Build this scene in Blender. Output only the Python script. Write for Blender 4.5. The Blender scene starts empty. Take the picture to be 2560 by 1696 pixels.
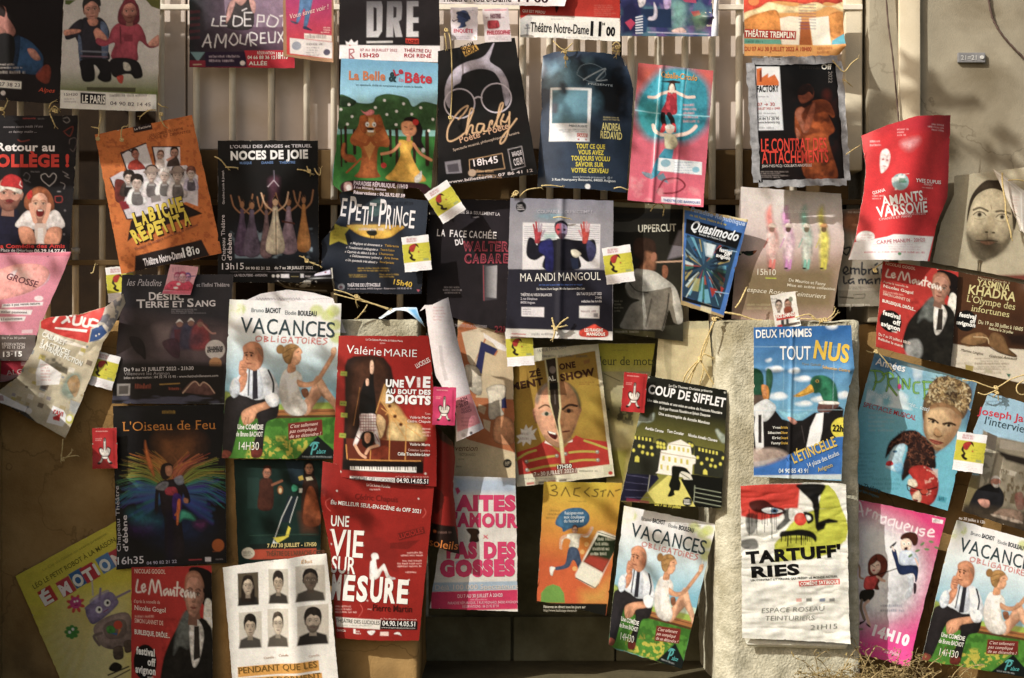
import bpy, math, random
import numpy as np
from mathutils import Vector, Matrix
random.seed(7)
sc = bpy.context.scene
COL = sc.collection
# ---------------------------------------------------------------- camera, sky, sun, exposure
S = 3.4 / 2560.0          # metres per photograph pixel on the wall plane y = 0
D = 5.0                   # camera distance to that plane
cam_d = bpy.data.cameras.new('camera'); cam = bpy.data.objects.new('camera', cam_d); COL.objects.link(cam)
cam.location = (0, -D, 0); cam.rotation_euler = (math.radians(90), 0, 0)
cam_d.sensor_width = 36.0; cam_d.lens = 36.0 * D / 3.4; cam_d.clip_end = 500; cam_d.clip_start = 0.05
sc.camera = cam
SUN_DIR = Vector((0.66, 0.50, -0.62)).normalized()     # the way the light travels: from upper left, onto the wall
sun_d = bpy.data.lights.new('sun', 'SUN'); sun = bpy.data.objects.new('sun', sun_d); COL.objects.link(sun)
sun_d.energy = 4.6; sun_d.angle = math.radians(0.55); sun_d.color = (1.0, 0.965, 0.89)
sun.rotation_euler = SUN_DIR.to_track_quat('-Z', 'Y').to_euler(); sun.location = (-3, -3, 4)
w = bpy.data.worlds.new('World'); sc.world = w; w.use_nodes = True
nt = w.node_tree; bg = nt.nodes['Background']; sky = nt.nodes.new('ShaderNodeTexSky')
sky.sky_type = 'NISHITA'; sky.sun_disc = False
sky.sun_elevation = math.asin(-SUN_DIR.z); sky.sun_rotation = math.atan2(-SUN_DIR.x, -SUN_DIR.y)
sky.dust_density = 4.0; sky.air_density = 1.0; sky.ozone_density = 1.0
wt = nt.nodes.new('ShaderNodeMix'); wt.data_type = 'RGBA'; wt.blend_type = 'MULTIPLY'; wt.inputs['Factor'].default_value = 1.0
nt.links.new(sky.outputs['Color'], wt.inputs['A']); wt.inputs['B'].default_value = (1.0, 0.90, 0.78, 1)     # warm walls of the narrow street tint the skylight
nt.links.new(wt.outputs['Result'], bg.inputs['Color']); bg.inputs["Strength"].default_value = 0.13
sc.view_settings.view_transform = 'Standard'; sc.view_settings.look = 'None'
sc.view_settings.exposure = 0.06; sc.view_settings.gamma = 1.0

# ---------------------------------------------------------------- helpers
def lin(c):
    if isinstance(c, str):
        c = [int(c[i:i+2], 16) / 255.0 for i in (0, 2, 4)]
    c = np.array(c, float)
    return np.where(c <= 0.04045, c / 12.92, ((c + 0.055) / 1.055) ** 2.4)
def tag(o, label, cat, group=None, kind=None):
    o['label'] = label; o['category'] = cat
    if group: o['group'] = group
    if kind: o['kind'] = kind
    return o
def W(px, py, y):
    k = S * (D + y) / D
    return ((px - 1280) * k, y, (848 - py) * k)
FO = 2560 / 2367.0
def node_mat(name, rough=0.7, spec=0.3):
    m = bpy.data.materials.new(name); m.use_nodes = True
    b = m.node_tree.nodes['Principled BSDF']; b.inputs['Roughness'].default_value = rough
    b.inputs['Specular IOR Level'].default_value = spec
    return m, m.node_tree, b
def noise_mat(name, c0, c1, scale=8, rough=0.8, bump=0.3, bscale=60, bdist=0.01, spec=0.25, stain=None, detail=8, crack=None):
    m, t, b = node_mat(name, rough, spec)
    tc = t.nodes.new('ShaderNodeTexCoord')
    n = t.nodes.new('ShaderNodeTexNoise'); n.inputs['Scale'].default_value = scale; n.inputs['Detail'].default_value = detail
    n.inputs['Roughness'].default_value = 0.65
    t.links.new(tc.outputs['Object'], n.inputs['Vector'])
    r = t.nodes.new('ShaderNodeValToRGB'); r.color_ramp.elements[0].position = 0.32; r.color_ramp.elements[1].position = 0.68
    r.color_ramp.elements[0].color = (*lin(c0), 1); r.color_ramp.elements[1].color = (*lin(c1), 1)
    t.links.new(n.outputs['Fac'], r.inputs['Fac'])
    out = r.outputs['Color']
    if stain:
        n3 = t.nodes.new('ShaderNodeTexNoise'); n3.inputs['Scale'].default_value = 2.3; n3.inputs['Detail'].default_value = 10
        n3.inputs['Distortion'].default_value = 0.6
        t.links.new(tc.outputs['Object'], n3.inputs['Vector'])
        r3 = t.nodes.new('ShaderNodeValToRGB'); r3.color_ramp.elements[0].position = 0.52; r3.color_ramp.elements[1].position = 0.68
        t.links.new(n3.outputs['Fac'], r3.inputs['Fac'])
        mx = t.nodes.new('ShaderNodeMix'); mx.data_type = 'RGBA'
        mul = t.nodes.new('ShaderNodeMath'); mul.operation = 'MULTIPLY'; mul.inputs[1].default_value = 0.65
        t.links.new(r3.outputs['Color'], mul.inputs[0]); t.links.new(mul.outputs[0], mx.inputs['Factor'])
        t.links.new(out, mx.inputs['A']); mx.inputs['B'].default_value = (*lin(stain), 1)
        out = mx.outputs['Result']
    if crack:
        wn = t.nodes.new('ShaderNodeTexNoise'); wn.inputs['Scale'].default_value = 5; wn.inputs['Detail'].default_value = 5
        va = t.nodes.new('ShaderNodeVectorMath'); va.operation = 'MULTIPLY_ADD'; va.inputs[1].default_value = (.35, .35, .35)
        t.links.new(tc.outputs['Object'], wn.inputs['Vector']); t.links.new(wn.outputs['Color'], va.inputs[0]); t.links.new(tc.outputs['Object'], va.inputs[2])
        vo = t.nodes.new('ShaderNodeTexVoronoi'); vo.feature = 'DISTANCE_TO_EDGE'; vo.inputs['Scale'].default_value = 1.7
        t.links.new(va.outputs['Vector'], vo.inputs['Vector'])
        rc = t.nodes.new('ShaderNodeValToRGB'); rc.color_ramp.elements[0].position = 0.0; rc.color_ramp.elements[0].color = (1, 1, 1, 1); rc.color_ramp.elements[1].position = .007; rc.color_ramp.elements[1].color = (0, 0, 0, 1)
        t.links.new(vo.outputs['Distance'], rc.inputs['Fac'])
        mm = t.nodes.new('ShaderNodeMath'); mm.operation = 'MULTIPLY'; t.links.new(rc.outputs['Color'], mm.inputs[0]); mf = t.nodes.new('ShaderNodeMath'); mf.operation = 'MULTIPLY'; mf.inputs[1].default_value = .7; t.links.new(wn.outputs['Fac'], mf.inputs[0]); t.links.new(mf.outputs[0], mm.inputs[1])
        mc = t.nodes.new('ShaderNodeMix'); mc.data_type = 'RGBA'; t.links.new(mm.outputs[0], mc.inputs['Factor']); t.links.new(out, mc.inputs['A']); mc.inputs['B'].default_value = (*lin(crack), 1); out = mc.outputs['Result']
    t.links.new(out, b.inputs['Base Color'])
    if bump:
        n2 = t.nodes.new('ShaderNodeTexNoise'); n2.inputs['Scale'].default_value = bscale; n2.inputs['Detail'].default_value = 6
        t.links.new(tc.outputs['Object'], n2.inputs['Vector'])
        bp = t.nodes.new('ShaderNodeBump'); bp.inputs['Strength'].default_value = bump; bp.inputs['Distance'].default_value = bdist
        t.links.new(n2.outputs['Fac'], bp.inputs['Height']); t.links.new(bp.outputs['Normal'], b.inputs['Normal'])
    return m
def paper_mat(name, rough, spec):
    m, t, b = node_mat(name, rough, spec)
    at = t.nodes.new('ShaderNodeVertexColor'); at.layer_name = 'Col'
    tc = t.nodes.new('ShaderNodeTexCoord')
    n = t.nodes.new('ShaderNodeTexNoise'); n.inputs['Scale'].default_value = 26; n.inputs['Detail'].default_value = 8
    n.inputs['Roughness'].default_value = 0.7
    t.links.new(tc.outputs['Object'], n.inputs['Vector'])
    mr = t.nodes.new('ShaderNodeMapRange'); mr.inputs['From Min'].default_value = 0.3; mr.inputs['From Max'].default_value = 0.7
    mr.inputs['To Min'].default_value = 0.86; mr.inputs['To Max'].default_value = 1.08
    t.links.new(n.outputs['Fac'], mr.inputs['Value'])
    vm = t.nodes.new('ShaderNodeVectorMath'); vm.operation = 'SCALE'
    t.links.new(at.outputs['Color'], vm.inputs[0]); t.links.new(mr.outputs['Result'], vm.inputs['Scale'])
    t.links.new(vm.outputs['Vector'], b.inputs['Base Color'])
    n2 = t.nodes.new('ShaderNodeTexNoise'); n2.inputs['Scale'].default_value = 34; n2.inputs['Detail'].default_value = 3
    t.links.new(tc.outputs['Object'], n2.inputs['Vector'])
    bp = t.nodes.new('ShaderNodeBump'); bp.inputs['Strength'].default_value = 0.12; bp.inputs['Distance'].default_value = 0.004
    t.links.new(n2.outputs['Fac'], bp.inputs['Height']); t.links.new(bp.outputs['Normal'], b.inputs['Normal'])
    return m
M_PAPER = paper_mat('printed paper', 0.55, 0.16)
M_GLOSS = paper_mat('printed glossy paper', 0.36, 0.26)

# ---- text outlines (built-in font) as triangles, cached
_fc = bpy.data.curves.new('lettering', 'FONT'); _fo = bpy.data.objects.new('lettering', _fc); COL.objects.link(_fo)
_fc.resolution_u = 3
_tc = {}
def glyphs(txt, b):
    k = (txt, round(b, 3))
    if k not in _tc:
        _fc.body = txt; _fc.offset = b; _fc.space_character = 1+max(0, b-.01)*2.6
        me = _fo.to_mesh()
        me.calc_loop_triangles()
        v = np.empty(len(me.vertices) * 3); me.vertices.foreach_get('co', v); v = v.reshape(-1, 3)[:, :2].copy()
        f = np.empty(len(me.loop_triangles) * 3, int); me.loop_triangles.foreach_get('vertices', f); f = f.reshape(-1, 3).copy()
        _fo.to_mesh_clear()
        a = v[f]; cr = (a[:, 1, 0]-a[:, 0, 0])*(a[:, 2, 1]-a[:, 0, 1])-(a[:, 1, 1]-a[:, 0, 1])*(a[:, 2, 0]-a[:, 0, 0])
        f[cr < 0] = f[cr < 0][:, ::-1]
        _tc[k] = (v, f)
    return _tc[k]
CAPH = None
def ink(c):      # printed colours: a little deeper than the screen value
    v = lin(c); v = v*(v.clip(.004, 1)/.8)**.14; return v*.88+.12*(v@np.array([.3, .6, .1]))
def spline(p, closed, k=6):
    p = np.asarray(p, float); n = len(p); out = []
    for i in range(n if closed else n - 1):
        if closed: a, b, c, d = p[(i-1) % n], p[i], p[(i+1) % n], p[(i+2) % n]
        else: a, b, c, d = p[max(i-1, 0)], p[i], p[i+1], p[min(i+2, n-1)]
        for t in np.arange(k) / k:
            out.append(0.5*((2*b)+(c-a)*t+(2*a-5*b+4*c-d)*t*t+(3*b-a-3*c+d)*t**3))
    if not closed: out.append(p[-1])
    return np.array(out)
def vnoise(x, y, seed):
    r = np.random.RandomState(seed).rand(64, 64)
    xi = np.floor(x).astype(int); yi = np.floor(y).astype(int); fx = x - xi; fy = y - yi
    fx = fx*fx*(3-2*fx); fy = fy*fy*(3-2*fy)
    g = lambda i, j: r[(yi+j) % 64, (xi+i) % 64]
    return (g(0,0)*(1-fx)+g(1,0)*fx)*(1-fy)+(g(0,1)*(1-fx)+g(1,1)*fx)*fy
def fbm(x, y, seed, o=3):
    s = 0; a = 1; t = 0
    for i in range(o):
        s = s + a*vnoise(x*2**i, y*2**i, seed+i); t += a; a *= .55
    return s/t
POSTERS = []
class Poster:
    """one sheet of printed paper: a curved grid whose corners, torn edges and printing are given in the frame fr"""
    def __init__(s, label, y, q, col='e8e4dc', fr='O', t=(), r=(), b=(), l=(), curl=None, name='theatre_poster', cat='poster',
                 group='theatre posters', th=0.0012, mat=None, res=1.9, edge='b9a98c', loc=True):
        s.label, s.y, s.name, s.cat, s.group, s.th, s.mat, s.edge = label, y, name, cat, group, th, mat or M_PAPER, edge
        s.seed = len(POSTERS) * 13 + 5; POSTERS.append(s); s.rs = random.Random(s.seed); s.fr = fr
        s.tl = 7 if any(k[0] in ('cr', 'n', 'f') for k in (curl or [])) else 16; s.lift = .0012 if s.tl == 7 else .0007
        q = [(q[i], q[i+1]) for i in range(0, 8, 2)]
        s.q_ = [s.P(a, c) for a, c in q]
        pl = lambda e: [s.P(e[i], e[i+1]) for i in range(0, len(e), 2)]
        TL, TR, BR, BL = s.q_
        T_, R_, B_, L_ = [TL]+pl(t)+[TR], [TR]+pl(r)+[BR], [BL]+pl(b)+[BR], [TL]+pl(l)+[BL]
        ln = lambda e: sum(math.dist(e[i], e[i+1]) for i in range(len(e)-1))
        s.nu = max(6, int(max(math.dist(TL, TR), math.dist(BL, BR)) / res)); s.nv = max(6, int(max(math.dist(TL, BL), math.dist(TR, BR)) / res))
        def ev(e, n):
            e = np.array(e, float); d = np.r_[0, np.cumsum(np.hypot(*np.diff(e, axis=0).T))]; d /= d[-1]
            u = np.linspace(0, 1, n+1); o = np.stack([np.interp(u, d, e[:, 0]), np.interp(u, d, e[:, 1])], 1)
            er = np.random.RandomState(s.seed+n); j = np.convolve(er.normal(0, 1, n+9), np.ones(9)/9, 'same')[4:-4][:n+1]*1.3     # cut and handled edges are never quite straight
            for _ in range(er.randint(0, 3)):
                k = er.uniform(.05, .95); j -= er.uniform(1, 3.5)*np.exp(-((u-k)/er.uniform(.004, .012))**2)
            t = np.gradient(o, axis=0); t /= np.hypot(*t.T)[:, None]+1e-9; w_ = np.sin(math.pi*u)**.3
            c0 = np.array([sum(p[0] for p in s.q_)/4, sum(p[1] for p in s.q_)/4]); nn = np.stack([-t[:, 1], t[:, 0]], 1); nn *= np.sign(((o-c0)*nn).sum(1))[:, None]
            return o+nn*(j*w_)[:, None]
        Tc, Bc, Lc, Rc = ev(T_, s.nu), ev(B_, s.nu), ev(L_, s.nv), ev(R_, s.nv)
        u = np.linspace(0, 1, s.nu+1)[None, :, None]; v = np.linspace(0, 1, s.nv+1)[:, None, None]
        TLa, TRa, BRa, BLa = map(np.array, s.q_)
        G = (1-v)*Tc[None]+v*Bc[None]+(1-u)*Lc[:, None]+u*Rc[:, None]-((1-u)*(1-v)*TLa+u*(1-v)*TRa+u*v*BRa+(1-u)*v*BLa)
        s.G = G.reshape(-1, 2); s.X = s.G[:, 0]; s.Y = s.G[:, 1]
        s.C = np.tile(ink(col), (len(s.X), 1))
        s.txt = []
        rr = s.rs
        s.curl = list(curl or [])
        if not any(k[0] == 'c' for k in s.curl): s.curl.append(('c', rr.choice([0, 1]), rr.choice([0, 1, 1]), rr.uniform(.004, .014), rr.uniform(.2, .4)))
        s.curl += [('w', 0.0012, rr.uniform(.5, 1.2), rr.uniform(-.6, .6), rr.random()*6), ('w', 0.0008, rr.uniform(-.7, .7), rr.uniform(1, 2), rr.random()*6)]
        s.cx = sum(p[0] for p in s.q_)/4; s.cy = sum(p[1] for p in s.q_)/4
    def P(s, x, y):
        f = s.fr
        if f == 'O': return (x*FO, y*FO)
        if f == 'S': return (x, y)
        if f == 'U':
            a, b, c, d = s.q_; u, v = x/100, y/100
            return tuple((1-u)*(1-v)*a[i]+u*(1-v)*b[i]+u*v*c[i]+(1-u)*v*d[i] for i in (0, 1))
        return (f[0]*640+x/3.6984, f[1]*424+y/3.6984)
    def f(s, fr): s.fr = fr; return s
    def pts(s, p):
        if p is None: return None
        return np.array([s.P(p[i], p[i+1]) for i in range(0, len(p), 2)])
    def blend(s, idx, a, c):
        cc = ink(c) if not isinstance(c, np.ndarray) else c
        s.C[idx] = s.C[idx]*(1-a[:, None])+cc*a[:, None]
    def cover(s, P, soft):
        m = soft+1
        idx = np.where((s.X > P[:, 0].min()-m) & (s.X < P[:, 0].max()+m) & (s.Y > P[:, 1].min()-m) & (s.Y < P[:, 1].max()+m))[0]
        if not len(idx): return idx, None
        x = s.X[idx]; y = s.Y[idx]; ins = np.zeros(len(x), bool); dm = np.full(len(x), 1e9)
        n = len(P)
        for i in range(n):
            x0, y0 = P[i]; x1, y1 = P[(i+1) % n]
            if y0 != y1:
                c = ((y0 > y) != (y1 > y)) & (x < (x1-x0)*(y-y0)/(y1-y0)+x0); ins ^= c
            dx, dy = x1-x0, y1-y0; L = dx*dx+dy*dy+1e-9
            t = np.clip(((x-x0)*dx+(y-y0)*dy)/L, 0, 1); dm = np.minimum(dm, (x-x0-t*dx)**2+(y-y0-t*dy)**2)
        sd = np.where(ins, -1, 1)*np.sqrt(dm); s.sd = sd
        return idx, np.clip(0.5-sd/soft, 0, 1)
    def q(s, p, c, a=1, s_=1.8, sm=0):
        P = s.pts(p)
        if sm: P = spline(P, True, 5)
        idx, al = s.cover(P, s_)
        if al is not None:
            if sm and len(idx) > 40:     # figures are printed from photographs: tone varies inside them
                s.seed += 1; X, Y = s.X[idx], s.Y[idx]; w_ = max(4., .30*min(np.ptp(P[:, 0]), np.ptp(P[:, 1])))
                tone = 1+.85*(fbm(X/w_, Y/w_, s.seed, 3)-.5)+.5*(fbm(X/6., Y/7., s.seed+9, 2)-.5)+.28*((P[:, 0].mean()-X)/max(8, np.ptp(P[:, 0]))+(P[:, 1].mean()-Y)/max(8, np.ptp(P[:, 1])))
                tone = np.clip(tone, .35, 1.6)*(.70+.30*np.clip(-s.sd/(.40*w_), 0, 1))*1.06
                c = np.clip(ink(c)[None]*tone[:, None], .003, .82)
                s.C[idx] = s.C[idx]*(1-(al*a)[:, None])+c*(al*a)[:, None]
            else: s.blend(idx, al*a, c)
        return s
    def r(s, x0, y0, x1, y1, c, a=1, s_=1.8): return s.q([x0, y0, x1, y0, x1, y1, x0, y1], c, a, s_)
    def e(s, x, y, rx, ry, c, a=1, s_=1.8, rot=0):
        t = np.linspace(0, 2*math.pi, 26)[:-1]; ca, sa = math.cos(math.radians(rot)), math.sin(math.radians(rot))
        p = []
        for k in t:
            ex, ey = rx*math.cos(k), ry*math.sin(k); p += [x+ex*ca-ey*sa, y+ex*sa+ey*ca]
        return s.q(p, c, a, s_)
    def l(s, p, w, c, a=1, sm=0, s_=1.6):
        P = s.pts(p)
        x, y = p[0], p[1]; w = w*math.sqrt(max(1e-9, abs(np.cross(np.subtract(s.P(x+1, y), s.P(x, y)), np.subtract(s.P(x, y+1), s.P(x, y))))))/2
        if sm: P = spline(P, False, 6)
        m = w+s_+1
        idx = np.where((s.X > P[:, 0].min()-m) & (s.X < P[:, 0].max()+m) & (s.Y > P[:, 1].min()-m) & (s.Y < P[:, 1].max()+m))[0]
        if not len(idx): return s
        X = s.X[idx]; Y = s.Y[idx]; dm = np.full(len(X), 1e9)
        for i in range(len(P)-1):
            (x0, y0), (x1, y1) = P[i], P[i+1]; dx, dy = x1-x0, y1-y0
            t = np.clip(((X-x0)*dx+(Y-y0)*dy)/(dx*dx+dy*dy+1e-9), 0, 1); dm = np.minimum(dm, (X-x0-t*dx)**2+(Y-y0-t*dy)**2)
        s.blend(idx, np.clip(0.5-(np.sqrt(dm)-w)/s_, 0, 1)*a, c); return s
    def g(s, x0, y0, x1, y1, c0, c1, p=None, a=1, s_=1.8, sm=0):
        A, B = np.array(s.P(x0, y0)), np.array(s.P(x1, y1)); d = B-A
        if p is None: idx = np.arange(len(s.X)); al = np.ones(len(idx))
        else:
            Q = s.pts(p); Q = spline(Q, True, 5) if sm else Q
            idx, al = s.cover(Q, s_)
            if al is None: return s
        t = np.clip(((s.X[idx]-A[0])*d[0]+(s.Y[idx]-A[1])*d[1])/(d@d), 0, 1)[:, None]
        s.C[idx] = s.C[idx]*(1-al[:, None]*a)+(ink(c0)*(1-t)+ink(c1)*t)*al[:, None]*a
        return s
    def n(s, amp, sx, sy=None, p=None, c=None, lo=.45, hi=.6, s_=3, o=3):
        """mottle: multiplies the print, or blotches of a colour c"""
        sy = sy or sx; s.seed += 3
        if p is None: idx = np.arange(len(s.X)); al = np.ones(len(idx))
        else:
            idx, al = s.cover(s.pts(p), s_)
            if al is None: return s
        v = fbm(s.X[idx]/sx, s.Y[idx]/sy, s.seed, o)
        if c is None: s.C[idx] = np.clip(s.C[idx]*(1+al*amp*(v-.5)*3)[:, None], 0.004, .82)
        else: s.blend(idx, al*amp*np.clip((v-lo)/(hi-lo), 0, 1), c)
        return s
    def tn(s, x0, y0, x1, y1, rows, c, a=.75, al='l', w=None, fill=.55):
        """rows of print too small to read"""
        h = (y1-y0)/rows; rr = s.rs; wd = w or h*3.2
        for k in range(rows):
            ln = (x1-x0)*rr.uniform(.6, 1); xs = x0 if al == 'l' else (x1-ln if al == 'r' else (x0+x1-ln)/2); xe = xs+ln
            while xs < xe:
                L = min(wd*rr.uniform(.4, 1.5), xe-xs)
                st = h*.42; xx = xs
                while xx < xs+L:
                    hh = h*fill*rr.uniform(.7, 1.05); yb = y0+h*(k+.85)
                    s.r(xx, yb-hh, min(xx+st*.8, xs+L), yb, c, a*rr.uniform(.55, 1), 1.4); xx += st
                xs += L+h*.4
        return s
    def t(s, txt, x0, y0, x1, y1, h, c, b=0, it=0, sf=0, lv=1):
        global CAPH
        if CAPH is None: CAPH = glyphs('H', 0)[0][:, 1].max()
        v, f = glyphs(txt, b)
        if not len(v): return s
        mn, mx = v[:, 0].min(), v[:, 0].max()
        nv = v/[1, CAPH]; X = (v[:, 0]-mn)/(mx-mn); Yn = v[:, 1]/CAPH
        if sf:      # bracket serifs on the feet and heads of the stems
            ex_v, ex_f = [], []; k = len(v); wS = .042*sf
            tri = v[f]
            for yy, sg in ((0, 1), (CAPH, -1)) + (() if txt.isupper() else ((CAPH*.742, -1),)):
                seg = set()
                for T in tri:
                    for i in range(3):
                        A, B = T[i], T[(i+1) % 3]
                        if abs(A[1]-yy) < .012 and abs(B[1]-yy) < .012 and .03 < abs(A[0]-B[0]) < .26: seg.add((round(min(A[0], B[0]), 3), round(max(A[0], B[0]), 3)))
                for a0, a1 in seg:
                    h0 = yy; h1 = yy+sg*.03*sf
                    y0_, y1_ = min(h0, h1), max(h0, h1)
                    ex_v += [(a0-wS, y0_), (a1+wS, y0_), (a1+wS, y1_), (a0-wS, y1_)]
                    ex_f += [(k, k+1, k+2), (k, k+2, k+3)]; k += 4
            if ex_v:
                ev = np.array(ex_v); X = np.r_[X, (ev[:, 0]-mn)/(mx-mn)]; Yn = np.r_[Yn, ev[:, 1]/CAPH]; f = np.r_[f, np.array(ex_f)]
        A, B = np.array(s.P(x0, y0)), np.array(s.P(x1, y1))
        UA, UB = np.array(s.P(x0, y0-h))-A, np.array(s.P(x1, y1-h))-B
        L = np.linalg.norm(B-A)
        if s.fr != 'U':    # in picture frames the letters stand square on their own baseline
            d = (B-A)/L; hh = h*np.linalg.norm(UA)/h; UA = UB = np.array([d[1], -d[0]])*hh
        X2 = X+it*Yn*np.linalg.norm(UA)/L
        if it: X2 = X2/(1+it*np.linalg.norm(UA)/L)
        P = A+(B-A)*X2[:, None]+(UA*(1-X2[:, None])+UB*X2[:, None])*Yn[:, None]
        s.txt.append((P, f, ink(c), lv)); return s
    def face(s, x, y, w, h, skin, hair, beard=None, long=0, bald=0, rot=0, dark='1c120e', mouth='8a3a30', side=.25, hb=None):
        """a printed head: (x,y) its centre, w,h half sizes, in frame units"""
        ca, sa = math.cos(math.radians(rot)), math.sin(math.radians(rot))
        def T(p):
            o = []
            for i in range(0, len(p), 2):
                a, b = p[i]*w, p[i+1]*h; o += [x+a*ca-b*sa, y+a*sa+b*ca]
            return o
        sh = '%02x%02x%02x' % tuple(int(int(skin[i:i+2], 16)*.72) for i in (0, 2, 4))
        if long: s.q(T([-1.2, -.5, -.8, -1.25, 0, -1.4, .8, -1.25, 1.2, -.5, 1.35, .4, 1.3, long, .7, long, -.7, long, -1.3, long, -1.35, .4]), hair, sm=1)
        s.q(T([-.42, .5, .42, .5, .5, 1.45, -.5, 1.45]), sh)
        s.q(T([-1.12, -.1, -.95, -.2, -.9, .3, -1.05, .25]), sh, sm=1); s.q(T([1.12, -.1, .95, -.2, .9, .3, 1.05, .25]), sh, sm=1)
        s.q(T([-.95, -.3, -.7, -.9, 0, -1.08, .7, -.9, .95, -.3, .92, .2, .66, .72, .25, 1.02, -.25, 1.02, -.66, .72, -.92, .2]), skin, sm=1)
        s.q(T([.35, -.9, .7, -.9, .95, -.3, .92, .2, .66, .72, .25, 1.02, .4, .3, .5, -.2]), sh, a=side*2, s_=4, sm=1)
        if beard: s.q(T([-.92, .15, -.62, .38, -.3, .36, 0, .34, .3, .36, .62, .38, .92, .15, .7, .78, .25, 1.1, -.25, 1.1, -.7, .78]), beard, a=.85, s_=3, sm=1)
        if not bald: s.q(T([-1.0, .02, -1.1, -.55, -.82, -1.15, -.3, -1.36, .2, -1.38, .8, -1.15, 1.1, -.55, 1.0, .02, .9, -.28, .82, -.55, .45, -.82, 0, -.9, -.35, -.78, -.7, -.62, -.86, -.4, -.92, -.2] if not hb else
                             [-1.02, .1, -1.2, -.5, -.95, -1.2, -.4, -1.5, .3, -1.52, .95, -1.2, 1.18, -.5, 1.02, .1, .92, -.25, .78, -.5, .4, -.66, .1, -.6, -.25, -.76, -.65, -.55, -.84, -.35, -.93, -.15]), hair, sm=1)
        if not bald: s.n(.35, max(2.5, abs(h)*.05), max(5, abs(h)*.14), p=T([-1.1, -.1, -1.1, -1.4, 1.1, -1.4, 1.1, -.1, .6, -.7, -.6, -.7]))
        if hb: pass
        for k in (-1, 1):      # eye sockets, lids, brows
            s.e(*T([k*.42, -.10]), .30*w, .20*h, sh, a=.55, s_=max(2, h*.18), rot=rot)
            s.e(*T([k*.42, -.06]), .20*w, .065*h, 'c9bba8', a=.55, s_=1.6, rot=rot)
            s.e(*T([k*.42, -.07]), .10*w, .085*h, dark, a=.9, s_=1.6, rot=rot)
            s.l(T([k*.22, -.13, k*.42, -.18, k*.64, -.10]), h*.055, dark, a=.7, sm=1)
            s.l(T([k*.18, -.27, k*.42, -.34, k*.70, -.25]), h*.10, hair if not bald else dark, a=.65, sm=1)
        s.q(T([.06, -.2, .2, -.1, .26, .22, .16, .32, .06, .2]), sh, a=.6, s_=max(2, h*.12), sm=1)
        s.q(T([-.2, .28, 0, .24, .22, .28, .12, .36, -.12, .36]), sh, a=.8, s_=max(1.6, h*.05), sm=1)
        s.q(T([-.34, .58, -.12, .535, 0, .555, .12, .535, .34, .58, .12, .66, -.12, .66]), mouth, a=.75, s_=1.8, sm=1)
        s.l(T([-.32, .585, 0, .60, .32, .585]), h*.035, dark, a=.6, sm=1)
        s.q(T([-.3, .72, .3, .72, .2, .82, -.2, .82]), sh, a=.4, s_=max(2, h*.1), sm=1)
        s.q(T([-.92, .1, -.7, .1, -.45, .75, -.62, .78]), sh, a=.45, s_=max(2, h*.12), sm=1)
        return s
    def curls(s, p, n, c, w, L):
        """strokes of curly or straight hair inside a region"""
        P = s.pts(p); x0, y0 = P.min(0); x1, y1 = P.max(0); rr = s.rs; f0 = s.fr; s.fr = 'S'; k = 0
        while k < n:
            x, y = rr.uniform(x0, x1), rr.uniform(y0, y1); ins = False
            for i in range(len(P)):
                (xa, ya), (xb, yb) = P[i], P[(i+1) % len(P)]
                if (ya > y) != (yb > y) and x < (xb-xa)*(y-ya)/(yb-ya)+xa: ins = not ins
            k += 1
            if not ins: continue
            a = rr.uniform(0, 6.28); b = a+rr.uniform(.6, 1.6)*rr.choice([-1, 1])
            s.l([x, y, x+L*math.cos(a), y+L*math.sin(a), x+L*math.cos(a)+L*math.cos(b), y+L*math.sin(a)+L*math.sin(b)], w*rr.uniform(.6, 1.3), rr.choice(c), a=rr.uniform(.4, .9), sm=1)
        s.fr = f0; return s
    def uvof(s, P):
        a, b, c, d = map(np.array, s.q_); uv = np.full((len(P), 2), .5)
        for _ in range(5):
            u, v = uv[:, :1], uv[:, 1:]
            F = (1-u)*(1-v)*a+u*(1-v)*b+u*v*c+(1-u)*v*d-P
            Fu = (1-v)*(b-a)+v*(c-d); Fv = (1-u)*(d-a)+u*(c-b)
            det = Fu[:, 0]*Fv[:, 1]-Fu[:, 1]*Fv[:, 0]
            uv = uv-np.stack([(F[:, 0]*Fv[:, 1]-F[:, 1]*Fv[:, 0])/det, (Fu[:, 0]*F[:, 1]-Fu[:, 1]*F[:, 0])/det], 1)
            uv = np.clip(uv, -.5, 1.5)
        return uv[:, 0], uv[:, 1]
    def off(s, P):
        u, v = s.uvof(P); o = np.zeros(len(P))
        for k in s.curl:
            if k[0] == 'bow': o += k[1]*(4*u*(1-u)-1)
            elif k[0] == 'vbow': o += k[1]*(4*v*(1-v)-1)
            elif k[0] == 'c': o += k[3]*np.clip(1-np.hypot(u-k[1], v-k[2])/k[4], 0, 1)**2
            elif k[0] == 'w': o += k[1]*np.sin(2*math.pi*(k[2]*u+k[3]*v)+k[4])
            elif k[0] == 'f': o += k[3]*np.exp(-(((u if k[1] == 'u' else v)-k[2])/k[4])**2)
            elif k[0] == 'n': o += k[1]*(fbm(P[:, 0]/k[2], P[:, 1]/k[2], s.seed, 3)-.5)*2
            elif k[0] == 'cr':   # crumple: ridged noise
                o += k[1]*np.abs(fbm(P[:, 0]/k[2], P[:, 1]/k[3], 77, 3)-.5)*2
            elif k[0] == 'tu': o += k[1]*(u-.5)
            elif k[0] == 'tv': o += k[1]*(v-.5)
        return o
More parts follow.
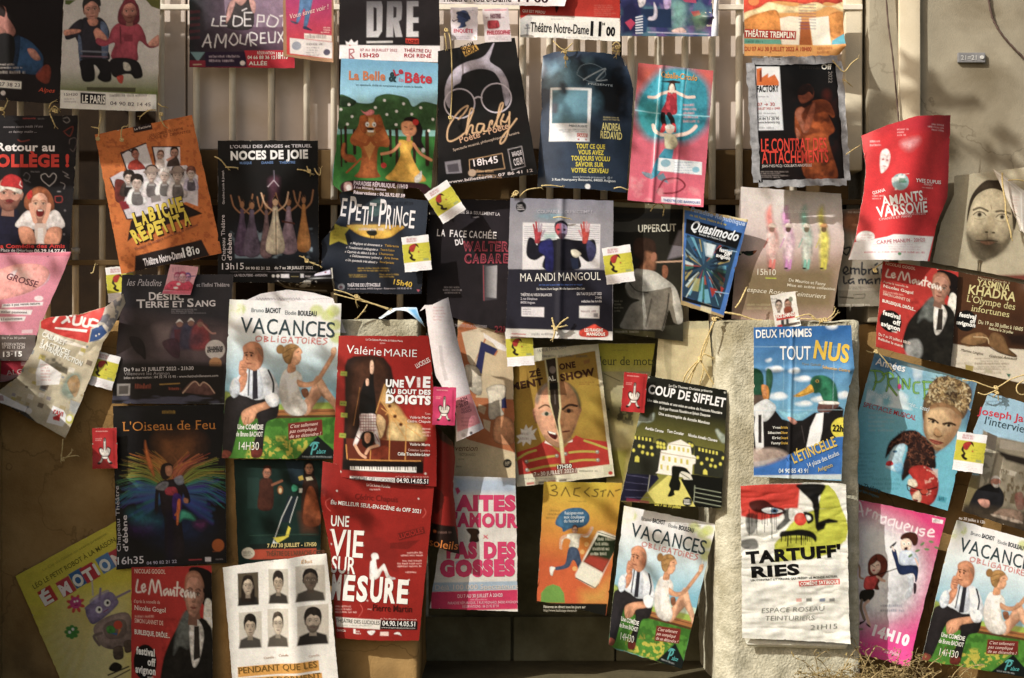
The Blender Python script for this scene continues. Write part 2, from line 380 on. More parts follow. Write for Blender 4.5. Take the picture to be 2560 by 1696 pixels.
    def build(s):
        y0 = s.y; k = S*(D+y0)/D
        def loc(P, extra): 
            return np.stack([(P[:, 0]-s.cx)*k, -(s.off(P)+extra), -(P[:, 1]-s.cy)*k], 1)
        gr = np.random.RandomState(s.seed); s.C = np.clip(s.C*(1+gr.normal(0, .045, len(s.C)))[:, None]*(1+gr.normal(0, .03, s.C.shape)), .003, .82)
        V = [loc(s.G, 0)]; C = [s.C]; nu, nv = s.nu, s.nv
        i = np.arange(nv)[:, None]*(nu+1)+np.arange(nu)[None]; i = i.ravel()
        quads = [np.stack([i, i+nu+1, i+nu+2, i+1], 1)]; smooth = [np.ones(len(i), bool)]
        n = len(s.G)
        # rim and back of the sheet
        top = np.arange(nu+1); rt = np.arange(1, nv+1)*(nu+1)+nu; bt = nv*(nu+1)+np.arange(nu-1, -1, -1); lf = np.arange(nv-1, 0, -1)*(nu+1)
        ring = np.r_[top, rt, bt, lf]; m = len(ring)
        V += [V[0][ring], V[0][ring]+[0, s.th, 0]]; C += [np.tile(ink(s.edge), (2*m, 1))]
        a = n+np.arange(m); bb = n+(np.arange(m)+1) % m
        quads.append(np.stack([a, bb, bb+m, a+m], 1)); smooth.append(np.zeros(m, bool)); n += 2*m
        k_ = (2 if s.tl == 7 else 5); iu = np.unique(np.linspace(0, nu, max(2, nu//k_)).astype(int)); iv = np.unique(np.linspace(0, nv, max(2, nv//k_)).astype(int))
        bi = (iv[:, None]*(nu+1)+iu[None]); V.append(V[0][bi.ravel()]+[0, s.th, 0]); C.append(np.tile(ink('c9bfae'), (bi.size, 1)))
        w_ = len(iu); j = (np.arange(len(iv)-1)[:, None]*w_+np.arange(w_-1)[None]).ravel()+n
        quads.append(np.stack([j, j+1, j+w_+1, j+w_], 1)); smooth.append(np.ones(len(j), bool)); n += bi.size
        tris = []
        for j_, (P, f, c, lv) in enumerate(s.txt):
            for _ in range(5):      # long triangles are cut so that the letters follow the sheet
                A = P[f]; e = np.max([np.hypot(*(A[:, i]-A[:, (i+1) % 3]).T) for i in range(3)], 0); big = e > s.tl
                if not big.any(): break
                T = f[big]; B = A[big]; m0 = len(P); kk = len(T)
                P = np.concatenate([P, (B[:, 0]+B[:, 1])/2, (B[:, 1]+B[:, 2])/2, (B[:, 2]+B[:, 0])/2])
                i0, i1, i2 = m0+np.arange(kk), m0+kk+np.arange(kk), m0+2*kk+np.arange(kk)
                f = np.concatenate([f[~big], np.stack([T[:, 0], i0, i2], 1), np.stack([i0, T[:, 1], i1], 1), np.stack([i2, i1, T[:, 2]], 1), np.stack([i0, i1, i2], 1)])
            V.append(loc(P, s.lift+.00005*j_)); C.append(np.tile(c, (len(P), 1))); tris.append(f+n); n += len(P)
        V = np.concatenate(V); C = np.clip(np.concatenate(C), .003, .82); Q = np.concatenate(quads)
        me = bpy.data.meshes.new(s.name); T = np.concatenate(tris) if tris else np.zeros((0, 3), int)
        me.vertices.add(len(V)); me.vertices.foreach_set('co', V.astype(np.float32).ravel())
        nl = Q.size+T.size; me.loops.add(nl); me.polygons.add(len(Q)+len(T))
        me.loops.foreach_set('vertex_index', np.r_[Q.ravel(), T.ravel()].astype(np.int32))
        st = np.r_[np.arange(len(Q))*4, Q.size+np.arange(len(T))*3]
        me.polygons.foreach_set('loop_start', st.astype(np.int32))
        me.polygons.foreach_set('use_smooth', np.r_[np.concatenate(smooth), np.zeros(len(T), bool)])
        me.update(calc_edges=True)
        ca = me.color_attributes.new('Col', 'FLOAT_COLOR', 'POINT')
        ca.data.foreach_set('color', np.c_[C, np.ones(len(C))].astype(np.float32).ravel())
        me.materials.append(s.mat)
        o = bpy.data.objects.new(s.name, me); COL.objects.link(o)
        o.location = W(s.cx, s.cy, y0)
        tag(o, s.label, s.cat, s.group); s.o = o
        s.G = s.C = s.X = s.Y = None
        return o
# ---------------------------------------------------------------- the place: low stone wall, pillars, fence, boards
from mathutils import noise as mnoise
import bmesh
def XO(x, y): return W(x*FO, 0, y)[0]
def ZO(z, y): return W(0, z*FO, y)[2]
def mesh_obj(name, bm, mat, parent=None, smooth=False):
    me = bpy.data.meshes.new(name); bm.normal_update(); bm.to_mesh(me); bm.free()
    if mat: me.materials.append(mat)
    if smooth: me.polygons.foreach_set('use_smooth', [True]*len(me.polygons))
    o = bpy.data.objects.new(name, me); COL.objects.link(o)
    if parent: o.parent = parent
    return o
def add_box(bm, x0, x1, y0, y1, z0, z1, bevel=0.0):
    r = bmesh.ops.create_cube(bm, size=1)
    vs = r['verts']
    for v in vs: v.co = Vector((x0+(v.co.x+.5)*(x1-x0), y0+(v.co.y+.5)*(y1-y0), z0+(v.co.z+.5)*(z1-z0)))
    if bevel:
        es = list({e for v in vs for e in v.link_edges}); bmesh.ops.bevel(bm, geom=es, offset=bevel, segments=2, profile=.6, affect='EDGES')
def rough_block(name, x0, x1, y0, y1, z0, z1, mat, amp=.006, step=.03, seed=0, bev=.012, parent=None, chips=0):
    bm = bmesh.new(); add_box(bm, x0, x1, y0, y1, z0, z1, bev)
    for ax, a, b in ((0, x0, x1), (2, z0, z1), (1, y0, y1)):
        k = a+step
        while k < b:
            no = [0, 0, 0]; no[ax] = 1; co = [0, 0, 0]; co[ax] = k
            bmesh.ops.bisect_plane(bm, geom=bm.verts[:]+bm.edges[:]+bm.faces[:], plane_co=co, plane_no=no); k += step if ax != 1 else step*4
    bm.normal_update()
    for v in bm.verts:
        n = mnoise.fractal(v.co*9+Vector((seed, 0, 0)), .8, 2.1, 4)+.5*mnoise.fractal(v.co*38, .8, 2, 3)
        v.co += v.normal*n*amp
        if chips:
            c = mnoise.noise(v.co*7+Vector((3, seed, 1)))
            if c > .25: v.co -= v.normal*(c-.25)*chips
    return mesh_obj(name, bm, mat, parent, True)
M_STONE = noise_mat('limestone', '86683e', 'a8895a', 5, .92, .5, 140, .003, .12, stain='4e3d26', crack='2a2014')
M_ROUGH = noise_mat('rough limestone', '98947f', 'cbc7b3', 22, .94, .8, 120, .006, .1, stain='857b5e')
M_JAMB = noise_mat('cream jamb paint', 'c4b79c', 'ddd2ba', 3, .85, .4, 200, .002, .12, stain='a89878')
M_RENDER = noise_mat('pale wall render', '878070', 'a59d8a', 3, .92, .5, 260, .0025, .1, stain='5e523c', crack='4a3e2c')
M_BOARD = noise_mat('cream painted board', 'bfb1a6', 'd6cac0', 2.2, .55, .1, 40, .003, .3, stain='a8926e')
M_BROWN = noise_mat('brown painted timber', '4c3a24', '66502f', 5, .7, .2, 60, .003, .2)
M_DARK = noise_mat('dark shade brown', '1b130c', '2c2014', 5, .85, .3, 40, .004, .15)  # near-black brown stands for the shade behind the fence; also on the bracket
M_ROD = noise_mat('cream painted iron', 'dcd4c2', 'efe8da', 14, .4, .15, 60, .002, .45, stain='7a5432')
M_NICHE = noise_mat('mossy stone', '57543f', '7b775f', 5, .9, .6, 60, .006, .12, stain='33301f')
M_PAVE = noise_mat('dusty pavement', '4a4434', '686048', 4, .92, .5, 80, .006, .12)
GZ = -1.17
bm = bmesh.new(); bmesh.ops.create_grid(bm, x_segments=2, y_segments=2, size=60)
g = mesh_obj('ground', bm, M_PAVE); g.location = (0, 0, GZ); g['kind'] = 'structure'
TOPZ = ZO(742, 0)
tag(rough_block('stone_wall', -3.4, XO(967, 0), 0.0, .5, GZ-.02, TOPZ, M_STONE, .0022, .028, 3, .014, chips=.008), 'low weathered limestone wall under the fence on the left', 'wall')
pil = tag(rough_block('stone_pillar', XO(1658, 0), XO(1988, 0), 0.0, .52, GZ-.02, TOPZ+.002, M_ROUGH, .0045, .016, 9, .018, chips=.02), 'rough pale stone pillar with a sunlit left edge, right of the dark niche', 'pillar')
X1 = XO(1693, 0)
for v in pil.data.vertices:          # the front left arris is splayed, so it catches the sun
    if v.co.x < X1: v.co.y = max(v.co.y, v.co.y*.4+(X1-v.co.x)*.75)
tag(rough_block('coping_stone', XO(785, 0), XO(969, 0), -.012, .12, ZO(786, 0), TOPZ+.004, M_ROUGH, .003, .016, 31, .008, chips=.012), 'pale chipped coping stone on the low wall, above the red piano poster', 'coping')
tag(rough_block('niche_wall', XO(967, 0)+.004, XO(1692, 0)-.004, .5, .62, GZ-.02, ZO(760, .5), M_NICHE, .003, .05, 5, .006), 'dark mossy stone at the back of the niche below the posters', 'wall')
bm = bmesh.new()
add_box(bm, XO(985, .48), XO(1183, .48)-.004, .47, .498, GZ, ZO(1425, .48), .004)
add_box(bm, XO(1187, .48), XO(1420, .48), .47, .498, GZ, ZO(1425, .48), .004)
add_box(bm, XO(1424, .48), XO(1640, .48), .47, .498, GZ, ZO(1425, .48), .004)
tag(mesh_obj('stone_course', bm, M_NICHE), 'dark course of three stone blocks at the foot of the niche', 'wall')
tag(rough_block('recessed_wall', XO(1988, 0)+.004, 3.4, .2, .5, GZ-.02, ZO(750, .2), M_STONE, .004, .05, 14, .01), 'shaded brownish stone wall set back right of the pillar', 'wall')
tag(rough_block('rendered_wall', XO(2006, .16), 3.4, .16, .5, ZO(750, .2)+.004, 2.6, M_RENDER, .0012, .05, 2, .008), 'tall smooth rendered wall at the upper right', 'wall')
tag(rough_block('door_jamb', XO(1953, .18), XO(1994, .18), .18, .34, ZO(395, .18), 2.6, M_JAMB, .001, .05, 4, .005), 'pale narrow upright jamb between the fence and the rendered wall', 'jamb')
# painted boards behind the fence
fb = bpy.data.objects.new('board_panel', None); COL.objects.link(fb); fb.location = (0, .32, 0)
tag(fb, 'cream painted board panel behind the upper fence rods', 'panel')
def part_box(name, par, x0, x1, y0, y1, z0, z1, mat, bev=.004):
    bm = bmesh.new(); l = par.location
    add_box(bm, x0-l.x, x1-l.x, y0-l.y, y1-l.y, z0-l.z, z1-l.z, bev); return mesh_obj(name, bm, mat, par)
def lone_box(name, *a, bev=.004):
    bm = bmesh.new(); add_box(bm, *a[:6], bev); return mesh_obj(name, bm, a[6])
xs = [368, 440, 548, 640, 790, 1015, 1200, 1330, 1432, 1640, 1700, 1956]
for i in range(len(xs)-1):
    part_box('board', fb, XO(xs[i], .3)+.003, XO(xs[i+1], .3)-.003, .232+.006*(i % 2), .262, ZO(351, .3), 2.4, M_BOARD)
tag(lone_box('timber_rail', XO(360, .3), XO(1950, .3), .222, .30, ZO(466, .3), ZO(353, .3), M_BROWN), 'wide brown timber rail below the cream boards', 'rail')
tag(lone_box('shade_backdrop', -3.4, XO(1990, .5), .56, .62, ZO(770, .5), 2.4, M_DARK), 'dark backdrop standing in for the shade behind the fence', 'shade_backdrop')  # dark sheet put in for the deep shade behind the rods
# the iron fence: one thing
fence = bpy.data.objects.new('iron_fence', None); COL.objects.link(fence); fence.location = (0, .2, TOPZ)
tag(fence, 'cream iron fence of upright rods standing on the low wall, hung with posters', 'fence')
def rod(x, y, r):
    bm = bmesh.new(); bmesh.ops.create_cone(bm, segments=14, radius1=r, radius2=r, depth=2.6, cap_ends=True)
    for v in bm.verts: v.co += Vector((x, y-.2, 1.3-.0))
    rr = random.Random(int(x*1000))
    for zc in [rr.uniform(.1, .9)]:       # collars and paint lumps
        r2 = bmesh.ops.create_cone(bm, segments=14, radius1=r*1.28, radius2=r*1.28, depth=.018, cap_ends=True)
        for v in r2['verts']: v.co += Vector((x, y-.2, zc))
    o = mesh_obj('rod', bm, M_ROD, fence, True)
for sx in (51, 118, 189, 256, 330, 403, 491, 581, 678, 767, 835, 1000, 1085): rod(W(sx, 0, .2)[0], .2, .0115)
for k in range(11): rod(W(1307+67.6*k, 0, .2)[0], .2, .0125)
for zz in (469, 608, 20):
    bm = bmesh.new(); add_box(bm, -3.4, XO(1990, .2), -.026, -.006, ZO(zz+6, .2)-TOPZ, ZO(zz-6, .2)-TOPZ, .002)
    mesh_obj('rail', bm, M_ROD if zz == 20 else M_BROWN, fence)
# metal plaque on the rendered wall
pq = bpy.data.objects.new('wall_plaque', None); COL.objects.link(pq); pq.location = W(2245*FO, 134*FO, .152)
tag(pq, 'small grey metal plaque with raised characters screwed to the rendered wall', 'plaque')
M_ZINC = noise_mat('zinc', '6a6a6c', '8c8c8e', 30, .5, .3, 80, .002, .5)
bm = bmesh.new(); add_box(bm, -.047, .047, -.006, .006, -.017, .017, .003); mesh_obj('plate', bm, M_ZINC, pq)
v_, f_ = glyphs('21=21', .01)
bm = bmesh.new(); vv = [bm.verts.new((-.038+a*.0225, -.008, -.008+b*.022)) for a, b in v_]
for a, b, c in f_: bm.faces.new((vv[a], vv[b], vv[c]))
M_PALEMET = noise_mat('worn metal', 'b2b2b0', 'd0d0cc', 30, .4, 0)
mesh_obj('raised_characters', bm, M_PALEMET, pq)
bm = bmesh.new(); bmesh.ops.create_cone(bm, segments=14, radius1=.007, radius2=.006, depth=.004, cap_ends=True, matrix=Matrix.Translation((.035, -.008, 0)) @ Matrix.Rotation(math.radians(90), 4, 'X'))
mesh_obj('screw', bm, M_PALEMET, pq)

tag(rough_block('corner_strip', XO(2078, .14), XO(2127, .14), .135, .155, ZO(760, .14), 2.6, M_JAMB, .0008, .05, 7, .003), 'pale flat corner strip on the left edge of the rendered wall', 'trim')
# stone block added out of view to shade the lower left of the wall
tag(rough_block('stone_shade_block', -2.6, -1.69, -.56, 0.0, GZ-.02, -.06, M_STONE, .004, .05, 21, .02), 'low stone block added to shade the wall, outside the left edge of the picture', 'shade_block')

sb = bpy.data.objects.new('shade_board', None); COL.objects.link(sb); sb.location = (-2.22, -.5, 1.62); tag(sb, 'brown board on a bracket, added to shade the upper left, outside the picture', 'sign')  # board added out of view to shade the top left corner
part_box('board', sb, -2.48, -1.93, -.515, -.485, 1.30, 1.95, M_BROWN, .006)
part_box('bracket', sb, -2.24, -2.20, -.485, .56, 1.60, 1.64, M_DARK, .003)

# tree added out of view: its leaves throw broken shade on the posters
M_BARK = noise_mat('shade tree bark', '6a5f4a', 'a89c80', 9, .9, .6, 30, .01)
M_LEAVES = noise_mat('shade tree leaves', '3c5a22', '5c7a30', 6, .6, 0)
tr = bpy.data.objects.new('shade_tree', None); COL.objects.link(tr); tr.location = (-3.5, -1.9, GZ); tag(tr, 'tree with a leafy bough, added for broken shade, outside the picture at the upper left', 'tree')
rr = random.Random(12); bl, bt = bmesh.new(), bmesh.new()
def limb(pts, r0, r1):
    n = len(pts); rings = []
    for i, p in enumerate(pts):
        p = Vector(p); d = (Vector(pts[min(i+1, n-1)])-Vector(pts[max(0, i-1)])).normalized(); a = d.orthogonal().normalized(); b = d.cross(a); r = r0+(r1-r0)*i/(n-1)
        rings.append([bt.verts.new(p-tr.location+(a*math.cos(t)+b*math.sin(t))*r) for t in [6.2832*j/9 for j in range(9)]])
    for A, B in zip(rings, rings[1:]):
        for j in range(9): bt.faces.new((A[j], A[(j+1) % 9], B[(j+1) % 9], B[j]))
limb([(-3.5, -1.9, GZ), (-3.48, -1.88, .4), (-3.4, -1.8, 1.9), (-3.5, -1.8, 3.4)], .16, .09)
limb([(-3.4, -1.8, 1.8), (-2.9, -1.5, 2.2), (-2.2, -1.25, 2.35), (-1.2, -1.2, 2.45), (-.2, -1.2, 2.5)], .06, .015)
limb([(-3.0, -1.55, 2.15), (-2.7, -1.3, 1.7), (-2.3, -1.2, 1.35), (-1.95, -1.2, 1.2)], .03, .008)
def leaf(c, s_, n):
    u = n.orthogonal().normalized(); v = n.cross(u); ph = rr.uniform(0, 6.28); ring = []
    for k in range(10):
        a = ph+k*.6283; r = s_*(1 if k % 2 == 0 else .55); ring.append(bl.verts.new(c-tr.location+(u*math.cos(a)+v*math.sin(a))*r))
    bl.faces.new(ring)
def clump(x, y, z, n, sp):
    for _ in range(n):
        leaf(Vector((x+rr.gauss(0, sp), y+rr.gauss(0, sp*.8), z+rr.gauss(0, sp))), rr.uniform(.035, .06), Vector((rr.uniform(-1, 1), rr.uniform(-1, .2), rr.uniform(-.2, 1))).normalized())
n_ = 0
while n_ < 30:
    px, pz = rr.uniform(-1.75, .5), rr.uniform(-.75, 1.0)          # where its shade falls on the wall
    t = rr.uniform(2.4, 3.0); q = Vector((px, 0, pz))-SUN_DIR*t
    if q.z < 1.12 and q.x > -1.75: continue
    clump(q.x, q.y, q.z, rr.randint(3, 8), .075); n_ += 1
for k in range(9):
    q = Vector((rr.uniform(.9, 1.75), .1, rr.uniform(.3, 1.0)))-SUN_DIR*rr.uniform(2.6, 3.0); clump(q.x, q.y, q.z, 5, .07)
mesh_obj('trunk', bt, M_BARK, tr, True); mesh_obj('crown', bl, M_LEAVES, tr)
# ================================================================ upper row, left to right
WH = 'e9e6df'
p = Poster('dark poster with a person in a blue coat, at the upper left corner', .10, [-400,-150,590,-150,552,965,-400,905], '1d1418', (0,0))
p.q([-120,40,30,55,60,110,70,160,100,200,145,285,120,340,60,330,0,260,-120,240], 'b97f74', sm=1); p.q([-120,20,10,40,50,100,40,160,-10,150,-60,250,-120,250], '2a1614', sm=1)
p.q([0,250,60,300,40,420,-40,420,-60,280], '9a6a5e', sm=1)
p.q([140,345,240,360,330,430,400,540,340,690,60,620,100,480], '2f557c', sm=1); p.q([60,620,100,470,140,345,190,360,150,640], '1d3450', sm=1)
p.q([255,455,320,460,375,545,330,560,280,520], 'b98476', sm=1); p.q([-20,330,130,350,110,600,-80,600], '141014', sm=1)
p.q([330,700,420,600,470,640,455,760,400,770], 'a5472a', a=.55, sm=1); p.t('Alpes', 355,850,515,862,40,'d0512c', it=.3)
p.tn(0,580,215,640,2,'bdb4b0'); p.tn(-40,640,380,690,1,'bdb4b0')
p.q([-120,733,200,757,198,825,-120,803], WH); p.t('27 38 23', -10,795,185,808,34,'554048'); p.e(30,862,22,22,'cfc6c4')
p = Poster('pale poster of two people jumping, one dark clothed and one in a red hoodie', .075, [592,-60,1482,-60,1455,1035,550,1000], 'cfcac6', (0,0), curl=[('c',.95,.98,.02,.25),('vbow',.004)])
p.g(1000,620,1000,860,'cfcac6','6f7a3c'); p.q([600,0,700,0,640,45,600,40],'5a6a2a'); p.q([1330,-20,1480,-20,1480,90,1400,60],'6a6c30'); p.n(.06,30)
# left jumper
p.q([760,175,850,160,930,165,990,235,1010,330,960,420,1000,470,1000,560,760,570,720,400,700,330], '2f2c36', sm=1); p.q([760,180,700,200,640,260,600,330,620,370,690,350,760,310], '332f3a', sm=1)
p.q([930,200,990,240,1005,420,985,540,945,540,930,300], '5c6a86', sm=1); p.q([720,340,750,360,765,570,735,570], '59657e', sm=1)
for k, c in ((475,'7d7f8c'), (520,'7a6070'), (540,'2c2c34')): p.l([750,k,990,k+8], 14, c)
p.q([590,285,660,270,740,275,735,300,660,320,600,330],'c98d78',sm=1); p.q([865,290,905,260,985,340,980,380,900,390,880,350],'c98d78',sm=1)
p.q([755,555,1000,560,1030,690,1020,750,960,760,900,720,920,660,870,600,880,690,860,750,770,750,745,650], '17141a', sm=1)
p.face(845,95,72,95,'cf9684','2a2026',rot=-8); p.q([770,60,780,-20,850,-40,920,-10,925,60,850,10], '33302f', sm=1); p.q([810,180,900,180,890,235,830,235],'c28873',sm=1)
# right jumper
p.q([1090,215,1200,200,1290,230,1340,320,1370,410,1460,340,1470,420,1380,445,1290,380,1270,460,1260,570,1030,540,1060,400,960,430,890,400,900,350,990,370,1030,270], 'a8485a', sm=1)
p.q([1370,400,1440,335,1468,330,1465,415,1395,430],'cf9684',sm=1); p.n(.15,14,p=[900,210,1450,210,1300,570,1030,560])
p.q([1095,210,1090,120,1130,30,1200,0,1270,40,1290,130,1280,210,1190,240], '7e3140', sm=1); p.face(1195,110,66,92,'c98a7c','7e3140',beard='7a4a42'); p.l([1110,250,1115,400],14,'74303e'); p.q([1145,320,1225,320,1225,385,1145,385],'8c3a4a')
p.q([1030,545,1260,560,1320,700,1250,730,1210,690,1140,690,1080,720,1030,680],'1b161b',sm=1); p.q([1140,580,1190,590,1210,650,1150,650],'b9b4a8',sm=1); p.q([1080,710,1140,700,1130,770,1095,760],'b24436',sm=1)
p.q([800,805,1255,812,1250,855,800,835],'3a3020',a=.8); p.q([555,832,1448,880,1455,1040,548,1002],WH); p.q([740,855,972,870,970,968,740,955],'1c1820')
p.t('LE PARIS',755,948,970,955,68,WH,b=.03); p.t('15H20',590,885,715,885,24,'6a5a64'); p.tn(590,900,710,950,2,'8a808c'); p.tn(1010,865,1410,900,1,'5a5058',fill=.8); p.t('04 90 82 14 45',1015,970,1400,990,34,'5a4a54')
p = Poster('dark pink poster with white hand lettered title above the cream boards', .15, [1752,-70,2725,-70,2725,632,1752,625], '6a4d5e', (0,0))
p.g(1752,-60,2725,-60,'2a3436','8d6d86'); p.q([2070,-60,2725,-60,2725,250,2090,250],'a08aa0',a=.7); p.q([2090,120,2130,20,2220,-30,2330,30,2330,260,2100,260],'4a4446',sm=1); p.q([2100,110,2130,20,2180,0,2140,140,2090,220],'c79a94',sm=1); p.q([2300,-30,2360,20,2360,110,2330,110],'c79a94',sm=1); p.q([2120,-70,2310,-70,2250,40,2200,40],'c99a92',sm=1)
for k in range(5): p.q([1752,100+60*k,1850,95+60*k,1850,120+60*k,1752,130+60*k],'7a3340',a=.5)
p.n(.2,12); p.q([1752,340,2725,330,2725,640,1752,640],'2c1628',a=.6,s_=60)
for a in ([1975,175,1958,238,2020,243],[2045,155,2040,240,2095,240],[2045,155,2090,155],[2042,195,2080,195],[2165,150,2160,240,2230,225,2235,170,2165,148],[2260,120,2262,240,2320,240],[2262,120,2330,118],[2262,180,2315,178],[2240,100,2280,80],[2385,140,2375,245],[2385,140,2440,145,2440,200,2380,200],[2490,150,2470,230,2540,245,2570,180,2500,140],[2588,150,2660,140],[2625,150,2615,240],
          [1872,432,1925,320,1950,440],[1890,395,1950,395],[1985,440,2010,320,2050,400,2090,320,2085,440],[2120,380,2160,310,2200,380,2160,420,2118,380],[2225,325,2220,400,2270,415,2290,320],[2320,425,2310,310,2370,320,2370,370,2315,375,2370,420],[2410,310,2410,400],[2410,310,2450,305],[2410,355,2445,352],[2410,400,2460,398],[2480,300,2490,395,2540,390,2545,295],[2570,300,2625,395],[2620,295,2570,395]):
    p.l(a, 11, 'e8e2e4', sm=len(a) > 8)
p.q([1760,483,1895,483,1828,572],'7fa0a4'); p.q([1752,560,2725,560,2725,635,1752,625],'94283e'); p.q([1895,480,2270,480,2280,620,1900,620],'32203e'); p.q([2260,470,2725,465,2725,632,2300,628],'c2283f')
p.t('RÉSERVATION',2380,505,2540,505,26,WH); p.t('04 66 88 36 12',2290,548,2545,548,30,WH,b=.02); p.t('18H15',2555,545,2660,545,58,WH,b=.02); p.t('ALLÉE',2300,605,2470,605,34,WH,b=.02); p.tn(1930,500,2250,580,2,'c6b4c0'); p.e(2243,585,24,22,'e8dcd8'); p.l([1790,600,1860,597],8,'d8c9a8')
p = Poster('small red poster with blue trousered legs on a worn cardboard backing', .12, [250,-60,715,-60,718,585,252,522], 'a8815f', (1,0), th=.004, curl=[('c',1,1,.012,.3)])
p.g(480,-40,480,480,'b5407c','c93a34',[272,-60,700,-60,700,545,285,505]); p.n(.1,14,p=[272,-60,700,-60,700,545,285,505])
p.q([420,-60,525,-60,510,80,490,190,470,250,440,250,455,110,440,90,400,200,370,205,395,90],'5c7fa8',sm=1); p.q([440,245,480,255,520,285,440,270],'33405c',sm=1); p.q([320,190,390,215,370,225,330,210],'55506a',sm=1); p.q([430,-70,540,-70,530,-20,440,-20],'d8b06a')
p.t('Vous savez voir !',310,180,680,80,44,'eec9c2',it=.3); p.tn(590,245,685,310,3,'efd5cc',al='r'); p.q([447,310,700,330,700,385,447,360],'e6dcd4'); p.tn(455,320,690,365,1,'7a6a70',fill=.9); p.q([312,352,705,392,705,545,315,495],'ded6d4'); p.e(375,425,44,40,'9ca0ac'); p.e(655,485,32,30,'5a5468'); p.tn(465,400,690,425,1,'5a4a56',fill=.9); p.tn(465,430,610,520,4,'8a8088')
p = Poster('near black poster with huge grey letters DRE over a white strip with a crown', .09, [772,-60,1690,-60,1708,582,768,548], '241d20', (1,0), curl=[('tu',.012)])
p.n(.25,40); p.g(1230,-30,1230,345,'4a464c','c9c6ca',[1022,12,1160,12,1170,60,1165,290,1130,345,1022,345]); p.q([1085,65,1115,75,1115,285,1085,292],'2a2226')
p.g(1230,-30,1230,345,'3e3a40','b9b6ba',[1212,12,1345,14,1352,60,1345,180,1320,200,1355,345,1290,345,1268,225,1268,345,1205,345]); p.q([1270,62,1300,70,1298,160,1270,168],'2a2226')
p.g(1230,-30,1230,345,'5a565c','dad7da',[1395,12,1503,12,1503,62,1452,62,1452,165,1503,165,1503,215,1452,215,1452,295,1503,295,1503,345,1392,345])
p.q([1022,380,1265,380,1265,398,1022,400],'c9c4c4'); p.q([1385,358,1505,362,1505,410,1385,402],'d8402c'); p.t('RACINE',1392,398,1498,402,26,'6a1410',b=.02)
p.q([768,415,1705,428,1708,582,768,548],'ece4e6'); p.q([833,415,826,378,855,392,880,360,905,395,940,372,938,418],'ece4e6'); p.l([862,455,862,540,905,540,870,500,905,480,900,455,862,455],11,'a83848'); p.e(866,418,8,6,'c02838')
p.t('07 AU 30 JUILLET 2022',962,472,1305,478,24,'c0566a'); p.t('15H20',960,528,1135,530,34,'b8203c',b=.02); p.t('THÉÂTRE DU',1368,482,1620,490,30,'b02a44',b=.01); p.t('ROI RENÉ',1370,532,1620,538,34,'b8203c',b=.015)
p = Poster('torn children poster of a lion and a girl in yellow in a green wood', .05, [790,546,1702,582,1612,1848,800,1783], '6fb0d6', (1,0), l=[775,980,742,1380,712,1568,714,1716,770,1760], b=[1100,1700,1300,1716,1500,1740], curl=[('tu',-.012),('w',.003,.6,.3,1)])
p.g(1200,600,1200,1000,'7cb2d2','a9dbee'); p.q([760,900,860,900,920,945,1000,960,1080,950,1110,900,1200,870,1300,880,1400,910,1450,985,1540,940,1650,960,1720,1000,1700,1200,1560,1230,1400,1230,1200,1220,1000,1200,880,1215,760,1190],'43683c',sm=1)
p.q([740,1200,1700,1205,1700,1300,740,1330],'8fc6c0'); p.q([740,1250,1000,1230,1300,1260,1700,1260,1680,1860,700,1860],'3f8a3a'); p.n(.12,30,p=[740,880,1700,880,1700,1860,740,1860]); p.n(.5,40,c='2a5a2e',p=[740,1260,1700,1260,1700,1860,740,1860])
p.q([760,900,860,905,930,945,880,990,770,985],'283e26',sm=1)
for x, t, w_ in ((790,1200,16),(830,1180,26),(910,1210,30),(1240,1210,26),(1300,1200,30),(1460,1230,30),(1580,1220,36),(1160,1450,20)): p.l([x,t,x+4,1420+(x%7)*20],w_,'3a2618'); 
for x, y in ((862,972),(890,1082),(848,1153),(788,1017),(1104,997),(1188,930),(1364,960),(1210,1060),(1299,1030),(1440,1056),(1522,995),(1635,1103),(1295,1153),(1597,1208)): p.e(x,y,13,13,'f2efe6')
# lion
p.q([980,1080,1060,1060,1150,1080,1180,1160,1230,1290,1220,1360,1130,1370,1120,1568,1140,1640,920,1640,960,1568,975,1380,890,1340,875,1280,940,1180],'b96a2c',sm=1); p.q([985,1330,1060,1290,1115,1320,1050,1480],'c98e48'); p.q([1010,1110,1055,1090,1105,1110,1120,1180,1105,1240,1060,1265,1015,1235,1000,1170],'d59a58',sm=1)
p.q([960,1090,1000,1068,1040,1100,1020,1230,970,1200],'a85c22',sm=1); p.q([1110,1070,1150,1070,1170,1180,1110,1230,1095,1110],'a85c22',sm=1)
for k in (1030,1092): p.e(k,1153,18,22,'f4f0ea'); p.e(k+2,1157,7,8,'1a1010')
p.q([1025,1190,1060,1180,1095,1190,1080,1205,1040,1205],'3a1c14',sm=1); p.q([1030,1208,1090,1208,1085,1225,1035,1225],'f4f0ea'); p.l([900,1300,1010,1340,1060,1290,1110,1340,1215,1300],30,'a85c24',sm=1); p.l([840,1600,900,1540,970,1470],16,'a8561e',sm=1)
p.q([970,1020,1010,1040,1060,1015,1095,1030,1080,1060,1020,1070],'e88a8c',sm=1)
